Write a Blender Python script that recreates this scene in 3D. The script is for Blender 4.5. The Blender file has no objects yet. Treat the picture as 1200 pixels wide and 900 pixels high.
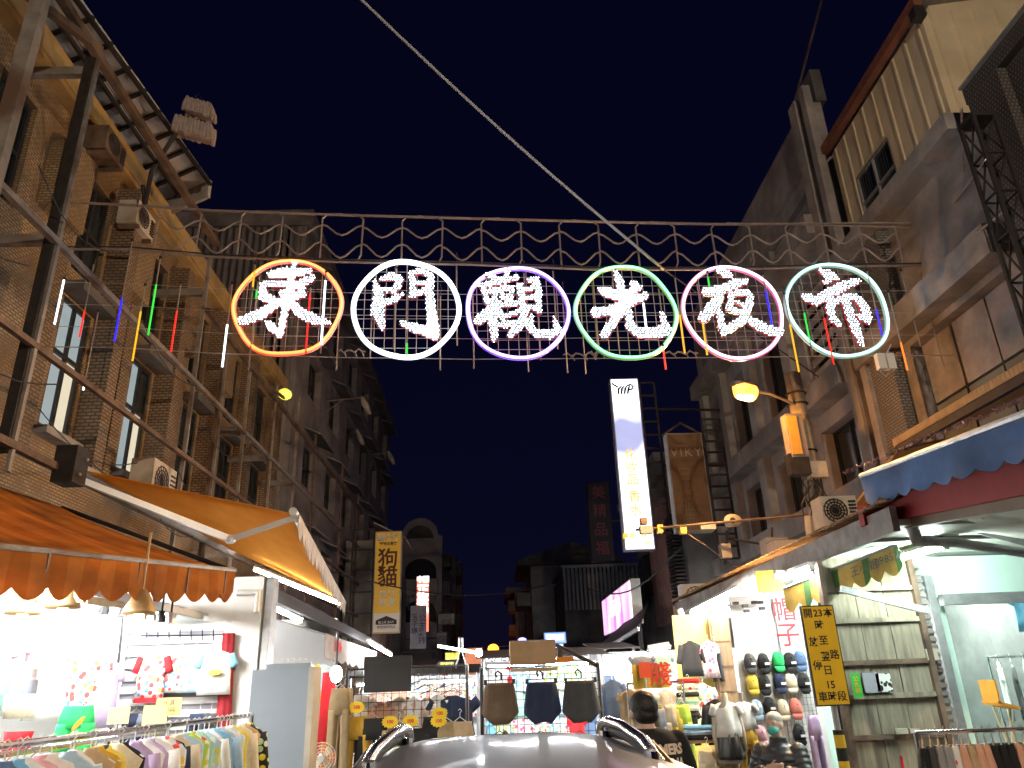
import bpy, bmesh, math, random
from mathutils import Vector, Matrix
random.seed(11)
R = math.radians
scene = bpy.context.scene
col = scene.collection

# ------------------------------------------------------------------ camera
FPX, IW, IH, CAMZ = 880.0, 1200.0, 900.0, 1.75
_z = Vector((-80, 2200, -880)).normalized()
_y = Vector((-20, -355, -880)); _y = (_y - _y.dot(_z) * _z).normalized()
_x = _y.cross(_z)
CM = Matrix((_x, _y, _z))                      # camera space -> world
CAM = Vector((0, 0, CAMZ))
cam = bpy.data.cameras.new('camera'); cam.sensor_width = 36; cam.lens = 36 * FPX / IW
cam.clip_start = 0.05; cam.clip_end = 600
camo = bpy.data.objects.new('camera', cam); col.objects.link(camo)
camo.matrix_world = Matrix.Translation(CAM) @ CM.to_4x4()
scene.camera = camo

# ------------------------------------------------------------------ sky, moonlight, exposure
SUN_EL, SUN_ROT = R(24), R(200)
world = bpy.data.worlds.new('World'); scene.world = world; world.use_nodes = True
nt = world.node_tree; bg = nt.nodes['Background']
sky = nt.nodes.new('ShaderNodeTexSky'); sky.sky_type = 'NISHITA'; sky.sun_disc = False
sky.sun_elevation = SUN_EL; sky.sun_rotation = SUN_ROT
tint = nt.nodes.new('ShaderNodeMix'); tint.data_type = 'RGBA'; tint.blend_type = 'MULTIPLY'
tint.inputs[0].default_value = 1.0; tint.inputs[7].default_value = (0.02, 0.015, 0.035, 1)
airglow = nt.nodes.new('ShaderNodeMix'); airglow.data_type = 'RGBA'; airglow.blend_type = 'ADD'; airglow.inputs[0].default_value = 1.0
airglow.inputs[7].default_value = (0.06, 0.055, 0.40, 1)
nt.links.new(sky.outputs[0], tint.inputs[6]); nt.links.new(tint.outputs[2], airglow.inputs[6]); nt.links.new(airglow.outputs[2], bg.inputs[0])
bg.inputs[1].default_value = 0.014
sun = bpy.data.lights.new('moon', 'SUN'); sun.energy = 0.012; sun.angle = R(0.5); sun.color = (0.75, 0.82, 1)
suno = bpy.data.objects.new('moon', sun); col.objects.link(suno)
suno.rotation_euler = (R(66), 0, R(-20))
vs = scene.view_settings
vs.view_transform = 'Standard'; vs.look = 'None'; vs.gamma = 1; vs.exposure = 0.5; vs.use_curve_mapping = False
scene.render.engine = 'CYCLES'
cy = scene.cycles
cy.use_denoising = True; cy.max_bounces = 6; cy.diffuse_bounces = 3; cy.glossy_bounces = 3
cy.transmission_bounces = 4; cy.transparent_max_bounces = 6; cy.sample_clamp_indirect = 4.0
cy.caustics_reflective = False; cy.caustics_refractive = False
try: cy.use_light_tree = True
except Exception: pass

# ------------------------------------------------------------------ measuring helper: sight line meets a plane of the street
def sight(px, py):
    return CM @ Vector(((px - IW / 2) / FPX, -(py - IH / 2) / FPX, -1))
def P(px, py, ax, v):
    d = sight(px, py); i = 'XYZ'.index(ax)
    return CAM + d * ((v - CAM[i]) / d[i])
def PB(px, py, off=0.0):                        # plane of the light banner: y = 8.9 + 0.045 x
    d = sight(px, py)
    return CAM + d * ((8.9 + off) / (d.y - 0.045 * d.x))

# ------------------------------------------------------------------ materials
MATS = {}
def nodes_of(m):
    m.use_nodes = True
    return m.node_tree.nodes, m.node_tree.links, m.node_tree.nodes['Principled BSDF']
def mat(name, c, rough=0.7, metal=0.0, var=0.25, scale=6.0, bump=0.0, dirt=None, stretch=None, spec=None, trans=0, coat=0, detail=4):
    if name in MATS: return MATS[name]
    m = bpy.data.materials.new(name); n, l, b = nodes_of(m)
    b.inputs['Roughness'].default_value = rough; b.inputs['Metallic'].default_value = metal
    if spec is not None: b.inputs['Specular IOR Level'].default_value = spec
    if trans: b.inputs['Transmission Weight'].default_value = trans
    if coat: b.inputs['Coat Weight'].default_value = coat; b.inputs['Coat Roughness'].default_value = 0.05
    if var or bump or dirt:
        tc = n.new('ShaderNodeTexCoord'); mp = n.new('ShaderNodeMapping')
        if stretch: mp.inputs['Scale'].default_value = stretch
        l.new(tc.outputs['Object'], mp.inputs[0])
        no = n.new('ShaderNodeTexNoise'); no.inputs['Scale'].default_value = scale; no.inputs['Detail'].default_value = detail
        no.inputs['Roughness'].default_value = 0.65
        l.new(mp.outputs[0], no.inputs['Vector'])
        cr = n.new('ShaderNodeValToRGB'); e = cr.color_ramp.elements
        lo = [max(0, v * (1 - var)) for v in c]; hi = [min(1, v * (1 + var)) for v in c]
        e[0].position, e[1].position = 0.3, 0.7
        e[0].color = (*lo, 1); e[1].color = (*hi, 1)
        l.new(no.outputs[0], cr.inputs[0]); out = cr.outputs[0]
        if dirt:
            n2 = n.new('ShaderNodeTexNoise'); n2.inputs['Scale'].default_value = scale * 0.35; n2.inputs['Detail'].default_value = 6
            l.new(mp.outputs[0], n2.inputs['Vector'])
            r2 = n.new('ShaderNodeValToRGB'); r2.color_ramp.elements[0].position = 0.5; r2.color_ramp.elements[1].position = 0.68
            l.new(n2.outputs[0], r2.inputs[0])
            mx = n.new('ShaderNodeMix'); mx.data_type = 'RGBA'; mx.inputs[7].default_value = (*dirt, 1)
            l.new(r2.outputs[0], mx.inputs[0]); l.new(out, mx.inputs[6]); out = mx.outputs[2]
        l.new(out, b.inputs['Base Color'])
        if bump:
            bp = n.new('ShaderNodeBump'); bp.inputs['Strength'].default_value = bump; bp.inputs['Distance'].default_value = 0.02
            l.new(no.outputs[0], bp.inputs['Height']); l.new(bp.outputs[0], b.inputs['Normal'])
    else:
        b.inputs['Base Color'].default_value = (*c, 1)
    m.diffuse_color = (*c, 1)
    MATS[name] = m
    return m
def glow(name, c, s, base=(0.6, 0.6, 0.6)):
    if name in MATS: return MATS[name]
    m = bpy.data.materials.new(name); n, l, b = nodes_of(m)
    b.inputs['Base Color'].default_value = (*base, 1)
    b.inputs['Emission Color'].default_value = (*c, 1); b.inputs['Emission Strength'].default_value = s
    MATS[name] = m
    return m
def panel_glow(name, c1, c2, s1, s2, scale=1.2, stretch=(1, 1, 1)):
    """translucent light box face lit from inside by tubes: bright and less bright areas"""
    m = bpy.data.materials.new(name); n, l, b = nodes_of(m)
    tc = n.new('ShaderNodeTexCoord'); mp = n.new('ShaderNodeMapping'); mp.inputs['Scale'].default_value = stretch
    no = n.new('ShaderNodeTexNoise'); no.inputs['Scale'].default_value = scale; no.inputs['Detail'].default_value = 1
    l.new(tc.outputs['Object'], mp.inputs[0]); l.new(mp.outputs[0], no.inputs['Vector'])
    cr = n.new('ShaderNodeValToRGB'); e = cr.color_ramp.elements
    e[0].position, e[1].position = 0.38, 0.6
    e[0].color = (*[v * s1 for v in c1], 1); e[1].color = (*[v * s2 for v in c2], 1)
    l.new(no.outputs[0], cr.inputs[0]); l.new(cr.outputs[0], b.inputs['Emission Color'])
    b.inputs['Emission Strength'].default_value = 1; b.inputs['Base Color'].default_value = (0.5, 0.5, 0.5, 1)
    MATS[name] = m
    return m
def tile_mat(name, c1, c2, mortar, bw=0.12, bh=0.05, ms=0.012, var=0.35, rough=0.55, dirt=(0.05, 0.04, 0.03), dirt_amt=0.62):
    """small facing tiles laid in courses on walls that run along x or y"""
    m = bpy.data.materials.new(name); n, l, b = nodes_of(m)
    g = n.new('ShaderNodeNewGeometry'); s = n.new('ShaderNodeSeparateXYZ'); l.new(g.outputs['Position'], s.inputs[0])
    ad = n.new('ShaderNodeMath'); ad.operation = 'ADD'; l.new(s.outputs[0], ad.inputs[0]); l.new(s.outputs[1], ad.inputs[1])
    cb = n.new('ShaderNodeCombineXYZ'); l.new(ad.outputs[0], cb.inputs[0]); l.new(s.outputs[2], cb.inputs[1])
    br = n.new('ShaderNodeTexBrick'); br.inputs['Scale'].default_value = 1
    br.inputs['Brick Width'].default_value = bw; br.inputs['Row Height'].default_value = bh; br.inputs['Mortar Size'].default_value = ms
    br.inputs['Color1'].default_value = (*c1, 1); br.inputs['Color2'].default_value = (*c2, 1); br.inputs['Mortar'].default_value = (*mortar, 1)
    br.inputs['Mortar Smooth'].default_value = 0.2
    l.new(cb.outputs[0], br.inputs['Vector'])
    no = n.new('ShaderNodeTexNoise'); no.inputs['Scale'].default_value = 1.1; no.inputs['Detail'].default_value = 7; no.inputs['Roughness'].default_value = 0.7
    l.new(g.outputs['Position'], no.inputs['Vector'])
    r2 = n.new('ShaderNodeValToRGB'); r2.color_ramp.elements[0].position = dirt_amt - 0.15; r2.color_ramp.elements[1].position = dirt_amt + 0.1
    l.new(no.outputs[0], r2.inputs[0])
    mx = n.new('ShaderNodeMix'); mx.data_type = 'RGBA'; mx.inputs[7].default_value = (*dirt, 1)
    l.new(r2.outputs[0], mx.inputs[0]); l.new(br.outputs[0], mx.inputs[6]); l.new(mx.outputs[2], b.inputs['Base Color'])
    bp = n.new('ShaderNodeBump'); bp.inputs['Strength'].default_value = 0.6; bp.inputs['Distance'].default_value = 0.01; bp.invert = True
    l.new(br.outputs['Fac'], bp.inputs['Height']); l.new(bp.outputs[0], b.inputs['Normal'])
    b.inputs['Roughness'].default_value = rough
    MATS[name] = m
    return m
def stripe_mat(name, cols, period, axis=0, rough=0.8, wob=0.0):
    """printed stripes across a cloth"""
    m = bpy.data.materials.new(name); n, l, b = nodes_of(m)
    tc = n.new('ShaderNodeTexCoord'); s = n.new('ShaderNodeSeparateXYZ'); l.new(tc.outputs['Object'], s.inputs[0])
    d = n.new('ShaderNodeMath'); d.operation = 'DIVIDE'; l.new(s.outputs[axis], d.inputs[0]); d.inputs[1].default_value = period
    f = n.new('ShaderNodeMath'); f.operation = 'FRACT'; l.new(d.outputs[0], f.inputs[0])
    cr = n.new('ShaderNodeValToRGB'); cr.color_ramp.interpolation = 'CONSTANT'
    e = cr.color_ramp.elements
    while len(e) < len(cols): e.new(0.5)
    p = 0
    for i, (c, w) in enumerate(cols):
        e[i].position = p; e[i].color = (*c, 1); p += w
    l.new(f.outputs[0], cr.inputs[0])
    no = n.new('ShaderNodeTexNoise'); no.inputs['Scale'].default_value = 5; no.inputs['Detail'].default_value = 5
    l.new(tc.outputs['Object'], no.inputs['Vector'])
    mx = n.new('ShaderNodeMix'); mx.data_type = 'RGBA'; mx.blend_type = 'MULTIPLY'; mx.inputs[0].default_value = 0.7
    r2 = n.new('ShaderNodeValToRGB'); r2.color_ramp.elements[0].color = (0.35, 0.33, 0.3, 1); r2.color_ramp.elements[0].position = 0.3; r2.color_ramp.elements[1].position = 0.65
    l.new(no.outputs[0], r2.inputs[0]); l.new(cr.outputs[0], mx.inputs[6]); l.new(r2.outputs[0], mx.inputs[7])
    l.new(mx.outputs[2], b.inputs['Base Color']); b.inputs['Roughness'].default_value = rough
    MATS[name] = m
    return m
def print_mat(name, base, cols, scale=14, amount=0.5):
    """cloth with a printed blotch pattern"""
    m = bpy.data.materials.new(name); n, l, b = nodes_of(m)
    tc = n.new('ShaderNodeTexCoord'); v = n.new('ShaderNodeTexVoronoi'); v.inputs['Scale'].default_value = scale
    l.new(tc.outputs['Object'], v.inputs['Vector'])
    s = n.new('ShaderNodeSeparateColor'); l.new(v.outputs['Color'], s.inputs[0])
    cr = n.new('ShaderNodeValToRGB'); cr.color_ramp.interpolation = 'CONSTANT'; e = cr.color_ramp.elements
    while len(e) < len(cols): e.new(0.5)
    for i, c in enumerate(cols): e[i].position = i / len(cols); e[i].color = (*c, 1)
    l.new(s.outputs[0], cr.inputs[0])
    th = n.new('ShaderNodeMath'); th.operation = 'LESS_THAN'; th.inputs[1].default_value = amount; l.new(v.outputs['Distance'], th.inputs[0])
    mx = n.new('ShaderNodeMix'); mx.data_type = 'RGBA'; mx.inputs[6].default_value = (*base, 1)
    l.new(th.outputs[0], mx.inputs[0]); l.new(cr.outputs[0], mx.inputs[7]); l.new(mx.outputs[2], b.inputs['Base Color'])
    b.inputs['Roughness'].default_value = 0.9
    MATS[name] = m
    return m

# ------------------------------------------------------------------ mesh builder
def perp(d):
    d = d.normalized(); a = Vector((0, 0, 1)) if abs(d.z) < 0.9 else Vector((0, 1, 0))
    u = d.cross(a).normalized(); return u, u.cross(d)
class MB:
    def __init__(s): s.v = []; s.f = []; s.sm = False
    def add(s, vs, fs):
        o = len(s.v); s.v += [Vector(p) for p in vs]; s.f += [tuple(i + o for i in f) for f in fs]; return s
    def box(s, a, b):
        x0, x1 = sorted((a[0], b[0])); y0, y1 = sorted((a[1], b[1])); z0, z1 = sorted((a[2], b[2]))
        return s.add([(x0, y0, z0), (x1, y0, z0), (x1, y1, z0), (x0, y1, z0), (x0, y0, z1), (x1, y0, z1), (x1, y1, z1), (x0, y1, z1)],
                     [(0, 3, 2, 1), (4, 5, 6, 7), (0, 1, 5, 4), (1, 2, 6, 5), (2, 3, 7, 6), (3, 0, 4, 7)])
    def obox(s, c, u, v, w, su, sv, sw):
        """oriented box, half sizes su sv sw along u v w"""
        c, u, v, w = Vector(c), Vector(u), Vector(v), Vector(w)
        p = [c + u * (i * su) + v * (j * sv) + w * (k * sw) for k in (-1, 1) for j in (-1, 1) for i in (-1, 1)]
        return s.add(p, [(0, 2, 3, 1), (4, 5, 7, 6), (0, 1, 5, 4), (1, 3, 7, 5), (3, 2, 6, 7), (2, 0, 4, 6)])
    def beam(s, a, b, w=0.05, h=None, up=(0, 0, 1)):
        a, b = Vector(a), Vector(b); d = b - a; L = d.length
        if L < 1e-6: return s
        d /= L; up = Vector(up)
        if abs(d.dot(up)) > 0.98: up = Vector((0, 1, 0))
        u = d.cross(up).normalized(); v = u.cross(d)
        return s.obox((a + b) / 2, u, v, d, w / 2, (h or w) / 2, L / 2)
    def tube(s, pts, r, n=6, closed=False, cap=True):
        pts = [Vector(p) for p in pts]; N = len(pts); rings = []; u = None
        for i, p in enumerate(pts):
            if closed: d = pts[(i + 1) % N] - pts[i - 1]
            else: d = pts[min(i + 1, N - 1)] - pts[max(i - 1, 0)]
            d.normalize()
            if u is None: u = perp(d)[0]
            u = (u - d * u.dot(d))
            if u.length < 1e-5: u = perp(d)[0]
            u.normalize(); w = d.cross(u)
            rr = r[i] if isinstance(r, (list, tuple)) else r
            rings.append([p + (u * math.cos(2 * math.pi * k / n) + w * math.sin(2 * math.pi * k / n)) * rr for k in range(n)])
        vs = [q for g in rings for q in g]; fs = []
        for i in range(N if closed else N - 1):
            j = (i + 1) % N
            for k in range(n):
                k2 = (k + 1) % n; fs.append((i * n + k, i * n + k2, j * n + k2, j * n + k))
        if cap and not closed: fs += [tuple(range(n))[::-1], tuple((N - 1) * n + k for k in range(n))]
        return s.add(vs, fs)
    def loft(s, rings, n=14, fold=0.0, nf=5, ph=0.0, cap=True, sq=1.0):
        """rings: (centre, u, w, a, b): ellipse half sizes a along u, b along w, wavy by fold"""
        vs = []; fs = []
        for ri, (c, u, w, a, b) in enumerate(rings):
            c, u, w = Vector(c), Vector(u), Vector(w)
            for k in range(n):
                t = 2 * math.pi * k / n; q = 1 + fold * math.sin(nf * t + ph + ri * 0.35)
                ct, st = math.cos(t), math.sin(t)
                ct = math.copysign(abs(ct) ** sq, ct); st = math.copysign(abs(st) ** sq, st)
                vs.append(c + u * (a * ct * (1 + 0.15 * (q - 1))) + w * (b * st * q))
        for i in range(len(rings) - 1):
            for k in range(n):
                k2 = (k + 1) % n; fs.append((i * n + k, i * n + k2, (i + 1) * n + k2, (i + 1) * n + k))
        if cap:
            fs.append(tuple(range(n))[::-1]); L = (len(rings) - 1) * n; fs.append(tuple(L + k for k in range(n)))
        return s.add(vs, fs)
    def prism(s, poly, o, u, v, depth, w=None):
        """polygon (list of 2D) in frame o,u,v, extruded by depth along u x v"""
        o, u, v = Vector(o), Vector(u), Vector(v); w = Vector(w) if w else u.cross(v)
        n = len(poly); a = [o + u * p[0] + v * p[1] for p in poly]
        return s.add(a + [p + w * depth for p in a], [tuple(range(n))[::-1], tuple(range(n, 2 * n))] + [(i, (i + 1) % n, (i + 1) % n + n, i + n) for i in range(n)])
    def sheet(s, a, b, c, d, th=0.01, nu=1, nv=1, fn=None):
        """cloth sheet between four corners (a-b near edge, d-c far edge); fn(u,v)->offset along normal"""
        a, b, c, d = map(Vector, (a, b, c, d)); nrm = (b - a).cross(d - a).normalized(); vs = []
        for k in (0, 1):
            for j in range(nv + 1):
                for i in range(nu + 1):
                    u, v = i / nu, j / nv
                    p = a.lerp(b, u).lerp(d.lerp(c, u), v) + nrm * ((fn(u, v) if fn else 0) - k * th)
                    vs.append(p)
        m = (nu + 1) * (nv + 1); fs = []
        for j in range(nv):
            for i in range(nu):
                q = j * (nu + 1) + i; f = (q, q + 1, q + nu + 2, q + nu + 1)
                fs.append(f); fs.append(tuple(x + m for x in f[::-1]))
        for i in range(nu):
            fs.append((i + 1, i, i + m, i + 1 + m)); q = nv * (nu + 1) + i; fs.append((q, q + 1, q + 1 + m, q + m))
        for j in range(nv):
            q = j * (nu + 1); fs.append((q, q + nu + 1, q + nu + 1 + m, q + m)); q += nu; fs.append((q + nu + 1, q, q + m, q + nu + 1 + m))
        return s.add(vs, fs)
    def ball(s, c, rx, ry=None, rz=None, n=10, m=6):
        c = Vector(c); ry = ry or rx; rz = rz or rx; vs = []; fs = []
        for j in range(m + 1):
            a = math.pi * j / m
            for i in range(n):
                t = 2 * math.pi * i / n; vs.append(c + Vector((rx * math.sin(a) * math.cos(t), ry * math.sin(a) * math.sin(t), rz * math.cos(a))))
        for j in range(m):
            for i in range(n):
                k = (i + 1) % n; fs.append((j * n + i, (j + 1) * n + i, (j + 1) * n + k, j * n + k))
        return s.add(vs, fs)
    def build(s, name, m, parent=None, smooth=None, local=False):
        me = bpy.data.meshes.new(name)
        if parent is not None:
            r = parent
            while r.parent: r = r.parent
            off = Vector((0, 0, 0)) if local else r.location.copy()
        elif local: off = Vector((0, 0, 0))
        else:
            xs = [p.x for p in s.v]; ys = [p.y for p in s.v]; zs = [p.z for p in s.v]
            off = Vector(((min(xs) + max(xs)) / 2, (min(ys) + max(ys)) / 2, min(zs)))
        me.from_pydata([p - off for p in s.v], [], s.f)
        me.materials.append(MATS[m] if isinstance(m, str) else m)
        if smooth: me.polygons.foreach_set('use_smooth', [True] * len(me.polygons))
        o = bpy.data.objects.new(name, me); col.objects.link(o)
        if parent is not None: o.parent = parent
        else: o.location = off
        bm = bmesh.new(); bm.from_mesh(me); bmesh.ops.recalc_face_normals(bm, faces=bm.faces); bm.to_mesh(me); bm.free()
        return o
def tag(o, label=None, cat=None, group=None, kind=None):
    if label: o['label'] = label
    if cat: o['category'] = cat
    if group: o['group'] = group
    if kind: o['kind'] = kind
    return o
def thing(name, label, cat, loc=(0, 0, 0), group=None):
    o = bpy.data.objects.new(name, None); col.objects.link(o); o.location = loc; o.empty_display_size = 0.1
    return tag(o, label, cat, group)
def struct(o): o['kind'] = 'structure'; return o
def dup(root, loc, label=None, group=None, rotz=None):
    r = root.copy(); col.objects.link(r); r.location = loc
    if label: r['label'] = label
    if group: r['group'] = group
    if rotz is not None: r.rotation_euler[2] = rotz
    for ch in list(root.children):
        c = ch.copy(); col.objects.link(c); c.parent = r
        for g in list(ch.children):
            d = g.copy(); col.objects.link(d); d.parent = c
    return r
def text(body, size, c, u, v, m, parent, name='lettering', ext=0.004, bold=0.0, sx=1.0, space=1.0, line=1.0, res=2):
    cu = bpy.data.curves.new('t', 'FONT'); cu.body = body; cu.size = size; cu.extrude = ext; cu.offset = bold
    cu.align_x = 'CENTER'; cu.align_y = 'CENTER'; cu.resolution_u = res; cu.space_character = space; cu.space_line = line
    o = bpy.data.objects.new('t', cu); col.objects.link(o)
    bpy.context.view_layer.update()
    me = bpy.data.meshes.new_from_object(o.evaluated_get(bpy.context.evaluated_depsgraph_get()))
    bpy.data.objects.remove(o); bpy.data.curves.remove(cu)
    c, u, v = Vector(c), Vector(u).normalized(), Vector(v).normalized(); w = u.cross(v)
    r = parent
    while r.parent: r = r.parent
    off = r.location
    for q in me.vertices:
        p = q.co; q.co = c + u * (p.x * sx) + v * p.y + w * p.z - off
    me.materials.clear(); me.materials.append(MATS[m] if isinstance(m, str) else m)
    me.name = name
    o = bpy.data.objects.new(name, me); col.objects.link(o); o.parent = parent
    return o
UX, UY, UZ = Vector((1, 0, 0)), Vector((0, 1, 0)), Vector((0, 0, 1))

# ------------------------------------------------------------------ shared materials
def cloth_through(name, c, c2, through=0.5, period=None):
    """awning canvas: lit side shows through on the other side"""
    m = bpy.data.materials.new(name); n, l, b = nodes_of(m)
    tc = n.new('ShaderNodeTexCoord'); no = n.new('ShaderNodeTexNoise'); no.inputs['Scale'].default_value = 2.5; no.inputs['Detail'].default_value = 7
    mp = n.new('ShaderNodeMapping'); mp.inputs['Scale'].default_value = (1.5, 0.6, 1.5); l.new(tc.outputs['Object'], mp.inputs[0]); l.new(mp.outputs[0], no.inputs['Vector'])
    cr = n.new('ShaderNodeValToRGB'); e = cr.color_ramp.elements; e[0].position, e[1].position = 0.3, 0.68; e[0].color = (*c, 1); e[1].color = (*c2, 1); l.new(no.outputs[0], cr.inputs[0]); out = cr.outputs[0]
    if period:
        s = n.new('ShaderNodeSeparateXYZ'); l.new(tc.outputs['Object'], s.inputs[0]); d = n.new('ShaderNodeMath'); d.operation = 'DIVIDE'; l.new(s.outputs[1], d.inputs[0]); d.inputs[1].default_value = period
        f = n.new('ShaderNodeMath'); f.operation = 'FRACT'; l.new(d.outputs[0], f.inputs[0]); g = n.new('ShaderNodeMath'); g.operation = 'GREATER_THAN'; g.inputs[1].default_value = 0.5; l.new(f.outputs[0], g.inputs[0])
        mx = n.new('ShaderNodeMix'); mx.data_type = 'RGBA'; mx.blend_type = 'MULTIPLY'; mx.inputs[7].default_value = (0.86, 0.78, 0.7, 1); l.new(g.outputs[0], mx.inputs[0]); l.new(out, mx.inputs[6]); out = mx.outputs[2]
    df = n.new('ShaderNodeBsdfDiffuse'); tr = n.new('ShaderNodeBsdfTranslucent'); ms = n.new('ShaderNodeMixShader'); ms.inputs[0].default_value = through
    l.new(out, df.inputs[0]); l.new(out, tr.inputs[0]); l.new(df.outputs[0], ms.inputs[1]); l.new(tr.outputs[0], ms.inputs[2]); l.new(ms.outputs[0], n['Material Output'].inputs['Surface'])
    n.remove(b); MATS[name] = m
    return m
mat('steel_rust', (0.13, 0.085, 0.06), 0.65, 0.3, 0.5, 5, 0.2, dirt=(0.22, 0.15, 0.11))
mat('steel_dark', (0.035, 0.03, 0.03), 0.6, 0.4, 0.4, 6)
mat('steel_pale', (0.30, 0.27, 0.25), 0.5, 0.4, 0.3, 5, dirt=(0.16, 0.1, 0.07))
mat('galv', (0.42, 0.43, 0.44), 0.4, 0.6, 0.2, 7)
mat('chrome', (0.7, 0.7, 0.72), 0.18, 1.0, 0.05, 3)
mat('white_paint', (0.78, 0.78, 0.76), 0.5, 0, 0.06, 4)
mat('white_metal', (0.75, 0.75, 0.74), 0.35, 0.1, 0.06, 4)
mat('concrete', (0.27, 0.25, 0.245), 0.9, 0, 0.35, 2.2, 0.3, dirt=(0.15, 0.14, 0.135))
mat('steel_black', (0.012, 0.011, 0.012), 0.7, 0.2, 0.3, 6)
mat('concrete_mid', (0.23, 0.21, 0.215), 0.9, 0, 0.35, 1.8, 0.25, dirt=(0.12, 0.11, 0.11))
mat('concrete_pale', (0.36, 0.34, 0.32), 0.9, 0, 0.3, 1.6, 0.25, dirt=(0.17, 0.15, 0.14))
mat('concrete_dark', (0.12, 0.11, 0.11), 0.9, 0, 0.35, 1.8, 0.25, dirt=(0.06, 0.055, 0.05))
mat('plaster_cream', (0.45, 0.40, 0.33), 0.85, 0, 0.2, 2, 0.1, dirt=(0.22, 0.18, 0.14))
mat('ochre', (0.42, 0.275, 0.11), 0.85, 0, 0.3, 2.2, 0.1, dirt=(0.25, 0.165, 0.08), detail=7)
mat('glass_dark', (0.02, 0.025, 0.03), 0.12, 0, 0.1, 2, spec=0.6)
mat('frame_dark', (0.03, 0.03, 0.033), 0.45, 0.3, 0.2, 5)
mat('asphalt', (0.05, 0.05, 0.052), 0.85, 0, 0.35, 9, 0.3)
mat('pavers', (0.2, 0.19, 0.18), 0.85, 0, 0.3, 4, 0.2)
mat('black_plastic', (0.02, 0.02, 0.022), 0.5, 0, 0.2, 5)
mat('cable', (0.03, 0.03, 0.032), 0.6, 0, 0.1, 5)
mat('cable_pale', (0.42, 0.43, 0.47), 0.5, 0, 0.1, 5)
mat('ac_beige', (0.55, 0.50, 0.42), 0.55, 0, 0.15, 4, dirt=(0.32, 0.27, 0.2))
mat('wood_box', (0.42, 0.27, 0.15), 0.85, 0, 0.12, 6)
mat('skin', (0.55, 0.36, 0.27), 0.55, 0, 0.08, 20)
mat('hair', (0.012, 0.01, 0.009), 0.5, 0, 0.4, 60, 0.4)
tile_mat('tile_ochre', (0.45, 0.315, 0.17), (0.32, 0.215, 0.115), (0.12, 0.085, 0.06), 0.10, 0.042, 0.009, dirt=(0.15, 0.10, 0.06), dirt_amt=0.56)
tile_mat('tile_brown', (0.33, 0.235, 0.15), (0.25, 0.175, 0.11), (0.10, 0.07, 0.05), 0.12, 0.052, 0.013, dirt=(0.09, 0.06, 0.04))
tile_mat('tile_grey', (0.27, 0.25, 0.235), (0.2, 0.185, 0.175), (0.08, 0.075, 0.07), 0.09, 0.045, 0.012, dirt=(0.1, 0.09, 0.08))
tile_mat('mesh_tile', (0.15, 0.14, 0.13), (0.10, 0.095, 0.09), (0.035, 0.03, 0.03), 0.05, 0.05, 0.014, dirt=(0.05, 0.045, 0.04))
# ================================================================== ground
struct(MB().box((-150, -60, -0.3), (150, 260, 0.0)).build('ground', 'asphalt'))
struct(MB().box((-5.8, -20, 0.004), (-3.0, 42, 0.13)).build('pavement_left', 'pavers'))
struct(MB().box((4.0, -20, 0.004), (6.2, 60, 0.13)).build('pavement_right', 'pavers'))

glow('pane_lit', (0.62, 0.80, 0.85), 0.30, (0.1, 0.1, 0.1))
glow('pane_lit_warm', (0.95, 0.85, 0.62), 0.55, (0.1, 0.1, 0.1))

def window(parent, sx, X, y0, y1, z0, z1, cols=2, rows=1, panes=None, fw=0.06, fm='frame_dark', depth=0.08, split=None):
    """window in a wall of the plane x = X that looks towards sx; frame is the part, panes its sub-parts"""
    m = MB(); a, b = X, X + sx * depth
    ys = [y0 + (y1 - y0) * i / cols for i in range(cols + 1)]
    zs = [z0] + (split or [z0 + (z1 - z0) * i / rows for i in range(1, rows)]) + [z1]
    for y in ys: m.box((a, y - fw / 2, z0 - fw / 2), (b, y + fw / 2, z1 + fw / 2))
    for z in zs:
        for i in range(cols): m.box((a, ys[i] + fw / 2, z - fw / 2), (b, ys[i + 1] - fw / 2, z + fw / 2))
    w = m.build('window', fm, parent)
    k = 0
    for j in range(len(zs) - 1):
        for i in range(cols):
            pm = panes[k % len(panes)] if panes else 'glass_dark'
            MB().box((X + sx * 0.02, ys[i] + fw / 2, zs[j] + fw / 2), (X + sx * 0.04, ys[i + 1] - fw / 2, zs[j + 1] - fw / 2)).build('pane', pm, w)
            k += 1
    return w
def wall_with_holes(X0, X1, y0, y1, z0, z1, holes):
    """solid wall between two x planes with rectangular openings (y0,y1,z0,z1)"""
    m = MB(); ys = sorted({y0, y1} | {h[0] for h in holes} | {h[1] for h in holes}); zs = sorted({z0, z1} | {h[2] for h in holes} | {h[3] for h in holes})
    for i in range(len(ys) - 1):
        run = None
        for j in range(len(zs) - 1):
            cy_, cz_ = (ys[i] + ys[i + 1]) / 2, (zs[j] + zs[j + 1]) / 2
            hole = any(h[0] < cy_ < h[1] and h[2] < cz_ < h[3] for h in holes)
            if hole:
                if run is not None: m.box((X0, ys[i], run), (X1, ys[i + 1], zs[j])); run = None
            elif run is None: run = zs[j]
        if run is not None: m.box((X0, ys[i], run), (X1, ys[i + 1], zs[-1]))
    return m

# ================================================================== left: tiled three storey building
LB = thing('tiled_building', 'ochre mosaic tiled building with brick fins and dark window recesses behind rusty frame', 'building', (-6.5, 12, 0))
wins = [9.3, 11.42, 13.55, 15.65, 17.8]
holes = []
for y in wins: holes += [(y - 0.02, y + 0.72, 5.05, 6.95)]
for y in [7.2] + wins: holes += [(y - 0.02, y + 0.72, 7.4, 8.95)]
wall_with_holes(-6.3, -5.8, 3.0, 19.6, 3.3, 9.5, holes).build('wall', 'tile_ochre', LB)
MB().box((-9.0, 3.0, 0.0), (-6.9, 19.6, 9.4)).build('core', 'concrete_dark', LB)
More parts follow.
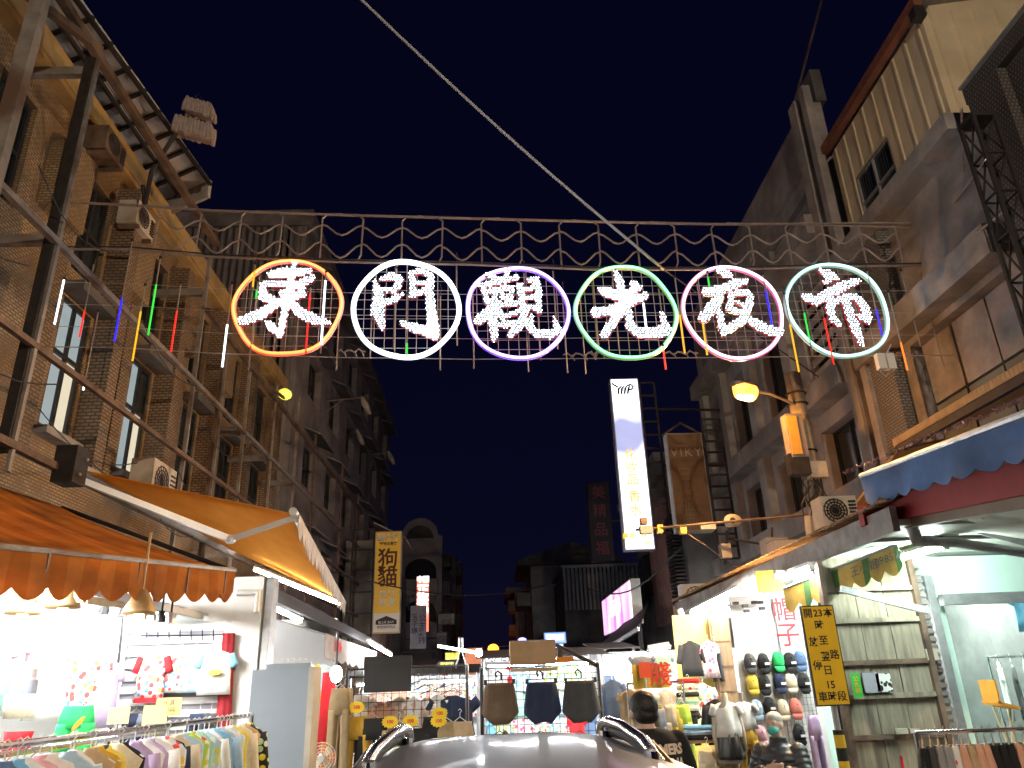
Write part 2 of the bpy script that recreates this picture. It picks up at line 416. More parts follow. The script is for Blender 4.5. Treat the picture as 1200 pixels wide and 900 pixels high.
# vertical tiled fins either side of each window
for i, y in enumerate(wins):
    MB().box((-5.8, y + 0.80, 4.6), (-5.45, y + 1.06, 9.3 if i % 2 == 0 else 9.1)).build('fin', 'tile_brown', LB)
    MB().box((-5.8, y - 0.40, 4.6), (-5.77, y - 0.14, 9.2)).build('fin', 'tile_brown', LB)
    MB().box((-5.8, y - 0.12, 6.98), (-5.5, y + 0.8, 7.12)).build('lintel', 'concrete_dark', LB)
    MB().box((-5.8, y - 0.1, 4.93), (-5.62, y + 0.8, 5.03)).build('sill', 'concrete', LB)
    lit = [['pane_lit', 'pane_lit_warm', 'pane_lit', 'pane_lit'], ['pane_lit', 'pane_lit_warm', 'pane_lit', 'glass_dark']][i] if i < 2 else None
    window(LB, 1, -5.9, y, y + 0.68, 5.08, 6.92, 2, 2, lit, split=[6.15])
    MB().box((-6.25, y - 0.02, 5.05), (-6.15, y + 0.72, 6.95)).build('curtain', 'plaster_cream', LB)
for y in [7.2] + wins: window(LB, 1, -5.95, y, y + 0.68, 7.43, 8.9, 2, 2)
# arched tile panels of the upper storey
for y in (8.3, 10.42, 12.55, 14.7):
    pts = [(0, 0), (0.75, 0)] + [(0.375 + 0.375 * math.cos(t), 0.9 + 0.3 * math.sin(t)) for t in [math.pi * k / 8 for k in range(9)]]
    MB().prism(pts, (-5.8, y, 7.75), UY, UZ, 0.22).build('arch_panel', 'tile_ochre', LB)
# ochre painted cornice, its soffit and the parapet band
MB().box((-5.8, 3.0, 9.42), (-5.6, 19.6, 9.5)).build('cornice_soffit', 'ochre', LB)
MB().box((-5.85, 3.0, 9.503), (-5.58, 19.6, 9.85)).build('cornice', 'ochre', LB)
MB().box((-8.9, 3.0, 9.55), (-5.86, 19.6, 9.7)).build('roof_slab', 'concrete_dark', LB)
MB().box((-5.795, 3.0, 3.3), (-5.6, 19.6, 3.62)).build('floor_beam', 'concrete_dark', LB)
# projecting roof canopy of pale sheets on dark ribs
ca, cb, cc, cd = P(0, -30, 'Z', 10.1), P(60, -50, 'Z', 10.1), P(247, 213, 'Z', 10.1), P(180, 243, 'Z', 10.1)
cano = thing('roof_canopy', 'pale sheet roof canopy on dark ribs jutting over ochre cornice', 'canopy', (ca.x, ca.y, 9.9))
mat('canopy_sheet', (0.62, 0.62, 0.66), 0.6, 0, 0.25, 2, dirt=(0.45, 0.44, 0.46))
nb = 11
rib = MB()
for i in range(nb):
    p, q = ca.lerp(cd, i / (nb - 1)), cb.lerp(cc, i / (nb - 1)); rib.beam(p - UZ * 0.01, q - UZ * 0.01, 0.05, 0.05)
    if i < nb - 1:
        p2, q2 = ca.lerp(cd, (i + 1) / (nb - 1)), cb.lerp(cc, (i + 1) / (nb - 1))
        for j in range(2):
            a_, b_ = p.lerp(q, j / 2 + 0.01), p.lerp(q, j / 2 + 0.49); d_, c_ = p2.lerp(q2, j / 2 + 0.01), p2.lerp(q2, j / 2 + 0.49)
            MB().sheet(a_ + UZ * 0.03, b_ + UZ * 0.03, c_ + UZ * 0.03, d_ + UZ * 0.03, 0.012).build('roof_sheet', 'canopy_sheet', cano)
rib.build('rafter_grid', 'steel_dark', cano)
pl = MB()
for t in (0.0, 0.5, 1.0): pl.beam(ca.lerp(cb, t) - UZ * 0.1, cd.lerp(cc, t) - UZ * 0.06, 0.05, 0.06)
pl.build('purlin', 'steel_dark', cano)
MB().beam(cc - UZ * 0.15, cd - UZ * 0.15, 0.06, 0.35).build('end_board', 'concrete_pale', cano)
MB().beam(cd - UZ * 0.1, (cd.x, cd.y, 9.9), 0.12).beam(ca - UZ * 0.1, (ca.x, ca.y, 9.9), 0.12).build('canopy_post', 'steel_dark', cano)

# ================================================================== left: rusty sign frame standing in front of the facade
SF = thing('facade_frame', 'rusty angle iron frame of posts and rails bolted along the tiled facade', 'frame', (-4.9, 12, 3.3))
posts = [(5.6, 8.9), (7.4, 9.45), (11.72, 9.0), (12.9, 7.75), (14.4, 8.05), (16.2, 8.4), (18.4, 8.9), (20.4, 8.5), (24.4, 8.75), (27.5, 8.5)]
for i, (y, zt) in enumerate(posts):
    w = 0.11 if i < 2 else 0.06
    m = MB().box((-4.9 - w / 2, y - w / 2, 3.3 if i > 1 else 4.1), (-4.9 + w / 2, y + w / 2, zt))
    m.build('post', ('steel_dark' if i == 1 else 'steel_pale') if i in (0, 1, 2, 4, 6) else 'steel_rust', SF)
    if i in (1, 3, 5): MB().box((-4.9 + w / 2 + 0.002, y - 0.02, 3.9), (-4.9 + w / 2 + 0.04, y + 0.03, zt)).build('lit_edge', 'steel_pale', SF)  # pale strip stands in for the bright lit edge of the post
for z, y0, y1, w, mm in ((4.17, 3.5, 28, 0.08, 'steel_rust'), (5.28, 3.5, 28, 0.065, 'steel_rust'), (6.56, 5.6, 28, 0.07, 'steel_pale'), (9.3, 5.6, 11.75, 0.1, 'steel_rust'), (7.95, 11.72, 28, 0.08, 'steel_rust')):
    MB().beam((-4.83, y0, z), (-4.83, y1, z), w, w).build('rail', mm, SF)
MB().beam((-4.83, 3.5, 7.6), (-4.83, 7.4, 9.42), 0.09).build('brace', 'steel_rust', SF)
for y, z in ((7.4, 9.05), (7.4, 6.6), (7.4, 4.25), (11.72, 8.3), (14.4, 6.6), (16.2, 6.6), (18.4, 6.6), (14.4, 4.2), (18.4, 4.2)):
    MB().beam((-5.8, y, z), (-4.95, y, z), 0.09, 0.12).build('bracket', 'steel_pale', SF)
m = MB()
for i in range(10):                              # loose wires sagging along the frame
    y0 = 4 + i * 0.9; z = 4.3 + random.random() * 3.5
    p, q = Vector((-4.75, y0, z)), Vector((-4.75, y0 + 1.5 + random.random(), z - 0.2 + random.random() * 0.4))
    m.tube([p.lerp(q, t / 6) - UZ * (0.25 * math.sin(math.pi * t / 6)) for t in range(7)], 0.008, 4)
m.build('loose_wire', 'cable', SF)
MB().beam((-4.35, 5.6, 3.9), (-4.35, 5.6, 9.6), 0.14, 0.1).build('outer_post', 'steel_pale', SF)

# floodlight bundle on a bent pole above the frame
fl = thing('roof_floodlight', 'pleated plastic covered floodlight on bent pole above cornice', 'lamp', (-5.05, 9.5, 8.9))
mat('plastic_wrap', (0.44, 0.35, 0.31), 0.35, 0, 0.2, 9, 0.3)
MB().tube([(-5.12, 9.5, 8.9), P(170, 240, 'Y', 9.5), P(178, 200, 'Y', 9.5), P(207, 155, 'Y', 9.5)], 0.035, 8).build('pole', 'steel_dark', fl)
for (x0, y0, x1, y1, hh, rr) in ((207, 147, 249, 158, 0.30, 0.030), (219, 124, 249, 133, 0.26, 0.024)):
    a, b = P(x0, y0, 'Y', 9.5), P(x1, y1, 'Y', 9.5); N = 11; rn_ = random.Random(int(x0))
    m = MB()                                      # pleated plastic sheet bunched round the lamp
    for row in (-0.07, 0.07):
        for k in range(N + 1):
            p = a.lerp(b, k / N) + UY * row; h_ = hh * rn_.uniform(0.9, 1.08); q = Vector((rn_.uniform(-.02, .02) + 0.03 * (k / N - 0.5), 0, 0))
            m.tube([p + UZ * h_ / 2 - q, p + q * .5, p - UZ * h_ / 2 + q], [rr * .85, rr * 1.15, rr], 7)
    m.obox((a + b) / 2, (b - a).normalized(), UY, UZ, (b - a).length / 2, 0.08, hh * 0.47)
    tag(m.build('pleated_cover', 'plastic_wrap', fl), kind='stuff')
MB().tube([P(222, 122, 'Y', 9.5), P(232, 110, 'Y', 9.5), P(244, 126, 'Y', 9.5)], 0.012, 5).build('hook', 'steel_dark', fl)

# ================================================================== air conditioners
def aircon(name, label, c, u, w, h, d, out, m='ac_beige', group=None):
    """outdoor unit: c = centre of the front grille face, u = along the front, out = facing direction"""
    c, u, out = Vector(c), Vector(u), Vector(out)
    t = thing(name, label, 'air conditioner', c - out * d / 2 - UZ * h / 2, group)
    MB().obox(c - out * d / 2, u, UZ, out, w / 2, h / 2, d / 2).build('casing', m, t)
    g = MB(); fc = c + u * (-0.14 * w)
    for k in range(4):
        r_ = (0.09 + 0.1 * k) * h
        g.tube([fc + out * 0.015 + (u * math.cos(q) + UZ * math.sin(q)) * r_ for q in [2 * math.pi * i / 20 for i in range(20)]], 0.008, 4, closed=True)
    for k in range(8):
        q = math.pi * k / 8; e = (u * math.cos(q) + UZ * math.sin(q)) * 0.42 * h; g.tube([fc + out * 0.012 - e, fc + out * 0.012 + e], 0.006, 4)
    g.build('fan_grille', 'steel_dark', t)
    l = MB()
    for k in range(6): l.obox(c + u * (0.36 * w) + UZ * (h * (-0.3 + 0.12 * k)) + out * 0.008, u, UZ, out, 0.1 * w, 0.012, 0.008)
    l.build('vent_slats', 'steel_dark', t)
    for s_ in (-1, 1): MB().beam(c - out * d + u * (s_ * w * 0.35) - UZ * (h / 2 + 0.03), c + out * 0.02 + u * (s_ * w * 0.35) - UZ * (h / 2 + 0.03), 0.05, 0.05).build('bracket', 'steel_rust', t)
    return t
aircon('air_conditioner', 'beige outdoor air conditioner below second lit window over orange awning', (-5.1, 11.6, 4.85), UY, 0.85, 0.6, 0.35, UX)
aircon('air_conditioner', 'small brown unit on the upper tiled wall under ochre cornice', (-5.3, 8.95, 9.15), UY, 0.55, 0.38, 0.3, UX, 'steel_rust')
aircon('air_conditioner', 'dark wall unit beside the arched tile panel', (-5.35, 10.2, 8.75), UY, 0.6, 0.4, 0.3, UX, 'ac_beige')

# ================================================================== left: dark tall block and the ones behind it
mat('corrugated_grey', (0.27, 0.245, 0.25), 0.7, 0.1, 0.25, 2, dirt=(0.17, 0.155, 0.155))
TB = thing('apartment_block', 'dark grey tall apartment block with small window hoods beyond tiled building', 'building', (-8, 30, 0))
hs = []
for fl_ in range(4):
    for k in range(6): hs.append((21.5 + k * 3.1, 23.2 + k * 3.1, 4.6 + fl_ * 2.8, 6.0 + fl_ * 2.8))
wall_with_holes(-5.9, -5.5, 20.0, 40.0, 3.3, 15.2, hs).build('wall', 'concrete_mid', TB)
MB().box((-11, 20.0, 0), (-6.3, 40, 15.2)).build('core', 'concrete_dark', TB)
MB().box((-11, 19.9, 15.2), (-5.3, 40, 15.75)).build('parapet', 'concrete_mid', TB)
m = MB()
for k in range(26): m.box((-11 + k * 0.21, 19.84, 3.0), (-10.9 + k * 0.21, 20.0, 15.1))
m.build('corrugated_cladding', 'corrugated_grey', TB)
for h in hs:
    window(TB, 1, -5.8, *h, 3, 2, fm='steel_dark')
    MB().sheet((-5.5, h[0] - 0.15, h[3] + 0.3), (-4.95, h[0] - 0.15, h[3] + 0.05), (-4.95, h[1] + 0.15, h[3] + 0.05), (-5.5, h[1] + 0.15, h[3] + 0.3), 0.04).build('window_hood', 'concrete_mid', TB)
# wall mounted flag arms with old lamps
for k, (px, py, Y) in enumerate(((424, 466, 24), (418, 505, 29), (455, 530, 34))):
    e = P(px, py, 'Y', Y); t = thing('wall_lamp_arm', 'thin bracket arm with unlit lamp on dark tall block', 'lamp', (-5.5, Y, e.z), 'unlit bracket lamps on the dark block')
    MB().tube([(-5.5, Y, e.z - 0.1), (e.x, Y, e.z)], 0.03, 6).tube([(-5.5, Y, e.z - 0.5), ((e.x - 5.5) / 2, Y, e.z - 0.05)], 0.015, 5).build('arm', 'steel_pale', t)
    MB().loft([(Vector((e.x, Y, e.z + 0.05)), UX, UY, 0.05, 0.05), (Vector((e.x + 0.12, Y, e.z - 0.25)), UX, UY, 0.13, 0.1), (Vector((e.x + 0.28, Y, e.z - 0.6)), UX, UY, 0.07, 0.06)], 8).build('lamp_head', 'ac_beige', t)
# yellow wall lantern
yl = thing('wall_lantern', 'small yellow lit lantern on short arm above left rail', 'lamp', P(333, 463, 'X', -4.9))
c = P(334, 462, 'X', -4.75)
MB().ball(c, 0.16, 0.2, 0.13).build('globe', glow('yellow_globe', (0.75, 0.62, 0.05), 1.0), yl)
MB().beam(c - UY * 0.9 - UZ * 0.25, c - UZ * 0.1, 0.05).build('arm', 'steel_rust', yl)

AB = thing('arched_building', 'pale apartment house with round arched balconies further down the street', 'building', (-5, 43, 0))
def arch(c, w, h, n=10):  return [(c[0] - w / 2, c[1])] + [(c[0] + w / 2 * -math.cos(t), c[1] + h + w / 2 * 0.8 * math.sin(t)) for t in [math.pi * k / n for k in range(n + 1)]] + [(c[0] + w / 2, c[1])]
mat('plaster_violet', (0.34, 0.31, 0.32), 0.85, 0, 0.2, 1.2, dirt=(0.2, 0.18, 0.18))
MB().box((-9, 42.0, 0), (-2.75, 52, 8.6)).build('wall', 'plaster_violet', AB)
fa = [(-5.2, 8.6), (-2.75, 8.6), (-2.75, 9.6)] + [(-3.98 + 1.0 * math.cos(t), 9.7 + 0.95 * math.sin(t)) for t in [math.pi * k / 10 for k in range(11)]] + [(-5.2, 9.6)]
MB().prism(fa, (0, 42.3, 0), UX, UZ, -0.4).build('gable', 'plaster_violet', AB)
ring = [(-3.98 + 0.75 * math.cos(t), 9.5 + 0.7 * math.sin(t)) for t in [math.pi * k / 10 for k in range(11)]]
MB().prism(ring, (0, 42.24, 0), UX, UZ, 0.1).build('arch_opening', 'concrete_dark', AB)
for z in (7.1, 4.9):
    MB().prism([(x + 0, z_ + 0) for x, z_ in arch((-3.9, z), 1.7, 0.55)], (0, 41.98, 0), UX, UZ, 0.06).build('arch_opening', 'glass_dark', AB)
    MB().box((-4.85, 41.3, z - 0.75), (-2.95, 41.97, z + 0.05)).build('balcony', 'plaster_violet', AB)
m = MB()
for k in range(6): m.box((-4.85 + k * 0.36, 41.25, 5.55), (-4.8 + k * 0.36, 41.3, 6.3))
m.box((-4.85, 41.25, 6.3), (-2.95, 41.3, 6.36)).build('balcony_window_frame', 'steel_pale', AB)
for z in (8.0, 6.5, 5.0, 3.6): MB().box((-2.75, 43, z), (-2.35, 44.5, z + 0.7)).build('bay_box', 'concrete_dark', AB)
FB = thing('far_block', 'dark far apartment block behind the arched house', 'building', (-3, 60, 0))
MB().box((-7, 55, 0), (-2.6, 66, 10.5)).build('wall', 'concrete_dark', FB)
for z in (3.5, 5.5, 7.5, 9.2): MB().box((-2.6, 55.5, z), (-2.2, 57.5, z + 1.0)).build('bay_box', 'concrete_dark', FB)
for k in range(3): window(FB, 1, -2.6, 58.5 + k * 2, 59.8 + k * 2, 5.2, 6.6, 2, 1)
LT = thing('awning_building', 'narrow white walled shop house behind the dog and cat sign', 'building', (-4, 22, 0))
MB().box((-5.4, 28.2, 0), (-4.4, 39.5, 6.9)).build('wall', 'plaster_cream', LT)
MB().sheet((-4.4, 28.2, 7.6), (-3.2, 28.2, 7.0), (-3.2, 31, 7.0), (-4.4, 31, 7.6), 0.06).build('roof_flap', 'concrete_pale', LT)
for k in range(3): window(LT, 1, -4.4, 29.5 + k * 3.2, 31.2 + k * 3.2, 4.4, 6.0, 2, 1)
# ================================================================== right: grey concrete building with tiled piers
RB = thing('concrete_building', 'stained grey concrete building with mosaic tiled piers and deep ledges', 'building', (7, 9.2, 0))
rh = [(8.0, 9.75, 6.85, 7.75), (8.0, 9.95, 4.35, 6.0)]
wall_with_holes(6.2, 6.6, 3.0, 11.0, 3.3, 8.2, [(4.2, 6.6, 4.4, 6.1)] + [(7.6, 9.9, 4.3, 6.15)]).build('wall', 'concrete', RB)
MB().box((7.0, 3.0, 0), (13, 11.0, 8.2)).build('core', 'concrete_dark', RB)
MB().box((5.85, 7.45, 8.05), (6.7, 11.0, 8.3)).build('ledge', 'concrete', RB)
MB().box((5.9, 7.45, 6.25), (6.195, 11.0, 6.65)).build('ledge', 'concrete', RB)
for y, z0, z1 in ((10.15, 3.4, 6.25), (9.75, 6.65, 8.05)):
    MB().box((6.02, y, z0), (6.198, y + 0.75, z1)).build('tiled_pier', 'tile_grey', RB)
mat('board_green', (0.16, 0.17, 0.15), 0.8, 0, 0.2, 2, dirt=(0.1, 0.1, 0.09))
for i, y in enumerate((7.6, 8.35, 9.12)):
    MB().box((6.35, y + 0.02, 4.32), (6.42, y + 0.74, 5.2)).build('infill_panel', 'board_green', RB)
    MB().box((6.35, y + 0.02, 5.24), (6.42, y + 0.74, 6.13)).build('infill_panel', 'concrete', RB)
# metal clad penthouse on the roof
PH = thing('penthouse', 'cream ribbed metal rooftop room with brown roof edge and barred window', 'rooftop room', (8, 9.2, 8.3))
mat('clad_cream', (0.60, 0.50, 0.34), 0.5, 0.1, 0.1, 2, dirt=(0.48, 0.38, 0.25))
mat('fascia_brown', (0.20, 0.075, 0.045), 0.6, 0.2, 0.3, 5)
y0, y1 = 7.75, 10.72
wh = (9.15, 10.2, 8.32, 9.35)
W = wall_with_holes(6.2, 6.35, y0, y1, 8.3, 10.3, [wh]); W.box((6.35, y0, 8.3), (12, y0 + 0.15, 10.6)); W.box((6.35, y1 - .15, 8.3), (12, y1, 10.6)); W.build('wall', 'clad_cream', PH)
for k in range(9):
    y = y0 + 0.12 + k * 0.34
    zb = 9.4 if wh[0] - 0.03 < y < wh[1] else 8.3
    MB().prism([(-0.035, 0), (0.035, 0), (0.018, 0.018), (-0.018, 0.018)], (6.2, y, zb), UY, Vector((-1, 0, 0)), 10.28 - zb, UZ).build('rib', 'clad_cream', PH)
for k in range(18):
    x = 6.35 + k * 0.32
    MB().prism([(-0.04, 0), (0.04, 0), (0.02, 0.03), (-0.02, 0.03)], (x, y0, 8.3), UX, Vector((0, -1, 0)), 2.1, UZ).build('rib', 'clad_cream', PH)
MB().beam((6.1, y0 - 0.15, 10.4), (6.1, y1 + 0.1, 10.4), 0.12, 0.16).build('roof_edge', 'fascia_brown', PH)
MB().sheet((6.1, y0 - 0.15, 10.48), (12, y0 - 0.15, 11.4), (12, y1 + 0.1, 11.4), (6.1, y1 + 0.1, 10.48), 0.05).build('roof', 'corrugated_grey', PH)
m = MB()
for k in range(16): m.beam((6.15 + k * 0.36, y0 - 0.2, 10.5 + k * 0.055), (6.15 + k * 0.36, y1, 10.5 + k * 0.055), 0.06, 0.05)
m.build('roof_ribs', 'corrugated_grey', PH)
window(PH, -1, 6.28, *wh, 2, 2, fm='galv', fw=0.03)
m = MB()
for k in range(14): m.tube([(6.24, wh[0] + 0.05 + k * 0.073, wh[2]), (6.24, wh[0] + 0.05 + k * 0.073, wh[3])], 0.006, 4)
m.build('window_bars', 'steel_dark', PH)
MB().box((6.02, 7.6, 10.12), (6.17, 7.74, 10.3)).build('gutter_box', 'steel_dark', PH)
# near building clad in perforated mesh
NB = thing('mesh_building', 'dark facade wrapped in perforated tile mesh beside metal penthouse', 'building', (7, 4.5, 0))
MB().box((6.0, 2.0, 4.2), (6.19, 7.0, 8.1)).build('mesh_wall', 'mesh_tile', NB)
MB().box((5.9, 2.0, 8.1), (6.19, 7.1, 8.32)).build('coping', 'mesh_tile', NB)
MB().box((5.88, 6.5, 5.6), (5.998, 7.05, 8.1)).build('mesh_edge', 'mesh_tile', NB)
MB().box((5.86, 2.0, 8.33), (6.19, 7.1, 8.36)).build('coping_flashing', 'galv', NB)

# ================================================================== right: further concrete building with railing
RC = thing('apartment_building', 'grey brown apartment building with slotted parapet and louvres beyond concrete building', 'building', (8, 15.5, 0))
h2 = []
for y in (11.9, 14.2, 16.4, 18.2): h2 += [(y, y + 1.35, 4.6, 5.9), (y, y + 1.35, 6.9, 8.7)]
wall_with_holes(6.2, 6.6, 11.05, 20.0, 3.2, 9.5, h2).build('wall', mat('concrete_mauve', (0.30, 0.275, 0.28), 0.9, 0, 0.25, 1.5, 0.2, dirt=(0.18, 0.165, 0.165)), RC)
MB().box((7.2, 11.05, 0), (13, 20.0, 9.4)).build('core', 'concrete_dark', RC)
mat('concrete_brown', (0.28, 0.25, 0.24), 0.9, 0, 0.35, 1.8, 0.25, dirt=(0.15, 0.13, 0.125))
wall_with_holes(6.1, 6.4, 11.05, 20.0, 9.5, 11.75, [(11.6, 14.9, 10.55, 10.72), (11.6, 13.8, 9.62, 10.2)]).build('parapet', 'concrete_brown', RC)
for k in range(13): MB().box((6.2, 11.65, 9.64 + k * 0.042), (6.3, 13.78, 9.66 + k * 0.042)).build('louvre', 'concrete_pale', RC)
for y, w in ((10.75, 0.2), (11.15, 0.3)): MB().box((5.95, y + 0.02, 3.3), (6.095, y + w, 11.9)).build('pier', 'concrete_brown', RC)
for y in (13.6, 15.85, 17.95, 19.6): MB().box((6.02, y, 3.3), (6.198, y + 0.4, 9.5)).build('pier', 'concrete_pale', RC)
for z in (4.2, 6.2, 9.1): MB().box((5.8, 11.4, z), (6.19, 20.0, z + 0.4)).build('ledge', 'concrete_brown', RC)
for h in h2: window(RC, -1, 6.5, *h, 2, 1, fm='frame_dark')
for k in range(7): MB().box((6.28, 11.95, 6.95 + k * 0.25), (6.3, 13.2, 7.1 + k * 0.25)).build('louvre', 'concrete_pale', RC)
MB().box((6.3, 11.0, 11.75), (6.5, 12.1, 12.5)).build('roof_wall', 'concrete_dark', RC)
MB().tube([(6.35, 11.9, 12.5), P(963, 0, 'Y', 11.9)], 0.025, 5).build('antenna', 'steel_rust', RC)
# right: shop houses behind the light box signs
RD = thing('shop_house', 'dark narrow shop house behind tall white light box sign', 'building', (6, 23, 0))
MB().box((5.2, 20.2, 0), (12, 27, 7.4)).build('wall', 'concrete_dark', RD)
mat('brick_pink', (0.28, 0.15, 0.13), 0.85, 0, 0.3, 3, dirt=(0.16, 0.09, 0.08))
MB().box((4.9, 21.2, 3.2), (5.19, 23.5, 6.6)).build('pink_wall', 'brick_pink', RD)
m = MB()
for k in range(24): m.box((4.9, 20.4, 3.6 + k * 0.1), (5.18, 21.15, 3.65 + k * 0.1))
m.build('roller_louvre', 'steel_dark', RD)
MB().box((4.6, 20.3, 7.4), (12, 27, 7.7)).build('roof_slab', 'concrete_dark', RD)
for k in range(2): window(RD, -1, 5.17, 24 + k * 1.5, 25 + k * 1.5, 4.2, 5.6, 2, 1)
RE = thing('metal_shed', 'pale corrugated metal shed wall above dark shop roofs', 'building', (7, 41, 0))
MB().box((3.5, 38, 0), (10, 44, 6.8)).build('wall', 'concrete_dark', RE)
mat('corrugated_pale', (0.30, 0.30, 0.31), 0.6, 0.2, 0.15, 2)
for k in range(22): MB().box((3.5 + k * 0.2, 37.9, 5.0), (3.62 + k * 0.2, 37.99, 7.0)).build('corrugation', 'corrugated_pale', RE)
MB().box((3.4, 37.8, 7.0), (10, 44, 7.15)).build('roof', 'corrugated_pale', RE)
RF = thing('gabled_house', 'grey gabled house with small balcony far along the street', 'building', (4, 50, 0))
MB().box((2.4, 48, 0), (8, 56, 8.6)).build('wall', 'concrete_pale', RF)
MB().prism([(1.6, 8.6), (8.2, 8.6), (8.2, 8.9), (5, 10), (1.6, 8.95)], (0, 47.6, 0), UX, UZ, -8.5).build('roof', 'concrete_dark', RF)
MB().box((1.5, 49, 6.3), (2.39, 53, 7.1)).build('balcony', 'concrete_pale', RF)
for z in (4, 6.2): window(RF, -1, 2.4, 50, 52, z, z + 1.3, 2, 1)
m = MB()
for k in range(20): m.box((2.45 + k * 0.1, 47.93, 6.2), (2.5 + k * 0.1, 47.99, 8.5))
m.build('corrugated_cladding', 'corrugated_grey', RF)
RG = thing('balcony_house', 'weathered pale house with stacked pipes and balconies far along the street', 'building', (3, 62, 0))
MB().box((1.7, 60, 0), (7, 70, 8.6)).build('wall', 'plaster_violet', RG)
for z in (3.4, 5.2, 7.0): MB().box((1.2, 60.5, z), (1.69, 64, z + 0.8)).build('balcony', 'concrete_pale', RG)
MB().box((1.0, 59.6, 8.4), (7, 70, 8.75)).build('roof', 'concrete_pale', RG)
m = MB()
for k in range(5): m.tube([(1.9 + k * 0.55, 59.85, 1), (1.9 + k * 0.55, 59.85, 8.2)], 0.09, 6)
m.build('drain_pipe', 'concrete_pale', RG)
RH = thing('far_wall', 'very dark row of houses closing the far end of street', 'building', (0, 120, 0))
for i, (x0, x1, z) in enumerate(((-22, -9, 6), (-9, -2.5, 5.0), (-2.5, 3.5, 3.6), (3.5, 20, 6.5))): MB().box((x0, 118 + i * .4, 0), (x1, 130, z)).build('house_front', 'concrete_dark', RH)

# lattice mast at the right end of the banner
LM = thing('lattice_mast', 'dark steel lattice mast carrying the right end of light banner', 'mast', (5.45, 6.7, 3.3))
cs = [(5.52, 6.6), (5.76, 6.6), (5.76, 6.84), (5.52, 6.84)]
m = MB()
for x, y in cs: m.beam((x, y, 3.3), (x, y, 7.5), 0.035)
m.build('chord', 'steel_black', LM)
m = MB()
for k in range(8):
    z = 3.5 + k * 0.5
    for i in range(4):
        a, b = cs[i], cs[(i + 1) % 4]
        m.beam((*a, z), (*b, z), 0.02); m.beam((*a, z), (*b, z + 0.5), 0.016)
m.build('lacing', 'steel_black', LM)
MB().box((5.5, 6.58, 7.5), (5.78, 6.86, 7.55)).build('cap_plate', 'steel_black', LM)
# ================================================================== light banner across the street
BU = Vector((1, 0.045, 0)).normalized(); BN = Vector((0.045, -1, 0)).normalized()
mat('tube_bronze', (0.34, 0.285, 0.265), 0.4, 0.3, 0.2, 9)
mat('wire_grid', (0.5, 0.45, 0.46), 0.45, 0.5, 0.1, 9)
mat('glyph_red', (0.70, 0.03, 0.06), 0.4, 0, 0.1, 5)
glow('led_white', (0.92, 0.93, 1.0), 9.0)
mat('glyph_face', (0.06, 0.06, 0.075), 0.6, 0, 0)
BF = thing('banner_frame', 'bronze rope light frame of waves and loops spanning the street on cables', 'light banner', PB(640, 300))
top = [PB(x, y) for x, y in ((-60, 232), (150, 240), (250, 247), (400, 252), (550, 256), (700, 260), (850, 263), (1000, 262), (1100, 262), (1190, 264))]
low = [PB(x, y) for x, y in ((-60, 292), (150, 292), (250, 301), (400, 307), (550, 310), (700, 316), (850, 316), (1000, 312), (1100, 311), (1190, 306))]
MB().tube(top, 0.018, 6).build('top_cable', 'tube_bronze', BF)
MB().tube([p + BN * 0.03 - UZ * 0.012 for p in top[1:-1]], 0.012, 5).build('top_cable', 'tube_bronze', BF)
MB().tube(low, 0.016, 6).build('lower_cable', 'tube_bronze', BF)
MB().tube([p + BN * 0.03 + UZ * 0.02 for p in low], 0.01, 5).build('lower_cable', 'cable', BF)
def along(poly, x):
    for a, b in zip(poly, poly[1:]):
        if a.x <= x <= b.x: return a.lerp(b, (x - a.x) / (b.x - a.x))
    return poly[-1]
xs = [-4.4 + 0.545 * k for k in range(20)]
for k, x in enumerate(xs):
    t, b = along(top, x), along(low, x)
    if k % 2 == 0: MB().tube([b, b.lerp(t, 0.9), t + BU * 0.06, t + BU * 0.25 + UZ * 0.012], 0.013, 5).build('hanger_loop', 'tube_bronze', BF)
    else: MB().tube([b - BU * 0.05, b.lerp(t, 0.15), b.lerp(t, 0.92) + BU * 0.01, t - BU * 0.07 + UZ * 0.01, t - BU * 0.3 + UZ * 0.015], 0.013, 5).build('hanger_loop', 'tube_bronze', BF)
for fr, amp in ((0.66, 0.115), (0.26, 0.15)):
    for k in range(len(xs) - 1):
        pts = []
        for i in range(9):
            s_ = i / 8; x = xs[k] + 0.545 * s_; t, b = along(top, x), along(low, x)
            pts.append(b.lerp(t, fr) + UZ * (amp * (math.cos(2 * math.pi * s_) * 0.7 - 0.1 + 0.12 * math.sin(k * 2.1 + fr * 9))) + BN * 0.01)
        MB().tube(pts, 0.0135, 5).build('wave_tube', 'tube_bronze', BF)
for dy, r_ in ((36, 0.004), (62, 0.004), (88, 0.004), (112, 0.007)):
    MB().tube([PB(x, y + dy) for x, y in ((-60, 292), (150, 296), (250, 302), (400, 307), (550, 309), (700, 308), (850, 307), (1000, 305), (1190, 304))], r_, 4).build('grid_wire', 'wire_grid', BF)
MB().tube([PB(880, 262), PB(1130, 268), Vector((5.5, 6.7, 7.7))], 0.014, 5).tube([PB(1100, 262), Vector((5.5, 6.6, 6.9))], 0.012, 5).tube([PB(1100, 308), Vector((5.6, 6.7, 6.3))], 0.012, 5).build('anchor_cable', 'tube_bronze', BF)
MB().tube([PB(1155, 250), PB(1165, 285), PB(1180, 305), PB(1199, 320)], 0.03, 6).build('anchor_bundle', 'steel_pale', BF)

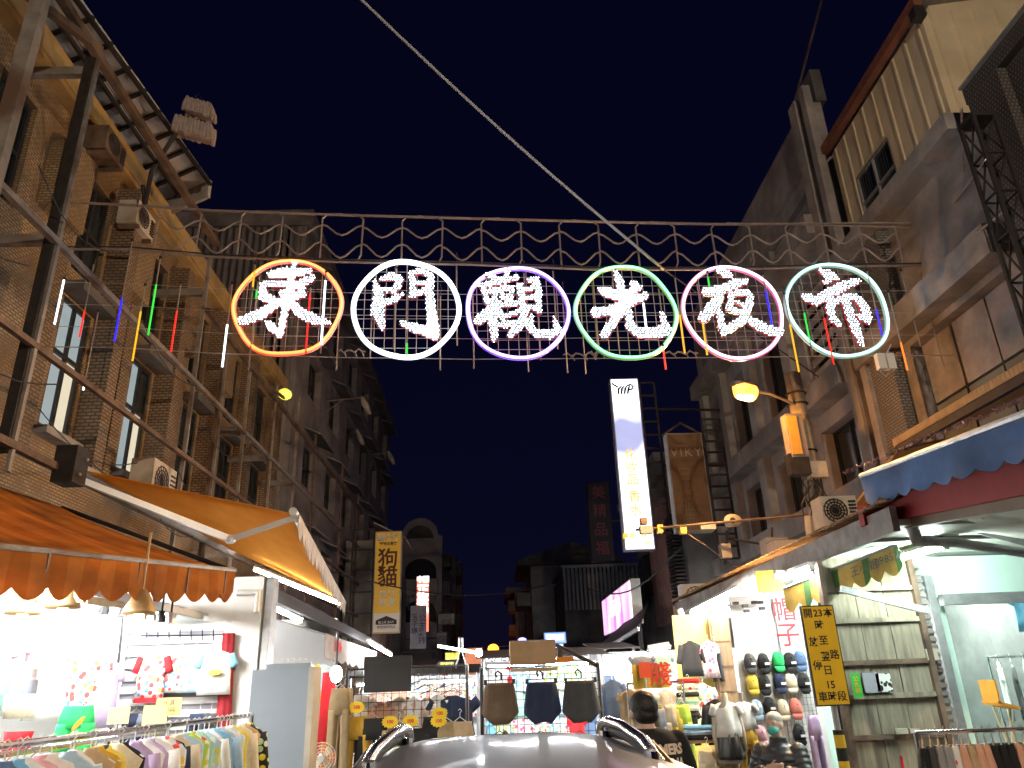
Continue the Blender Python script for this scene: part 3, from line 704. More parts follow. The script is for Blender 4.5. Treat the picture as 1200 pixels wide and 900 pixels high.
GLY = {
 0: ((505, 455, 432, 378), [[(350,205,26),(480,185,40),(650,175,26)], [(535,110,15),(520,250,24),(500,400,28),(480,600,26),(465,695,18)], [(350,590,16),(410,640,30),(460,690,14)],
     [(285,285,14),(310,380,36),(400,420,28)], [(300,275,18),(450,280,26),(560,290,30),(690,235,24)], [(600,290,26),(620,345,24)], [(440,350,16),(630,365,22)], [(390,425,24),(530,410,28),(610,370,22)],
     [(430,430,32),(300,530,38),(160,580,34)], [(530,430,24),(620,520,34),(740,570,38),(850,600,16)]]),
 1: ((527, 467, 425, 385), [[(275,265,14),(305,380,40),(300,500,56),(330,600,28),(345,640,12)], [(330,235,16),(400,215,24),(480,240,22)], [(480,240,20),(455,300,24),(420,340,22)], [(350,330,18),(440,330,18)],
     [(350,430,22),(430,410,24),(490,365,12)], [(560,190,16),(580,280,24),(575,380,20)], [(560,185,16),(660,175,24),(730,210,20)], [(590,270,14),(700,265,16)], [(580,370,18),(640,345,20),(700,330,20)],
     [(725,210,24),(715,350,28),(730,500,36),(745,620,42),(760,690,34)], [(490,590,14),(580,630,30),(680,655,38),(760,690,34)]]),
 2: ((530, 460, 410, 365), [[(290,170,20),(380,215,24)], [(460,125,14),(430,220,24)], [(240,260,18),(380,222,22),(530,190,16)], [(265,300,20),(280,390,20)], [(265,310,16),(350,290,18),(345,380,18),(280,390,18)],
     [(400,290,18),(410,350,16)], [(400,285,16),(490,275,18),(480,350,16),(410,355,16)], [(380,400,24),(290,470,32),(215,540,34)], [(330,420,28),(325,560,32),(335,680,24)], [(370,440,18),(400,500,20),(420,580,20)],
     [(400,415,18),(530,400,18)], [(440,500,14),(560,460,16)], [(385,575,16),(500,560,18)], [(555,260,24),(560,340,20),(570,440,20)], [(560,290,16),(640,290,16),(700,225,16)], [(630,215,14),(690,210,22),(700,300,24),(700,470,20)],
     [(580,360,14),(680,350,14)], [(570,430,16),(690,440,16)], [(600,450,22),(540,570,34),(460,660,22)], [(635,515,16),(615,590,24),(680,650,30),(780,655,32),(845,620,26),(818,520,10)]]),
 3: ((507, 460, 400, 368), [[(445,140,13),(470,220,30),(485,340,32),(480,430,28)], [(310,290,20),(350,310,40),(430,340,32)], [(590,245,28),(630,270,18),(550,310,24),(500,350,26)], [(250,480,34),(380,460,32),(480,420,36),(590,372,32),(670,340,22)],
     [(450,470,34),(380,560,32),(310,660,28)], [(520,470,26),(520,590,32),(580,635,36),(700,645,40),(810,610,38),(785,480,9)]]),
 4: ((505, 460, 395, 365), [[(420,130,13),(470,155,32),(530,175,16)], [(300,310,32),(430,290,30),(560,240,34),(640,225,18)], [(410,350,28),(340,430,40),(250,520,36)], [(390,480,22),(385,580,28),(395,650,14)], [(500,330,18),(490,400,20),(460,450,14)],
     [(520,330,18),(630,310,22),(660,350,22),(620,450,26),(550,540,30),(450,600,26),(400,620,18)], [(550,395,14),(600,425,16)], [(480,460,16),(560,470,18)], [(590,510,22),(680,580,36),(760,615,38),(850,635,22)]]),
 5: ((507, 440, 400, 365), [[(415,140,14),(480,170,40),(550,205,14)], [(440,230,14),(500,200,20)], [(260,355,32),(330,385,34),(450,325,34),(580,265,34),(710,220,20)], [(480,390,22),(430,440,28),(440,530,28),(480,570,18)], [(440,410,20),(560,360,20),(660,345,22)],
     [(660,350,26),(715,430,34),(715,530,32),(655,505,18)], [(570,360,28),(585,500,34),(605,620,34),(615,710,16)]]),
}
RINGS = [(338, 360.8, 62.4, 54.6), (476.2, 362.5, 61.4, 55.6), (606.6, 366.5, 59.2, 52.7), (733.3, 366.5, 57.8, 53.2), (858, 366.5, 57, 52.7), (980.3, 363.6, 57.8, 52.7)]
RC_ = [((1.0, 0.30, 0.02), (1.0, 0.02, 0.008), 'red orange', 1.6, 0.7), ((0.95, 1.0, 1.0), (0.75, 0.9, 1.0), 'white', 3.0, 1.2), ((0.72, 0.5, 1.0), (0.16, 0.015, 0.95), 'violet', 2.0, 0.8),
       ((0.22, 1.0, 0.42), (0.005, 0.42, 0.045), 'green', 1.5, 0.45), ((1.0, 0.70, 0.95), (0.80, 0.01, 0.32), 'pink', 2.0, 0.5), ((0.42, 1.0, 0.92), (0.01, 0.45, 0.38), 'turquoise', 1.6, 0.45)]
octv = [(1, 0, 0), (-1, 0, 0), (0, 1, 0), (0, -1, 0), (0, 0, 1), (0, 0, -1)]
octf = [(0, 2, 4), (2, 1, 4), (1, 3, 4), (3, 0, 4), (2, 0, 5), (1, 2, 5), (3, 1, 5), (0, 3, 5)]
STROKE = ['first', 'second', 'third', 'fourth', 'fifth', 'sixth']
for gi, ((gx, gy, rx, ry), (c1, c2, cn, s1, s2)) in enumerate(zip(RINGS, RC_)):
    C = PB(gx, gy); A = (PB(gx + rx, gy) - PB(gx - rx, gy)).length / 2; B = (PB(gx, gy - ry) - PB(gx, gy + ry)).length / 2
    S = thing('ring_sign', f'{cn} neon ring around a white LED dotted brush character on the banner', 'neon sign', C - UZ * B)
    rnd = random.Random(gi); wob = [(rnd.uniform(0.004, 0.014), rnd.randint(3, 6), rnd.uniform(0, 6)) for _ in range(3)]
    def rim(t, k=1.0): 
        q = 1 + sum(a * math.sin(n * t + p) for a, n, p in wob); return C + BU * (A * q * k * math.cos(t)) + UZ * (B * q * k * math.sin(t))
    ts = [2 * math.pi * i / 56 for i in range(56)]
    MB().tube([rim(t) + BN * 0.05 for t in ts], 0.019 if gi != 1 else 0.024, 8, closed=True).build('neon_tube', glow('neon_' + cn, c1, s1), S, smooth=True)
    MB().tube([rim(t) + BN * 0.02 for t in ts], 0.033 if gi != 1 else 0.035, 8, closed=True).build('halo_tube', glow('neonhalo_' + cn, c2, s2), S, smooth=True)  # wider glowing tube imitates the coloured halo round the neon core
    # carrier wires
    g = MB()
    for k in range(-4, 5):
        h = math.sqrt(max(0, 1 - (k / 5.0) ** 2)); g.tube([C + BU * (A * k / 5.0) + UZ * (B * h), C + BU * (A * k / 5.0) - UZ * (B * h)], 0.0045, 4)
        g.tube([C + UZ * (B * k / 5.0) + BU * (A * h), C + UZ * (B * k / 5.0) - BU * (A * h)], 0.0045, 4)
    g.build('carrier_grid', 'wire_grid', S)
    # character: raised red body with rows of LEDs along each stroke
    (cx, cyy, ax, ay), strokes = GLY[gi]
    def inside(x, y):
        for st in strokes:
            for (x0, y0, r0), (x1, y1, r1) in zip(st, st[1:]):
                dx, dy = x1 - x0, y1 - y0; t = max(0, min(1, ((x - x0) * dx + (y - y0) * dy) / (dx * dx + dy * dy + 1e-9)))
                if math.hypot(x - x0 - dx * t, y - y0 - dy * t) <= r0 + (r1 - r0) * t + 6: return True
        return False
    st_ = 9; cells = {(i, j) for i in range(95) for j in range(95) if inside(100 + i * st_, 80 + j * st_)}
    def W(i, j, d): 
        x, y = 100 + (i - 0.5) * st_, 80 + (j - 0.5) * st_
        return C + BU * (A * (x - cx) / ax) + UZ * (B * (cyy - y) / ay) + BN * d
    d0, d1 = 0.045, 0.07
    left = set(cells)
    while left:                                            # each separate stroke group is a piece of its own
        comp = set(); stack = [left.pop()]
        while stack:
            q = stack.pop(); comp.add(q)
            for di in (-1, 0, 1):
                for dj in (-1, 0, 1):
                    k = (q[0] + di, q[1] + dj)
                    if k in left: left.remove(k); stack.append(k)
        body = MB(); face = MB()
        for (i, j) in comp:
            face.add([W(i, j, d1), W(i + 1, j, d1), W(i + 1, j + 1, d1), W(i, j + 1, d1)], [(0, 1, 2, 3)])
            for (di, dj, a, b) in ((-1, 0, (0, 0), (0, 1)), (1, 0, (1, 1), (1, 0)), (0, -1, (1, 0), (0, 0)), (0, 1, (0, 1), (1, 1))):
                if (i + di, j + dj) not in comp:
                    p, q = (i + a[0], j + a[1]), (i + b[0], j + b[1])
                    body.add([W(*p, d1), W(*q, d1), W(*q, d0), W(*p, d0)], [(0, 1, 2, 3)])
        f_ = face.build('stroke', 'glyph_face', S); tag(body.build('stroke_side', 'glyph_red', f_), kind='stuff')
    led = MB(); sp = 20.5
    rows = int(760 / (sp * 0.87))
    for j in range(rows):
        for i in range(52):
            x = 95 + i * sp + (sp / 2 if j % 2 else 0) + rnd.uniform(-2, 2); y = 85 + j * sp * 0.87 + rnd.uniform(-2, 2)
            if inside(x, y):
                p = C + BU * (A * (x - cx) / ax) + UZ * (B * (cyy - y) / ay) + BN * 0.078
                led.add([p + Vector(v) * 0.0092 for v in octv], octf)
    tag(led.build('leds', 'led_white', S), kind='stuff')

# ------------------------------------------------------------------ meteor light tubes hanging from the banner
MET = {'white': ((0.85, 0.95, 1.0), 2.5), 'red': ((1.0, 0.015, 0.008), 0.9), 'blue': ((0.012, 0.01, 1.0), 1.1), 'yellow': ((1.0, 0.5, 0.01), 0.85), 'green': ((0.02, 0.7, 0.05), 0.9), 'orange': ((1.0, 0.2, 0.02), 1.2)}
for k_, (c_, s_) in MET.items(): glow('meteor_' + k_, c_, s_, (0.05, 0.05, 0.05))
def place(x):
    xs_ = [r[0] for r in RINGS]; nm = [c[2] for c in RC_]
    for i, xr in enumerate(xs_):
        if abs(x - xr) < 56: return f'crossing the {nm[i]} ring'
    if x < xs_[0] - 150: return 'in front of the tiled wall'
    if x < xs_[0]: return 'beside the red orange ring'
    if x > 1040: return 'in front of the concrete building'
    i = max(k for k in range(6) if xs_[k] < x)
    return f'beyond the {nm[i]} ring' if i == 5 else f'between the {nm[i]} and {nm[i+1]} rings'
TUBES = [  # px x,y of the top end, px y of the bottom end, colour, lit part from..to (fraction of the length)
 (75, 328, 380, 'white', 0, 1), (110, 310, 395, 'red', .65, 1), (115, 366, 457, 'white', .93, 1), (155, 283, 400, 'blue', .58, 1), (170, 335, 423, 'yellow', .35, 1), (188, 303, 393, 'green', .35, 1), (212, 333, 413, 'red', .4, 1), (272, 333, 430, 'white', .5, 1),
 (299, 310, 364, 'yellow', .15, .5), (302, 330, 434, 'green', .1, .2), (364, 337, 414, 'red', .1, 1), (382, 320, 414, 'white', .1, .9), (399, 345, 434, None, 0, 0), (437, 337, 420, None, 0, 0), (464, 315, 409, 'white', .3, .4), (478, 345, 417, 'green', .8, 1), (516, 347, 434, None, 0, 0), (535, 310, 405, None, 0, 0),
 (554, 347, 432, None, 0, 0), (614, 320, 436, None, 0, 0), (648, 318, 409, None, 0, 0), (659, 345, 437, None, 0, 0), (631, 368, 422, None, 0, 0), (680, 352, 438, None, 0, 0), (694, 331, 414, None, 0, 0), (718, 330, 409, None, 0, 0), (754, 355, 393, 'white', 0, 1), (772, 339, 370, None, 0, 0), (777, 406, 433, 'red', .2, 1), (791, 326, 414, 'yellow', .5, 1), (817, 333, 416, 'yellow', .5, 1),
 (829, 320, 337, 'green', .3, 1), (894, 322, 385, 'blue', .3, 1), (919, 345, 436, 'yellow', .4, 1), (936, 334, 418, 'green', .4, .8), (963, 360, 427, 'red', .2, 1), (1007, 384, 406, 'white', .2, 1), (1016, 318, 393, 'blue', .6, 1), (1041, 343, 434, 'orange', .65, 1), (1056, 318, 405, None, 0, 0),
 (1080, 333, 431, None, 0, 0), (1106, 342, 431, None, 0, 0), (1119, 320, 400, None, 0, 0), (1146, 343, 431, None, 0, 0), (1151, 316, 393, None, 0, 0)]
for (x, yt, yb, c, f0, f1) in TUBES:
    o_ = -0.06 if c else 0.06; a = PB(x, yt, o_); L = a.z - PB(x, yb, o_).z
    b = a - UZ * L
    lab = (f'meteor light tube glowing {c} {place(x)}' if c else f'unlit bronze meteor light tube {place(x)}')
    t = thing('meteor_light', lab, 'light tube', b, 'meteor light tubes on the banner')
    if c:
        if f0 > 0.02: MB().tube([a, a.lerp(b, f0)], 0.0095, 6).build('dark_tube', 'tube_bronze', t)
        n = max(2, int(L * (f1 - f0) / 0.035)); m = MB()
        for k in range(n):
            p, q = a.lerp(b, f0 + (f1 - f0) * (k + 0.06) / n), a.lerp(b, f0 + (f1 - f0) * (k + 0.94) / n); m.tube([p, q], 0.013, 6)
        m.build('lit_tube', 'meteor_' + c, t)
        if f1 < 0.98: MB().tube([a.lerp(b, f1), b], 0.0095, 6).build('dark_tube', 'tube_bronze', t)
    else: MB().tube([a, b], 0.0095, 6).build('dark_tube', 'tube_bronze', t)
    MB().tube([a + UZ * 0.03, a], 0.018, 6).build('cap', 'steel_dark', t)
    MB().tube([a + UZ * 0.03, a + UZ * 0.10 + BU * 0.02, Vector((a.x, 8.9 + 0.045 * a.x, a.z + 0.16))], 0.004, 4).build('cord', 'cable', t)
# curled cable ends tied along the bottom wire
for k, (x0, x1, y) in enumerate(((395, 428, 412), (660, 700, 416), (690, 715, 414), (780, 818, 414), (1040, 1070, 415))):
    p, q = PB(x0, y), PB(x1, y - 1); t = MB(); t.tube([p.lerp(q, i / 8) + UZ * (0.03 * math.sin(i * 2.3)) for i in range(9)], 0.012, 5)
    for i in (2, 5, 7): t.tube([p.lerp(q, i / 8), p.lerp(q, i / 8) - UZ * 0.08 + BU * 0.03], 0.008, 4)
    tag(t.build('cable_knot', 'tube_bronze'), 'twisted cable splice tied along the bottom banner wire', 'cable', 'cable splices on the bottom banner wire')
# transformer box pair strapped under the turquoise ring
tb = thing('power_box', 'pair of white power boxes strapped below the turquoise ring', 'power box', PB(1038, 435, -0.1))
for x in (1032, 1043): MB().obox(PB(x, 424, -0.1), BU, UZ, BN, 0.055, 0.11, 0.04).build('box', 'white_paint', tb)
MB().tube([PB(1030, 412, -0.1), PB(1036, 420, -0.1), PB(1044, 404, -0.1)], 0.007, 4).tube([PB(1031, 435, -0.1), PB(1038, 441, -0.1), PB(1046, 432, -0.1)], 0.008, 4).build('cord', 'cable_pale', tb)
# long pale cable running diagonally overhead
a, b = P(398, -25, 'Y', 7.6), P(778, 316, 'Y', 9.0)
tag(MB().tube([a.lerp(b, t / 14) - UZ * (0.12 * math.sin(math.pi * t / 14)) for t in range(15)], 0.02, 8).build('overhead_cable', 'cable_pale', smooth=True), 'long pale cable running diagonally overhead down to the banner', 'cable')
b2 = P(1000, 470, 'Y', 13)
tag(MB().tube([b.lerp(b2, t / 8) for t in range(9)], 0.012, 5).build('overhead_cable', 'cable'), 'thin dark cable leaving the green ring towards the utility pole', 'cable')
# ================================================================== street lamps on utility poles
mat('pole_concrete', (0.30, 0.26, 0.22), 0.85, 0, 0.3, 4, 0.2, dirt=(0.16, 0.13, 0.1))
glow('sodium_bulb', (1.0, 0.24, 0.02), 4.5)
def cobra(t, base, tip, d, power, colr=(1.0, 0.56, 0.22), aim=None, glowp=0):
    """lamp arm from base to tip with an elliptical sodium head, bulb facing down"""
    d = Vector(d).normalized(); s_ = d.cross(UZ).normalized()
    MB().tube([base, base.lerp(tip, 0.6) + UZ * 0.04, tip], 0.022, 6).build('arm', 'steel_pale', t)
    c = tip + d * 0.2
    hb = MB()
    rings = [(c - d * 0.26 + UZ * 0.03, 0.05, 0.04), (c - d * 0.12 + UZ * 0.05, 0.10, 0.05), (c + d * 0.08 + UZ * 0.05, 0.11, 0.05), (c + d * 0.24 + UZ * 0.03, 0.06, 0.04)]
    hb.loft([(p, s_, UZ, a, b) for p, a, b in rings], 10); hd = hb.build('lamp_housing', 'steel_pale', t, smooth=True)
    bm_ = MB(); bm_.loft([(c - d * 0.21 - UZ * 0.03, s_, UZ, 0.06, 0.06), (c - d * 0.12 - UZ * 0.06, s_, UZ, 0.145, 0.13), (c + d * 0.10 - UZ * 0.06, s_, UZ, 0.145, 0.13), (c + d * 0.21 - UZ * 0.03, s_, UZ, 0.05, 0.05)], 12)
    bm_.build('lamp_bowl', 'sodium_bulb', t, smooth=True)
    L = bpy.data.lights.new('sodium_light', 'SPOT'); L.energy = power; L.color = colr; L.shadow_soft_size = 0.1
    L.spot_size = R(165); L.spot_blend = 0.35                     # road optic: throws across the street and down
    lo = bpy.data.objects.new('sodium_light', L); col.objects.link(lo); lo.parent = t; lo.location = c - UZ * 0.2 - t.location
    lo.rotation_euler = (aim[0] - c).to_track_quat('-Z', 'Y').to_euler() if aim else (0, 0, 0)
    if glowp:
        G = bpy.data.lights.new('bowl_glow', 'POINT'); G.energy = glowp; G.color = (1.0, 0.42, 0.08); G.shadow_soft_size = 0.1
        go = bpy.data.objects.new('bowl_glow', G); col.objects.link(go); go.parent = t; go.location = c - UZ * 0.22 - t.location
YP = 11.0
pb = P(962, 620, 'Y', YP); pt = P(938, 438, 'Y', YP)
SL = thing('street_lamp', 'concrete utility pole with glowing orange sodium lamp and cable boxes', 'street lamp', (pb.x, YP, 0))
px_ = pb.x
MB().tube([(px_, YP, 0), (px_, YP, pt.z)], [0.17, 0.125], 14).build('pole', 'pole_concrete', SL, smooth=True)
a = P(930, 473, 'Y', YP - 0.12); tip = P(884, 458, 'Y', YP - 0.5)
cobra(SL, Vector((px_ - 0.1, YP - 0.1, a.z)), tip, (-1, -0.55, 0.05), 1900, aim=[Vector((-4.5, 9.5, 3.0))], glowp=140)
for z in (pt.z - 0.35, a.z + 0.02, a.z - 0.75): MB().tube([(px_ + 0.15 * math.cos(q), YP + 0.15 * math.sin(q), z) for q in [2 * math.pi * i / 14 for i in range(14)]], 0.015, 5, closed=True).build('strap', 'steel_dark', SL)
mat('box_yellow', (0.62, 0.36, 0.06), 0.5, 0, 0.12, 6)
c = P(931, 512, 'Y', YP - 0.25)
b_ = MB().obox(c, UX, UZ, UY, 0.13, 0.34, 0.1).build('meter_box', 'concrete_brown', SL)
MB().obox(c - UY * 0.105 - UX * 0.04, UX, UZ, UY, 0.075, 0.3, 0.008).build('yellow_plate', 'box_yellow', b_)
c = P(935, 545, 'Y', YP - 0.25)
MB().obox(c, UX, UZ, UY, 0.15, 0.16, 0.09).build('junction_box', 'steel_dark', SL)
MB().obox(P(957, 551, 'Y', YP - 0.22), UX, UZ, UY, 0.13, 0.12, 0.08).build('junction_box', 'ac_beige', SL)
m = MB(); rr = random.Random(5)
for k in range(14):
    x = 938 + rr.random() * 26; p = P(x, 560 + rr.random() * 12, 'Y', YP - 0.22); q = P(x + rr.uniform(-8, 8), 585 + rr.random() * 30, 'Y', YP - 0.2)
    m.tube([p, p.lerp(q, 0.5) + Vector((rr.uniform(-.12, .12), -0.06, 0)), q], 0.012, 4)
m.build('cable_tangle', 'cable', SL)
MB().tube([P(947, 605, 'Y', YP - 0.3), P(950, 635, 'Y', YP - 0.3)], 0.06, 8).build('conduit', 'ac_beige', SL)
# the next lamp of the same row, behind the viewer on the same pavement
S2 = thing('street_lamp', 'matching sodium street lamp on the pavement beyond the mesh clad building', 'street lamp', (4.9, -4.5, 0))
MB().tube([(4.9, -4.5, 0), (4.9, -4.5, 8.0)], [0.17, 0.125], 14).build('pole', 'pole_concrete', S2, smooth=True)
cobra(S2, Vector((4.8, -4.5, 7.4)), Vector((3.4, -4.4, 7.7)), (-1, 0, 0.05), 3700, (1.0, 0.80, 0.58), aim=[Vector((-1.0, 8, 3.5))])
# far lamp down the street
fc = P(578, 759, 'Y', 60)
S3 = thing('street_lamp', 'small distant sodium street lamp glowing above the far stalls', 'street lamp', (fc.x + 1.6, 60, 0))
MB().tube([(fc.x + 1.6, 60, 0), (fc.x + 1.6, 60, fc.z + 0.3)], 0.1, 8).build('pole', 'pole_concrete', S3)
cobra(S3, Vector((fc.x + 1.6, 60, fc.z + 0.1)), Vector((fc.x + 0.1, 60, fc.z)), (-1, -0.3, 0), 150)
MB().ball((fc.x, 59.8, fc.z - 0.1), 0.42, 0.4, 0.36).build('globe', 'sodium_bulb', S3)

# ------------------------------------------------------------------ camera bar with loudspeaker, lamps and cameras
CB = thing('camera_bar', 'horizontal pole bar with orange signal boxes and round loudspeaker', 'camera bar', P(850, 640, 'Y', 12))
p0, p1 = P(745, 621, 'Y', 12), P(948, 603, 'Y', 11.2)
MB().tube([p0, p1], 0.02, 6).build('bar', 'steel_rust', CB)
for (x, y, sx_, sz_, mm, nm) in ((773, 620, .045, .06, 'box_yellow', 'signal_box'), (800, 621, .05, .065, 'box_yellow', 'signal_box'), (829, 617, .12, .055, 'concrete_brown', 'camera'), (757, 621, .10, .06, 'concrete_brown', 'camera'), (754, 611, .05, .05, 'steel_rust', 'camera')):
    MB().obox(P(x, y, 'Y', 11.93), UX, UZ, UY, sx_, sz_, 0.06).build(nm, mm, CB)
c = P(857, 611, 'Y', 11.8)
MB().loft([(c + UY * 0.2, UX, UZ, 0.05, 0.05), (c + UY * 0.12, UX, UZ, 0.07, 0.07), (c - UY * 0.05, UX, UZ, 0.135, 0.1), (c - UY * 0.08, UX, UZ, 0.14, 0.105)], 16).build('loudspeaker', 'ac_beige', CB, smooth=True)
MB().loft([(c - UY * 0.082, UX, UZ, 0.05, 0.05), (c - UY * 0.1, UX, UZ, 0.03, 0.03)], 10).build('speaker_core', 'steel_dark', CB)
MB().tube([P(852, 622, 'Y', 11.95), P(852, 640, 'Y', 11.95), P(850, 662, 'Y', 11.95)], 0.025, 6).build('drop_arm', 'steel_dark', CB)
MB().obox(P(850, 646, 'Y', 11.9), UX, UZ, UY, 0.08, 0.11, 0.07).build('junction_box', 'concrete_brown', CB)
MB().tube([P(806, 626, 'Y', 12), P(828, 640, 'Y', 11.9), P(845, 652, 'Y', 11.9)], 0.010, 4).tube([P(850, 655, 'Y', 11.9), P(858, 664, 'Y', 11.9), P(880, 664, 'Y', 11.9)], 0.01, 4).build('cord', 'steel_rust', CB)
MB().tube([P(852, 631, 'Y', 11.95), P(890, 637, 'Y', 11.6)], 0.02, 5).tube([P(905, 618, 'Y', 11.6), P(905, 634, 'Y', 11.6)], 0.02, 5).build('stay', 'steel_dark', CB)
# thin service wires crossing the street near the far end
for (x0, y0, Y0, x1, y1, Y1, lab) in ((380, 668, 20, 640, 686, 30, 'thin service wire drooping across the street behind the signs'), (690, 690, 24, 800, 640, 16, 'thin dark wire between pink light box and louvre wall')):
    p, q = P(x0, y0, 'Y', Y0), P(x1, y1, 'Y', Y1)
    tag(MB().tube([p.lerp(q, i / 10) - UZ * (0.5 * math.sin(math.pi * i / 10)) for i in range(11)], 0.02, 4).build('service_wire', 'cable'), lab, 'cable')
# ================================================================== signs
def quadframe(p_tl, p_tr, p_bl):
    u = (p_tr - p_tl); v = (p_tl - p_bl); return u.length, v.length, u.normalized(), v.normalized()
mat('sign_ochre', (0.50, 0.30, 0.05), 0.5, 0, 0.1, 3, dirt=(0.38, 0.22, 0.05))
mat('sign_dark', (0.03, 0.028, 0.035), 0.5, 0, 0.2, 4)
mat('sign_grey', (0.36, 0.36, 0.42), 0.5, 0, 0.12, 3)
mat('ink_black', (0.012, 0.011, 0.015), 0.6, 0, 0)
mat('ink_white', (0.8, 0.8, 0.78), 0.6, 0, 0)
mat('ink_red', (0.75, 0.03, 0.04), 0.6, 0, 0)
mat('ink_maroon', (0.10, 0.02, 0.02), 0.6, 0, 0)
mat('ink_grey', (0.10, 0.10, 0.13), 0.6, 0, 0)
mat('ink_yellow', (0.75, 0.55, 0.08), 0.6, 0, 0)
def board(name, label, cat, x0, x1, z0, z1, Y, depth, m_face, m_case, group=None, loc=None):
    """upright sign that looks down the street (towards -y): case + face part"""
    t = thing(name, label, cat, ((x0 + x1) / 2, Y + depth / 2, z0), group)
    MB().box((x0, Y, z0), (x1, Y + depth, z1)).build('case', m_case, t)
    MB().box((x0 + 0.03, Y - 0.012, z0 + 0.03), (x1 - 0.03, Y - 0.002, z1 - 0.03)).build('face', m_face, t)
    return t
def lattice(name, label, x0, x1, z0, z1, Y, n, group=None, mm='steel_dark'):
    t = thing(name, label, 'sign bracket', ((x0 + x1) / 2, Y, z0), group); m = MB()
    for x in (x0, x1): m.beam((x, Y, z0), (x, Y, z1), 0.05)
    m.build('upright', mm, t)
    for k in range(n + 1): MB().beam((x0, Y, z0 + (z1 - z0) * k / n), (x1, Y, z0 + (z1 - z0) * k / n), 0.045).build('rung', mm, t)
    return t
# dog and cat supplies sign
Y = 25; a, b = P(440, 623, 'Y', Y), P(468.5, 742, 'Y', Y)
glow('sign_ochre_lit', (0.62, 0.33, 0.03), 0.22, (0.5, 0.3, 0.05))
s = board('shop_sign', 'tall ochre vertical sign with dark dog and cat characters', 'sign', a.x, b.x, b.z, a.z, Y, 0.25, 'sign_ochre_lit', 'plaster_cream')
cx = (a.x + b.x) / 2; w = b.x - a.x; h = a.z - b.z
F = lambda f: Vector((cx, Y - 0.02, b.z + h * f))
MB().box((a.x + 0.03, Y - 0.018, b.z + 0.05), (b.x - 0.03, Y - 0.013, b.z + h * 0.19)).build('white_panel', 'ink_white', s)
text('寵會所', w * 0.27, F(0.93), UX, UZ, 'ink_white', s, bold=0.012)
text('寵物百貨館', w * 0.13, F(0.87), UX, UZ, 'ink_maroon', s, bold=0.004)
text('狗', w * 0.78, F(0.71), UX, UZ, 'ink_maroon', s, bold=0.010); text('貓', w * 0.78, F(0.53), UX, UZ, 'ink_maroon', s, bold=0.010)
text('飼 料', w * 0.26, F(0.37), UX, UZ, 'ink_white', s, bold=0.008); text('百 貨', w * 0.26, F(0.29), UX, UZ, 'ink_white', s, bold=0.008)
MB().prism([(-0.33, 0), (0.33, 0), (0.33, 0.13), (0, 0.26), (-0.33, 0.13)], (cx, Y - 0.019, b.z + h * 0.085), UX, UZ, 0.004).build('house_logo', 'ink_black', s)
text('BLUE BAY', w * 0.13, (cx, Y - 0.026, b.z + h * 0.105), UX, UZ, 'ink_white', s); text('專營寵物用品', w * 0.11, F(0.06), UX, UZ, 'ink_maroon', s)
lattice('sign_bracket', 'black ladder bracket carrying the ochre dog and cat sign', a.x - 0.75, a.x - 0.05, b.z - 0.7, a.z + 0.1, Y + 0.1, 6)
# red lit sign and grey sign
Y = 33; a, b = P(488, 675, 'Y', Y), P(503, 741, 'Y', Y)
glow('sign_red_lit', (1.0, 0.14, 0.07), 1.5)
s = board('shop_sign', 'glowing red vertical sign with white characters', 'sign', a.x, b.x, b.z, a.z, Y, 0.2, 'sign_red_lit', 'sign_dark')
glow('ink_white_lit', (1, 0.9, 0.85), 1.8)
cx = (a.x + b.x) / 2; h = a.z - b.z
for i, ch in enumerate(('中國', '正', '老', '牌')): text(ch, 0.5 if i else 0.26, (cx, Y - 0.02, a.z - h * (0.07 + 0.2 * i)), UX, UZ, 'ink_white_lit', s, bold=0.02)
Y = 31; a, b = P(481, 710, 'Y', Y), P(499, 760, 'Y', Y)
s = board('shop_sign', 'blue grey vertical sign with two columns of dark characters', 'sign', a.x, b.x, b.z, a.z, Y, 0.2, 'sign_grey', 'sign_grey')
cx = (a.x + b.x) / 2
text('玉\n子\n燒', 0.26, (cx - 0.14, Y - 0.02, (a.z + b.z) / 2 + 0.1), UX, UZ, 'ink_grey', s, bold=0.006); text('公\n主\n雞\n排', 0.28, (cx + 0.16, Y - 0.02, (a.z + b.z) / 2 - 0.1), UX, UZ, 'ink_grey', s, bold=0.006)
lattice('sign_bracket', 'black ladder bracket below the blue grey sign', a.x - 0.3, b.x + 0.4, b.z - 1.6, b.z - 0.1, Y, 4)
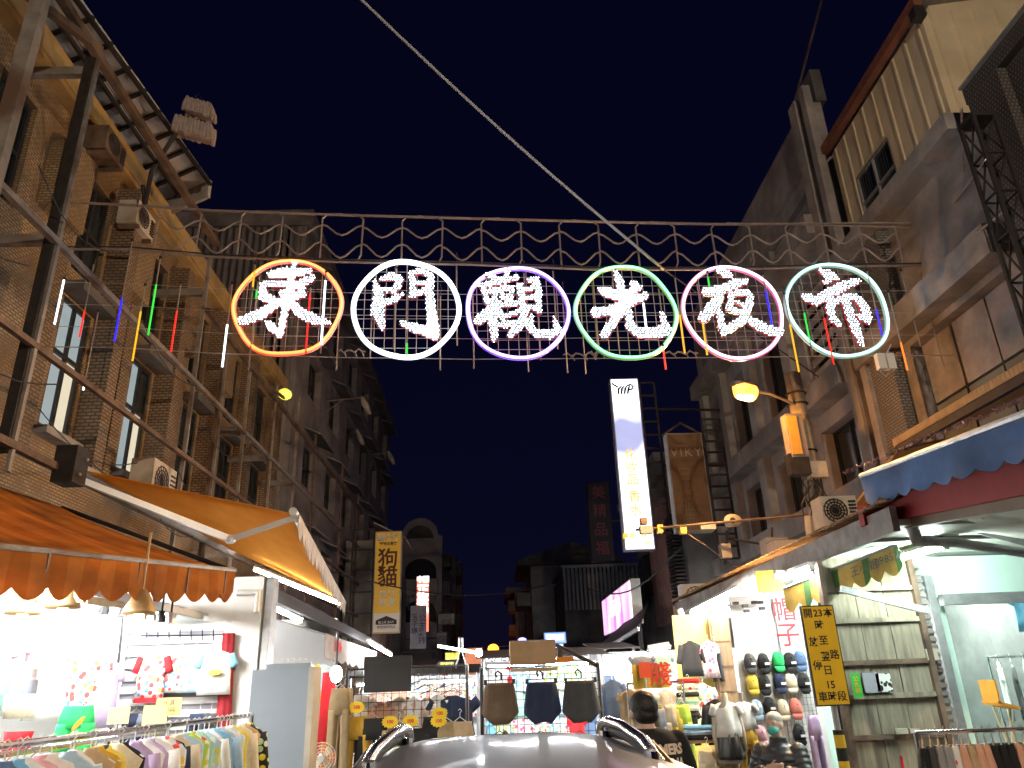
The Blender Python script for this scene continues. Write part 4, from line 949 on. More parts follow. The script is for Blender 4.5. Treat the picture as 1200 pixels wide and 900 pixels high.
# small pale boards farther down on the left
for (x0, y0, x1, y1, Y, lab, tx, mm) in ((513, 719, 533, 732, 40, 'cream board sign with two lines high on far left', '小吃\n便當', 'plaster_cream'), (511, 741, 524, 757, 38, 'small white board with dark characters on far left', '老店', 'concrete_pale')):
    a, b = P(x0, y0, 'Y', Y), P(x1, y1, 'Y', Y); s = board('shop_sign', lab, 'sign', a.x, b.x, b.z, a.z, Y, 0.15, mm, 'sign_dark')
    text(tx, 0.3, ((a.x + b.x) / 2, Y - 0.02, (a.z + b.z) / 2), UX, UZ, 'ink_grey', s)
glow('sign_yellow_lit', (0.95, 0.85, 0.03), 1.1)
for (x0, y0, x1, y1, Y, lab, tx) in ((514, 775, 533, 788, 20, 'glowing yellow box sign with thin dark lettering over mesh rack', '韓版服飾'), (521, 764, 539, 774, 24, 'higher glowing yellow strip sign behind box sign', '特價')):
    a, b = P(x0, y0, 'Y', Y), P(x1, y1, 'Y', Y); s = board('box_sign', lab, 'sign', a.x, b.x, b.z, a.z, Y, 0.12, 'sign_yellow_lit', 'sign_dark')
    text(tx, 0.12, ((a.x + b.x) / 2, Y - 0.02, b.z + (a.z - b.z) * 0.65), UX, UZ, 'ink_grey', s)
    MB().beam(((a.x + b.x) / 2, Y + 0.06, 0), ((a.x + b.x) / 2, Y + 0.06, b.z), 0.05).build('stand', 'steel_dark', s)
# tall white light box on the right
Y = 18; a, b = P(713.5, 444, 'Y', Y), P(769, 644, 'Y', Y); x0 = P(713.5, 444, 'Y', Y).x + 0.02; x1 = P(747.5, 443, 'Y', Y).x
panel_glow('lightbox_white', (0.50, 0.56, 1.0), (0.90, 0.94, 1.0), 0.6, 2.6, 0.9, (0.8, 1, 0.55))
s = board('light_box_sign', 'tall glowing white light box sign with yellow characters and dark logo', 'sign', x0, x1, b.z, a.z, Y, 0.28, 'lightbox_white', 'sign_grey')
cx = (x0 + x1) / 2; w = x1 - x0; h = a.z - b.z
glow('ink_yellow_lit', (1.0, 0.62, 0.02), 0.8)
for i, ch in enumerate('化妝品'): text(ch, w * 0.42, (cx - 0.02, Y - 0.02, b.z + h * (0.53 - 0.072 * i)), UX, UZ, 'ink_yellow_lit', s, bold=0.003)
for i, ch in enumerate('香水'): text(ch, w * 0.42, (cx - 0.02, Y - 0.02, b.z + h * (0.29 - 0.075 * i)), UX, UZ, 'ink_yellow_lit', s, bold=0.003)
text('美容保養', w * 0.2, (cx - 0.1, Y - 0.02, b.z + h * 0.075), UX, UZ, 'ink_yellow_lit', s, bold=0.006); text('9331-588', w * 0.18, (cx, Y - 0.02, b.z + h * 0.035), UX, UZ, 'ink_yellow_lit', s, bold=0.006)
lg = MB(); o = Vector((cx - 0.02, Y - 0.02, a.z - h * 0.07))
for k in range(4): lg.tube([o + UX * (-0.16 + k * 0.08) - UZ * 0.13, o + UX * (-0.14 + k * 0.085) + UZ * 0.02, o + UX * (-0.06 + k * 0.07) + UZ * 0.09], [0.026, 0.032, 0.02], 5)
lg.tube([o + UX * 0.12 - UZ * 0.02, o + UX * 0.2 + UZ * 0.0, o + UX * 0.24 + UZ * 0.07, o + UX * 0.18 + UZ * 0.13, o + UX * 0.08 + UZ * 0.1], 0.026, 5)
for k in range(3): lg.tube([o + UX * (-0.16 - k * 0.05) + UZ * (0.06 + k * 0.04), o + UX * (-0.21 - k * 0.05) + UZ * (0.1 + k * 0.04)], [0.038, 0.016], 5)
lg.build('logo', 'ink_black', s)
lbr = lattice('sign_bracket', 'dark ladder bracket beside tall white light box', x1 + 0.04, x1 + 0.42, b.z + 0.4, a.z - 0.1, Y + 0.1, 11)
for k in range(3): MB().beam((x1 + 0.4, Y + 0.1, 5.2 + k * 1.5), (6.1, Y + 0.3, 5.2 + k * 1.5), 0.05).build('arm', 'steel_dark', lbr)
# faded brown sign
Y = 17; a, b = P(780, 508, 'Y', Y), P(838, 622, 'Y', Y); x0, x1 = a.x, P(822, 508, 'Y', Y).x
mat('sign_brown', (0.20, 0.115, 0.055), 0.7, 0, 0.3, 2.5, dirt=(0.28, 0.17, 0.08))
s = board('shop_sign', 'faded brown unlit sign with thin VIKY lettering', 'sign', x0, x1, b.z, a.z, Y, 0.3, 'sign_brown', 'concrete_pale')
mat('ink_faded', (0.42, 0.36, 0.28), 0.7, 0, 0)
text('VIKY', 0.30, ((x0 + x1) / 2, Y - 0.02, b.z + (a.z - b.z) * 0.79), UX, UZ, 'ink_faded', s, space=1.25)
mat('ink_faint', (0.26, 0.165, 0.08), 0.7, 0, 0)
text('日\n韓\n服\n飾', 0.36, ((x0 + x1) / 2 - 0.1, Y - 0.02, b.z + (a.z - b.z) * 0.33), UX, UZ, 'ink_faint', s)
MB().tube([(x0 - 0.05, Y + 0.15, a.z), ((x0 + x1) / 2, Y + 0.15, a.z + 0.3), (x1 + 0.05, Y + 0.15, a.z)], 0.03, 5).build('hood', 'steel_rust', s)
lattice('sign_bracket', 'dark ladder bracket beside faded brown sign', x1 + 0.1, x1 + 0.55, b.z - 0.6, a.z + 0.4, Y + 0.2, 12)
# dark violet sign
Y = 26; a, b = P(687, 565, 'Y', Y), P(718, 657, 'Y', Y); x1 = P(713, 565, 'Y', Y).x
s = board('shop_sign', 'unlit dark sign with dim red characters behind white light box', 'sign', a.x, x1, b.z, a.z, Y, 0.3, 'sign_dark', 'steel_dark')
mat('ink_dimred', (0.30, 0.08, 0.09), 0.7, 0, 0)
for i, ch in enumerate('美精品福'): text(ch, 0.5, ((a.x + x1) / 2, Y - 0.02, a.z - (a.z - b.z) * (0.15 + 0.235 * i)), UX, UZ, 'ink_dimred', s, bold=0.003)
MB().beam((x1, Y + 0.15, (a.z + b.z) / 2), (5.2, Y + 0.15, (a.z + b.z) / 2), 0.08).build('arm', 'steel_dark', s)
# pink light box along the right eaves
panel_glow('lightbox_pink', (0.9, 0.18, 0.75), (1.0, 0.72, 0.8), 1.0, 1.2, 0.9, (0.5, 1.2, 0.25))
za, zb = 4.5, 3.25
s = thing('light_box_sign', 'pink and violet glowing light box along the right eaves', 'sign', (4.2, 25.5, zb))
MB().box((4.02, 22.4, zb), (4.3, 28.6, za)).build('case', 'white_paint', s)
MB().box((4.0, 22.45, zb + 0.04), (4.012, 28.55, za - 0.04)).build('face', 'lightbox_pink', s)
for y_ in (22.6, 28): MB().beam((4.2, y_, 0.13), (4.2, y_, zb), 0.12).build('post', 'steel_dark', s)
text('流行服飾', 0.55, (3.995, 25.5, 3.95), Vector((0, -1, 0)), UZ, 'ink_white_lit', s)
# far centre signs
for (x0, y0, x1, y1, Y, fm, tx, im, lab) in ((637, 741, 664, 754, 30, glow('sign_blue_lit', (0.10, 0.25, 1.0), 1.6), '運動房', 'ink_white_lit', 'glowing blue sign with white characters above central stalls'),
      (568, 766, 597, 784, 18, glow('sign_white_lit', (0.9, 0.92, 1.0), 1.3), '超低價', 'ink_grey', 'white lit board with grey characters left of cardboard box'),
      (668, 768, 694, 786, 18, 'sign_white_lit', '大特賣', 'ink_red', 'white lit board with red characters right of cardboard box'),
      (649, 754, 661, 762, 29, 'sign_white_lit', '', 'ink_grey', 'plain white lit strip under blue sign')):
    a, b = P(x0, y0, 'Y', Y), P(x1, y1, 'Y', Y); s = board('lit_sign', lab, 'sign', a.x, b.x, b.z, a.z, Y, 0.1, fm, 'sign_grey')
    if tx: text(tx, (b.x - a.x) * 0.27, ((a.x + b.x) / 2, Y - 0.02, (a.z + b.z) / 2), UX, UZ, im, s, bold=0.004)
    MB().beam(((a.x + b.x) / 2, Y + 0.05, 0), ((a.x + b.x) / 2, Y + 0.05, b.z), 0.05).build('stand', 'steel_dark', s)
a = P(612, 750, 'Y', 30)
s = thing('beacon', 'small blue light on pole beside blue sign', 'lamp', (a.x, 30, 0)); MB().ball(a, 0.16, 0.12, 0.09).build('lens', glow('blue_beacon', (0.15, 0.15, 1), 6), s); MB().beam((a.x, 30, 0), (a.x, 30, a.z - 0.08), 0.05).build('pole', 'steel_dark', s)
# parking sign by the right shops
Y = 7.6; tl, tr, bl = P(937, 710, 'Y', Y), P(976, 710, 'Y', Y), P(960, 828, 'Y', Y)
mat('sign_yellow', (0.92, 0.60, 0.03), 0.35, 0, 0.08, 3)
s = thing('parking_sign', 'yellow parking notice board with black characters beside plank wall', 'sign', ((tl.x + tr.x) / 2, Y, bl.z))
MB().box((tl.x, Y, bl.z), (tr.x, Y + 0.03, tl.z)).build('board_edge', 'ink_black', s)
MB().box((tl.x + 0.012, Y - 0.006, bl.z + 0.012), (tr.x - 0.012, Y - 0.001, tl.z - 0.012)).build('face', 'sign_yellow', s)
cx, cz, hw, hh = (tl.x + tr.x) / 2, (tl.z + bl.z) / 2, (tr.x - tl.x) / 2, (tl.z - bl.z) / 2
for ch, u_, v_ in (('開', -.6, .83), ('放', -.55, .25), ('停', -.55, -.22), ('車', -.55, -.83), ('23', 0, .83), ('時', -.05, .58), ('至', .05, .27), ('翌', 0, -.05), ('日', .0, -.32), ('15', .0, -.6), ('時', 0, -.83), ('本', .6, .83), ('路', .55, -.02), ('段', .55, -.83)):
    text(ch, 0.092, (cx + u_ * hw, Y - 0.008, cz + v_ * hh), UX, UZ, 'ink_black', s, ext=0.001, bold=0.0015)
stp = stripe_mat('hazard_stripes', [((0.75, 0.52, 0.03), 0.5), ((0.015, 0.015, 0.015), 0.5)], 0.22, 2)
p = thing('sign_post', 'yellow and black striped post below the parking notice', 'post', (cx + 0.03, Y + 0.08, 0))
MB().tube([(cx + 0.03, Y + 0.08, 0), (cx + 0.03, Y + 0.08, 1.25)], 0.05, 10).build('striped_sleeve', 'hazard_stripes', p)
MB().tube([(cx + 0.03, Y + 0.08, 1.25), (cx + 0.03, Y + 0.08, 2.2)], 0.03, 10).build('pipe', 'galv', p)
# black board on the left rack, cardboard box on the centre rack
YR = 9.5
a, b = P(428, 770, 'Y', YR - 0.06), P(482, 810, 'Y', YR - 0.06)
s = thing('black_board', 'black panel hung with white cord on top of left mesh rack', 'board', ((a.x + b.x) / 2, YR - 0.06, b.z))
MB().box((a.x, YR - 0.085, b.z), (b.x, YR - 0.06, a.z)).build('panel', 'black_plastic', s)
MB().box((a.x - 0.005, YR - 0.1, a.z - (a.z - b.z) * 0.36), (b.x + 0.005, YR - 0.087, a.z + 0.003)).build('top_flap', 'black_plastic', s)
a, b = P(597, 752, 'Y', YR), P(651, 786, 'Y', YR)
s = thing('cardboard_box', 'brown cardboard box resting on top of centre mesh rack', 'box', ((a.x + b.x) / 2, YR, P(597, 780, 'Y', YR).z))
zb = P(597, 781, 'Y', YR).z
MB().box((a.x, YR - 0.2, zb + 0.012), (b.x, YR + 0.2, a.z)).build('carton', 'wood_box', s)
MB().box((a.x, YR - 0.215, b.z), (b.x, YR - 0.204, zb - 0.03)).build('hanging_flap', 'wood_box', s)
MB().box(((a.x + b.x) / 2 - 0.12, YR - 0.203, a.z - 0.02), ((a.x + b.x) / 2 + 0.1, YR - 0.2005, a.z - 0.004)).build('tape', 'plaster_cream', s)
# ================================================================== garments
def hanger_mesh(m, c, u, W, drop=0.09):
    c, u = Vector(c), Vector(u)
    m.tube([c - u * W / 2 - UZ * drop, c - UZ * 0.01, c + u * W / 2 - UZ * drop], 0.006, 5)
    m.tube([c - UZ * 0.01, c + UZ * 0.03, c + UZ * 0.055 + u * 0.02, c + UZ * 0.075, c + UZ * 0.06 - u * 0.018], 0.004, 4)
def shirt_mesh(c, u, w, W, H, sleeve=0.5, depth=0.032, seed=0, nf=5, flare=1.0, apart=False):
    """top whose collar is at c, hanging down; u across, w front"""
    rnd = random.Random(seed); c, u, w = Vector(c), Vector(u), Vector(w); m = MB(); ph = rnd.uniform(0, 6)
    prof = [(0.0, 0.20), (0.03, 0.26), (0.08, 0.62), (0.14, 0.86), (0.25, 0.80), (0.5, 0.80), (0.75, 0.84 * flare), (1.0, 0.90 * flare)]
    m.loft([(c - UZ * (H * f) + u * rnd.uniform(-.01, .01), u, w, W / 2 * k, depth * (0.35 + 0.65 * min(1, f * 3))) for f, k in prof], 20, 0.22, nf, ph)
    sl = MB() if apart else m
    if sleeve:
        for s_ in (-1, 1):
            a = c - UZ * (H * 0.12) + u * (s_ * W * 0.36); b = c - UZ * (H * (0.14 + 0.42 * sleeve)) + u * (s_ * W * (0.46 + 0.08 * min(1, sleeve)))
            d = (b - a).normalized(); x = d.cross(w).normalized()
            sl.loft([(a.lerp(b, f), x, w, W * (0.13 - 0.02 * f), depth * 0.7) for f in (0, 0.35, 0.7, 1.0)], 10, 0.15, 3, ph)
    return (m, sl) if apart else m
def pants_mesh(c, u, w, W, H, short=False, depth=0.06, seed=0, spread=0.12):
    rnd = random.Random(seed); c, u, w = Vector(c), Vector(u), Vector(w); m = MB(); ph = rnd.uniform(0, 6); cr = 0.5 if short else 0.28
    m.loft([(c - UZ * (H * f), u, w, W / 2 * k, depth * d_) for f, k, d_ in ((0, 0.84, .6), (0.05, 0.86, .7), (cr * 0.5, 0.97, .95), (cr, 1.04, 1.0))], 18, 0.16, 6, ph)
    for s_ in (-1, 1):
        x0 = c + u * (s_ * W * 0.27)
        m.loft([(x0 - UZ * (H * f) + u * (s_ * W * spread * (f - cr) * 0.9), u, w, W * (0.27 if short else 0.25 - 0.06 * f), depth * 0.95) for f in (cr * 0.8, cr, cr + (1 - cr) * .4, cr + (1 - cr) * .7, 1.0)], 14, 0.2, 4, ph + s_)
    return m
def skirt_mesh(c, u, w, W, H, depth=0.06, seed=0, hem=0.0):
    ph = random.Random(seed).uniform(0, 6)
    m = MB().loft([(Vector(c) - UZ * (H * f), u, w, W / 2 * k, depth * k) for f, k in ((0, .74), (.1, .8), (.5, .93), (.85, 1.0), (1, .97))], 28, 0.2, 7, ph); c = Vector(c)
    for p in m.v:
        q = (p - c).dot(Vector(u)) / (W / 2); f = (c.z - p.z) / H
        if f > 0.7: p.z += hem * q * q * (f - 0.7) / 0.3 - (hem * 0.5 * max(0, 1 - abs(abs(q) - 0.45) * 3) * (f - .7) / .3)
    return m
FAB = {}
def fab(cn, c, pr=None):
    k = 'cloth_' + cn
    if k not in MATS:
        if pr: print_mat(k, c, pr, 16, 0.42)
        else: mat(k, c, 0.92, 0, 0.14, 9, 0.15)
    return k
COL = {'white': (.78, .78, .76), 'pale blue': (.42, .58, .74), 'sky blue': (.20, .48, .72), 'navy': (.02, .03, .07), 'black': (.014, .014, .016), 'charcoal': (.06, .06, .065), 'brown': (.14, .095, .06), 'khaki': (.34, .25, .14),
       'mustard': (.62, .38, .05), 'yellow': (.75, .58, .08), 'lime': (.42, .62, .08), 'green': (.03, .52, .14), 'mint': (.35, .66, .52), 'red': (.62, .02, .03), 'coral': (.72, .22, .18), 'pink': (.74, .40, .46), 'lilac': (.48, .36, .58),
       'violet': (.25, .12, .38), 'cream': (.70, .62, .46), 'tan': (.50, .36, .22), 'grey': (.30, .30, .31), 'denim': (.10, .17, .32), 'orange': (.75, .26, .03), 'peach': (.68, .38, .27), 'olive': (.16, .15, .06), 'slate': (.22, .25, .31)}
for k_, v_ in COL.items(): fab(k_, v_)
fab('white print', (.8, .8, .78), [(.75, .1, .1), (.2, .4, .75), (.8, .6, .1)]); fab('yellow print', (.75, .6, .1), [(.05, .05, .05), (.1, .3, .6), (.8, .8, .8)])
fab('black floral', (.02, .02, .02), [(.75, .7, .05), (.7, .7, .7), (.4, .6, .3)]); fab('blue print', (.5, .66, .8), [(.8, .8, .8), (.2, .5, .7), (.7, .7, .2)]); fab('green print', (.5, .66, .45), [(.85, .85, .8), (.75, .7, .1), (.2, .5, .3)])
fab('pink print', (.75, .5, .55), [(.85, .85, .85), (.6, .1, .2)]); fab('floral', (.62, .42, .34), [(.75, .55, .45), (.3, .35, .25), (.65, .2, .15)])
def garment(kind, cn, label, c, u=UX, w=None, W=0.42, H=0.6, group=None, hang=True, seed=None, hm='white_metal', arms=None, **kw):
    """kind: shirt, pants, shorts, skirt. c = hanger neck point. One thing with cloth and hanger"""
    seed = seed if seed is not None else random.randint(0, 9999); u = Vector(u).normalized(); w = Vector(w) if w else u.cross(UZ).normalized()
    c = Vector(c)
    t = thing({'shirt': 'top', 'pants': 'trousers', 'shorts': 'shorts', 'skirt': 'skirt'}[kind], label, {'shirt': 'top', 'pants': 'trousers', 'shorts': 'shorts', 'skirt': 'skirt'}[kind], c - UZ * H, group)
    f = {'shirt': lambda: shirt_mesh(c - UZ * 0.01, u, w, W, H, seed=seed, **kw), 'pants': lambda: pants_mesh(c - UZ * 0.06, u, w, W, H, False, seed=seed, **kw),
         'shorts': lambda: pants_mesh(c - UZ * 0.06, u, w, W, H, True, seed=seed, **kw), 'skirt': lambda: skirt_mesh(c - UZ * 0.06, u, w, W, H, seed=seed)}[kind]
    if arms:
        m_, s_ = shirt_mesh(c - UZ * 0.01, u, w, W, H, seed=seed, apart=True, **kw)
        m_.build('cloth', 'cloth_' + cn, t, smooth=True); h_ = len(s_.f) // 2; hv = len(s_.v) // 2
        for k_ in (0, 1):
            q_ = MB(); q_.v = s_.v[k_ * hv:(k_ + 1) * hv]; q_.f = [tuple(i - k_ * hv for i in f_) for f_ in s_.f[k_ * h_:(k_ + 1) * h_]]; q_.build('sleeve', 'cloth_' + arms, t, smooth=True)
    else: f().build('cloth', 'cloth_' + cn, t, smooth=True)
    if hang:
        h = MB(); hanger_mesh(h, c, u, W * 0.78 if kind == 'shirt' else W * 0.7); h.build('hanger', hm, t)
    return t
def rail_rack(name, label, a, b, ends=True, r=0.016, mm='chrome'):
    a, b = Vector(a), Vector(b); t = thing(name, label, 'clothes rack', ((a.x + b.x) / 2, (a.y + b.y) / 2, 0))
    MB().tube([a, b], r, 8).build('rail', mm, t)
    if ends:
        for p in (a, b):
            MB().tube([p, (p.x, p.y, 0.02)], r, 8).build('upright', mm, t)
            d = (b - a).cross(UZ).normalized() * 0.25
            MB().tube([Vector((p.x, p.y, 0.03)) - d, Vector((p.x, p.y, 0.03)) + d], r, 8).build('foot', mm, t)
    return t
def starburst(label, px, py, Y, r=0.085, tx='100', group='yellow starburst price tags'):
    c = P(px, py, 'Y', Y); t = thing('price_tag', label, 'price tag', c - UZ * r, group); pts = []
    for k in range(28):
        q = 2 * math.pi * k / 28; rr = r * (1 if k % 2 == 0 else 0.84); pts.append((rr * 1.15 * math.cos(q), rr * 0.8 * math.sin(q)))
    MB().prism(pts, c, UX, UZ, 0.004).build('card', mat('tag_yellow', (0.85, 0.62, 0.02), 0.6, 0, 0.05, 5), t)
    text(tx, r * 0.62, c - UY * 0.008, UX, UZ, 'ink_red', t, ext=0.001, bold=0.002)
    return t
def card(label, px0, py0, px1, py1, Y, tx=None, mm='card_yellow', group=None):
    a, b = P(px0, py0, 'Y', Y), P(px1, py1, 'Y', Y); t = thing('price_card', label, 'price card', ((a.x + b.x) / 2, Y, b.z), group)
    MB().box((a.x, Y, b.z), (b.x, Y + 0.006, a.z)).build('card', mm, t)
    MB().tube([((a.x + b.x) / 2, Y + 0.01, b.z), ((a.x + b.x) / 2, Y + 0.01, b.z - 0.12)], 0.004, 4).build('clip', 'chrome', t)
    if tx: text(tx, (a.z - b.z) * 0.36, ((a.x + b.x) / 2, Y - 0.002, (a.z + b.z) / 2), UX, UZ, 'ink_grey', t, ext=0.0006)
    return t
mat('card_yellow', (0.85, 0.72, 0.28), 0.7, 0, 0.04, 4)
glow('tube_white', (0.98, 1.0, 0.96), 270.0); glow('tube_mint', (0.82, 1.0, 0.92), 480.0); glow('tube_far', (0.96, 0.98, 1.0), 130.0)
def tube_light(label, a, b, mm='tube_white', r=0.02, group=None, case=True):
    a, b = Vector(a), Vector(b); t = thing('tube_light', label, 'lamp', (a + b) / 2, group)
    MB().tube([a, b], r, 8).build('tube', mm, t, smooth=True)
    if case:
        MB().beam(a + UZ * 0.05, b + UZ * 0.05, 0.09, 0.04).build('batten', 'white_metal', t)
        d = (b - a).normalized()
        for p in (a, b): MB().beam(p - d * 0.01 - UZ * 0.025, p + d * 0.01 + UZ * 0.03, 0.05, 0.05).build('end_cap', 'white_metal', t)
    return t
def mesh_panel(parent, o, u, W, H, nx, nz, r=0.004, frame=0.012, mm='frame_dark', fmm='frame_dark'):
    """wire grid panel, o = lower left corner"""
    o, u = Vector(o), Vector(u).normalized(); m = MB()
    for i in range(1, nx): m.tube([o + u * (W * i / nx), o + u * (W * i / nx) + UZ * H], r, 4, cap=False)
    for j in range(1, nz): m.tube([o + UZ * (H * j / nz), o + UZ * (H * j / nz) + u * W], r, 4, cap=False)
    m.build('wire_grid', mm, parent)
    MB().tube([o, o + u * W, o + u * W + UZ * H, o + UZ * H], frame, 6, closed=True).build('frame', fmm, parent)
# ================================================================== left shop
LS = thing('clothes_shop', 'white walled brightly lit open shop unit below orange awning', 'shop', (-4.3, 6.5, 0))
mat('shop_white', (0.82, 0.82, 0.80), 0.6, 0, 0.04, 2)
MB().box((-5.79, 2.6, 0.13), (-5.7, 9.0, 3.0)).build('back_wall', 'shop_white', LS)
MB().box((-5.7, 9.0, 0.13), (-2.95, 9.1, 3.0)).build('partition', 'shop_white', LS)
MB().box((-5.7, 2.6, 0.13), (-3.0, 2.7, 3.0)).build('partition', 'shop_white', LS)
MB().box((-5.79, 2.6, 3.0), (-4.62, 9.1, 3.08)).build('ceiling', 'shop_white', LS)
MB().box((-5.7, 2.7, 0.132), (-3.0, 9.0, 0.15)).build('floor', 'pavers', LS)
MB().box((-2.95, 8.9, 0.13), (-2.62, 9.2, 3.0)).build('column', 'white_paint', LS)
MB().box((-2.60, 8.93, 0.13), (-2.52, 9.17, 3.0)).build('column_trim', 'galv', LS)
MB().tube([(-2.9, 8.86, 2.82), (-2.66, 8.86, 2.82), (-2.66, 8.86, 2.6)], 0.035, 8).build('drain_elbow', 'white_paint', LS)
for k in range(3):
    for j in range(3): tube_light('bright white tube light on left shop ceiling', (-5.0 + j * 0.8, 3.6 + k * 1.8, 2.9 - .17 * j), (-5.0 + j * 0.8, 4.8 + k * 1.8, 2.9 - .17 * j), group='ceiling tubes of the left shop')
# corrugated white soffit and rolled shutter under the awning
sof = thing('canopy_soffit', 'white corrugated metal soffit under scalloped orange awning', 'canopy', (-2.9, 7, 2.8))
for k in range(26): 
    y = 3.4 + k * 0.22; MB().prism([(0, 0), (0.11, 0.03), (0.22, 0)], (-4.6, y, 2.78), UY, UZ, 1.35, Vector((1, 0, -0.14))).build('corrugation', 'white_metal', sof)
MB().beam((-3.25, 3.3, 2.57), (-3.25, 8.8, 2.57), 0.05, 0.06).build('edge_trim', 'white_metal', sof)
# warm hanging spot lamps
mat('brass', (0.35, 0.22, 0.10), 0.5, 0.4, 0.2, 6)
glow('bulb_warm', (1.0, 0.72, 0.30), 7.0)
for k, (px, py) in enumerate(((28, 712), (75, 705), (164, 712), (22, 728), (80, 730), (166, 735))):
    Yl = 6.2 if k < 3 else 6.4; c = P(px, py, 'Y', Yl)
    if k < 3:
        t = thing('hanging_lamp', 'brown metal cone lamp hanging at left shop front', 'lamp', c - UZ * 0.2, 'brown cone lamps at the left shop front')
        MB().loft([(c + UZ * 0.14, UX, UY, 0.03, 0.03), (c + UZ * 0.1, UX, UY, 0.06, 0.06), (c - UZ * 0.02, UX, UY, 0.12, 0.12), (c - UZ * 0.05, UX, UY, 0.125, 0.125)], 14).build('shade', 'brass', t, smooth=True)
        MB().tube([c + UZ * 0.13, (c.x, c.y, 3.0)], 0.012, 5).build('stem', 'brass', t)
        MB().ball(c - UZ * 0.08, 0.045, 0.045, 0.06).build('bulb', 'bulb_warm', t)
rt = thing('lamp_track', 'dark perforated lighting track across left shop front', 'track', (-3.4, 6.2, 2.78))
tr0, tr1 = P(-20, 697, 'Y', 6.2), P(100, 701, 'Y', 6.2)
MB().beam(tr0, tr1, 0.05, 0.07).build('track', 'brass', rt)
for k in range(14): MB().obox(tr0.lerp(tr1, (k + 0.5) / 14) - UY * 0.028, UX, UZ, UY, 0.025, 0.012, 0.004).build('slot', 'shop_white', rt)
tr0, tr1 = P(100, 703, 'Y', 6.4), P(205, 716, 'Y', 8.2)
MB().beam(tr0, tr1, 0.04, 0.06).build('track', 'brass', rt)
for k in range(9):
    c = P(112 + k * 11, 712 + k * 1.5, 'Y', 7.6); t = thing('spot_lamp', 'small black and white ceiling spot over left shop', 'lamp', c, 'ceiling spots over the left shop')
    MB().loft([(c + UZ * 0.05, UX, UY, 0.03, 0.03), (c - UZ * 0.05, UX, UY, 0.05, 0.05)], 8).build('can', 'black_plastic' if k % 2 else 'white_metal', t); MB().tube([c + UZ * 0.05, (c.x, c.y, 3.0)], 0.01, 4).build('stem', 'black_plastic', t)
# slatted display panel with children's clothes
Ys = 8.92
SP = thing('slat_panel', 'white horizontal slat display panel with dark gaps in left shop', 'display panel', (-3.6, Ys, 1.0))
tl, tr, bl = P(150, 735, 'Y', Ys), P(268, 735, 'Y', Ys), P(150, 846, 'Y', Ys)
MB().box((tl.x, Ys + 0.03, 0.9), (tr.x, Ys + 0.06, tl.z)).build('backing', 'sign_grey', SP)
n = 13
for k in range(n):
    z = 0.95 + (tl.z - 0.98) * k / (n - 1); MB().box((tl.x, Ys, z - 0.035), (tr.x, Ys + 0.025, z + 0.035)).build('slat', 'white_metal', SP)
for x in (tr.x, tl.x): MB().box((x - 0.03, Ys - 0.015, 0.9), (x + 0.02, Ys - 0.002, tl.z + 0.04)).build('edge', 'white_metal', SP)
m = MB()
for k in range(7): m.tube([P(172 + k * 13, 737, 'Y', Ys - 0.02), P(172 + k * 13, 751, 'Y', Ys - 0.02)], 0.006, 4)
m.tube([P(165, 745, 'Y', Ys - 0.02), P(262, 744, 'Y', Ys - 0.02)], 0.006, 4).build('wire_rack', 'frame_dark', SP)
garment('shirt', 'white print', 'white printed child top on slat panel between two others', P(212, 762, 'Y', 8.84), W=0.34, H=0.42, seed=2)
garment('shirt', 'blue print', 'blue and orange printed child top on slat panel', P(230, 762, 'Y', 8.82), W=0.36, H=0.42, seed=3)
t = garment('shirt', 'white', 'white child top with sky blue sleeves and yellow print on slat panel', P(255, 760, 'Y', 8.78), W=0.40, H=0.46, seed=4, arms='sky blue', sleeve=.6)
c = P(252, 788, 'Y', 8.71); MB().loft([(c, UX, UZ, 0.08, 0.035), (c - UY * 0.012, UX, UZ, 0.075, 0.03)], 10).build('yellow_print', 'cloth_yellow', t)
t = garment('shirt', 'white print', 'white dotted child top with red sleeves and red hem on slat panel', P(182, 762, 'Y', 8.8), W=0.36, H=0.5, seed=7, arms='red', sleeve=.7)
c0 = P(182, 762, 'Y', 8.8)
MB().loft([(c0 - UZ * 0.48, UX, UY, 0.16, 0.066), (c0 - UZ * 0.53, UX, UY, 0.162, 0.068)], 14, 0.2, 5).build('hem', 'cloth_red', t)
for k, (x, cn) in enumerate(((160, 'navy'), (172, 'slate'), (235, 'navy'), (248, 'charcoal'))): garment('pants', cn, f'{cn} folded child trousers low on slat panel' + (' near the curtain' if k > 1 else ''), P(x, 829, 'Y', 8.85), W=0.25, H=0.45, seed=k)
ct = thing('red_curtain', 'dark red curtain hanging beside white shop column', 'curtain', (P(268, 745, 'Y', 8.84).x, 8.84, 0.6))
ca_ = P(268, 742, 'Y', 8.84); MB().loft([(Vector((ca_.x + 0.02 * k, 8.84, ca_.z - 0.45 * k)), UX, UY, 0.065 + 0.008 * k, 0.035) for k in range(5)], 22, 0.45, 7).build('cloth', mat('cloth_wine', (.26, .012, .02), .9, 0, .2, 9), ct, smooth=True)
# price cards
card('blank pale yellow card left of the marked price card', 128, 829, 150, 848, 6.9, None); card('blank pale yellow card touching the marked price card', 169, 827, 194, 850, 6.9, None); card('yellow card marked with price 100 over clothes rail', 184, 818, 211, 838, 7.0, '任選\n＄100')
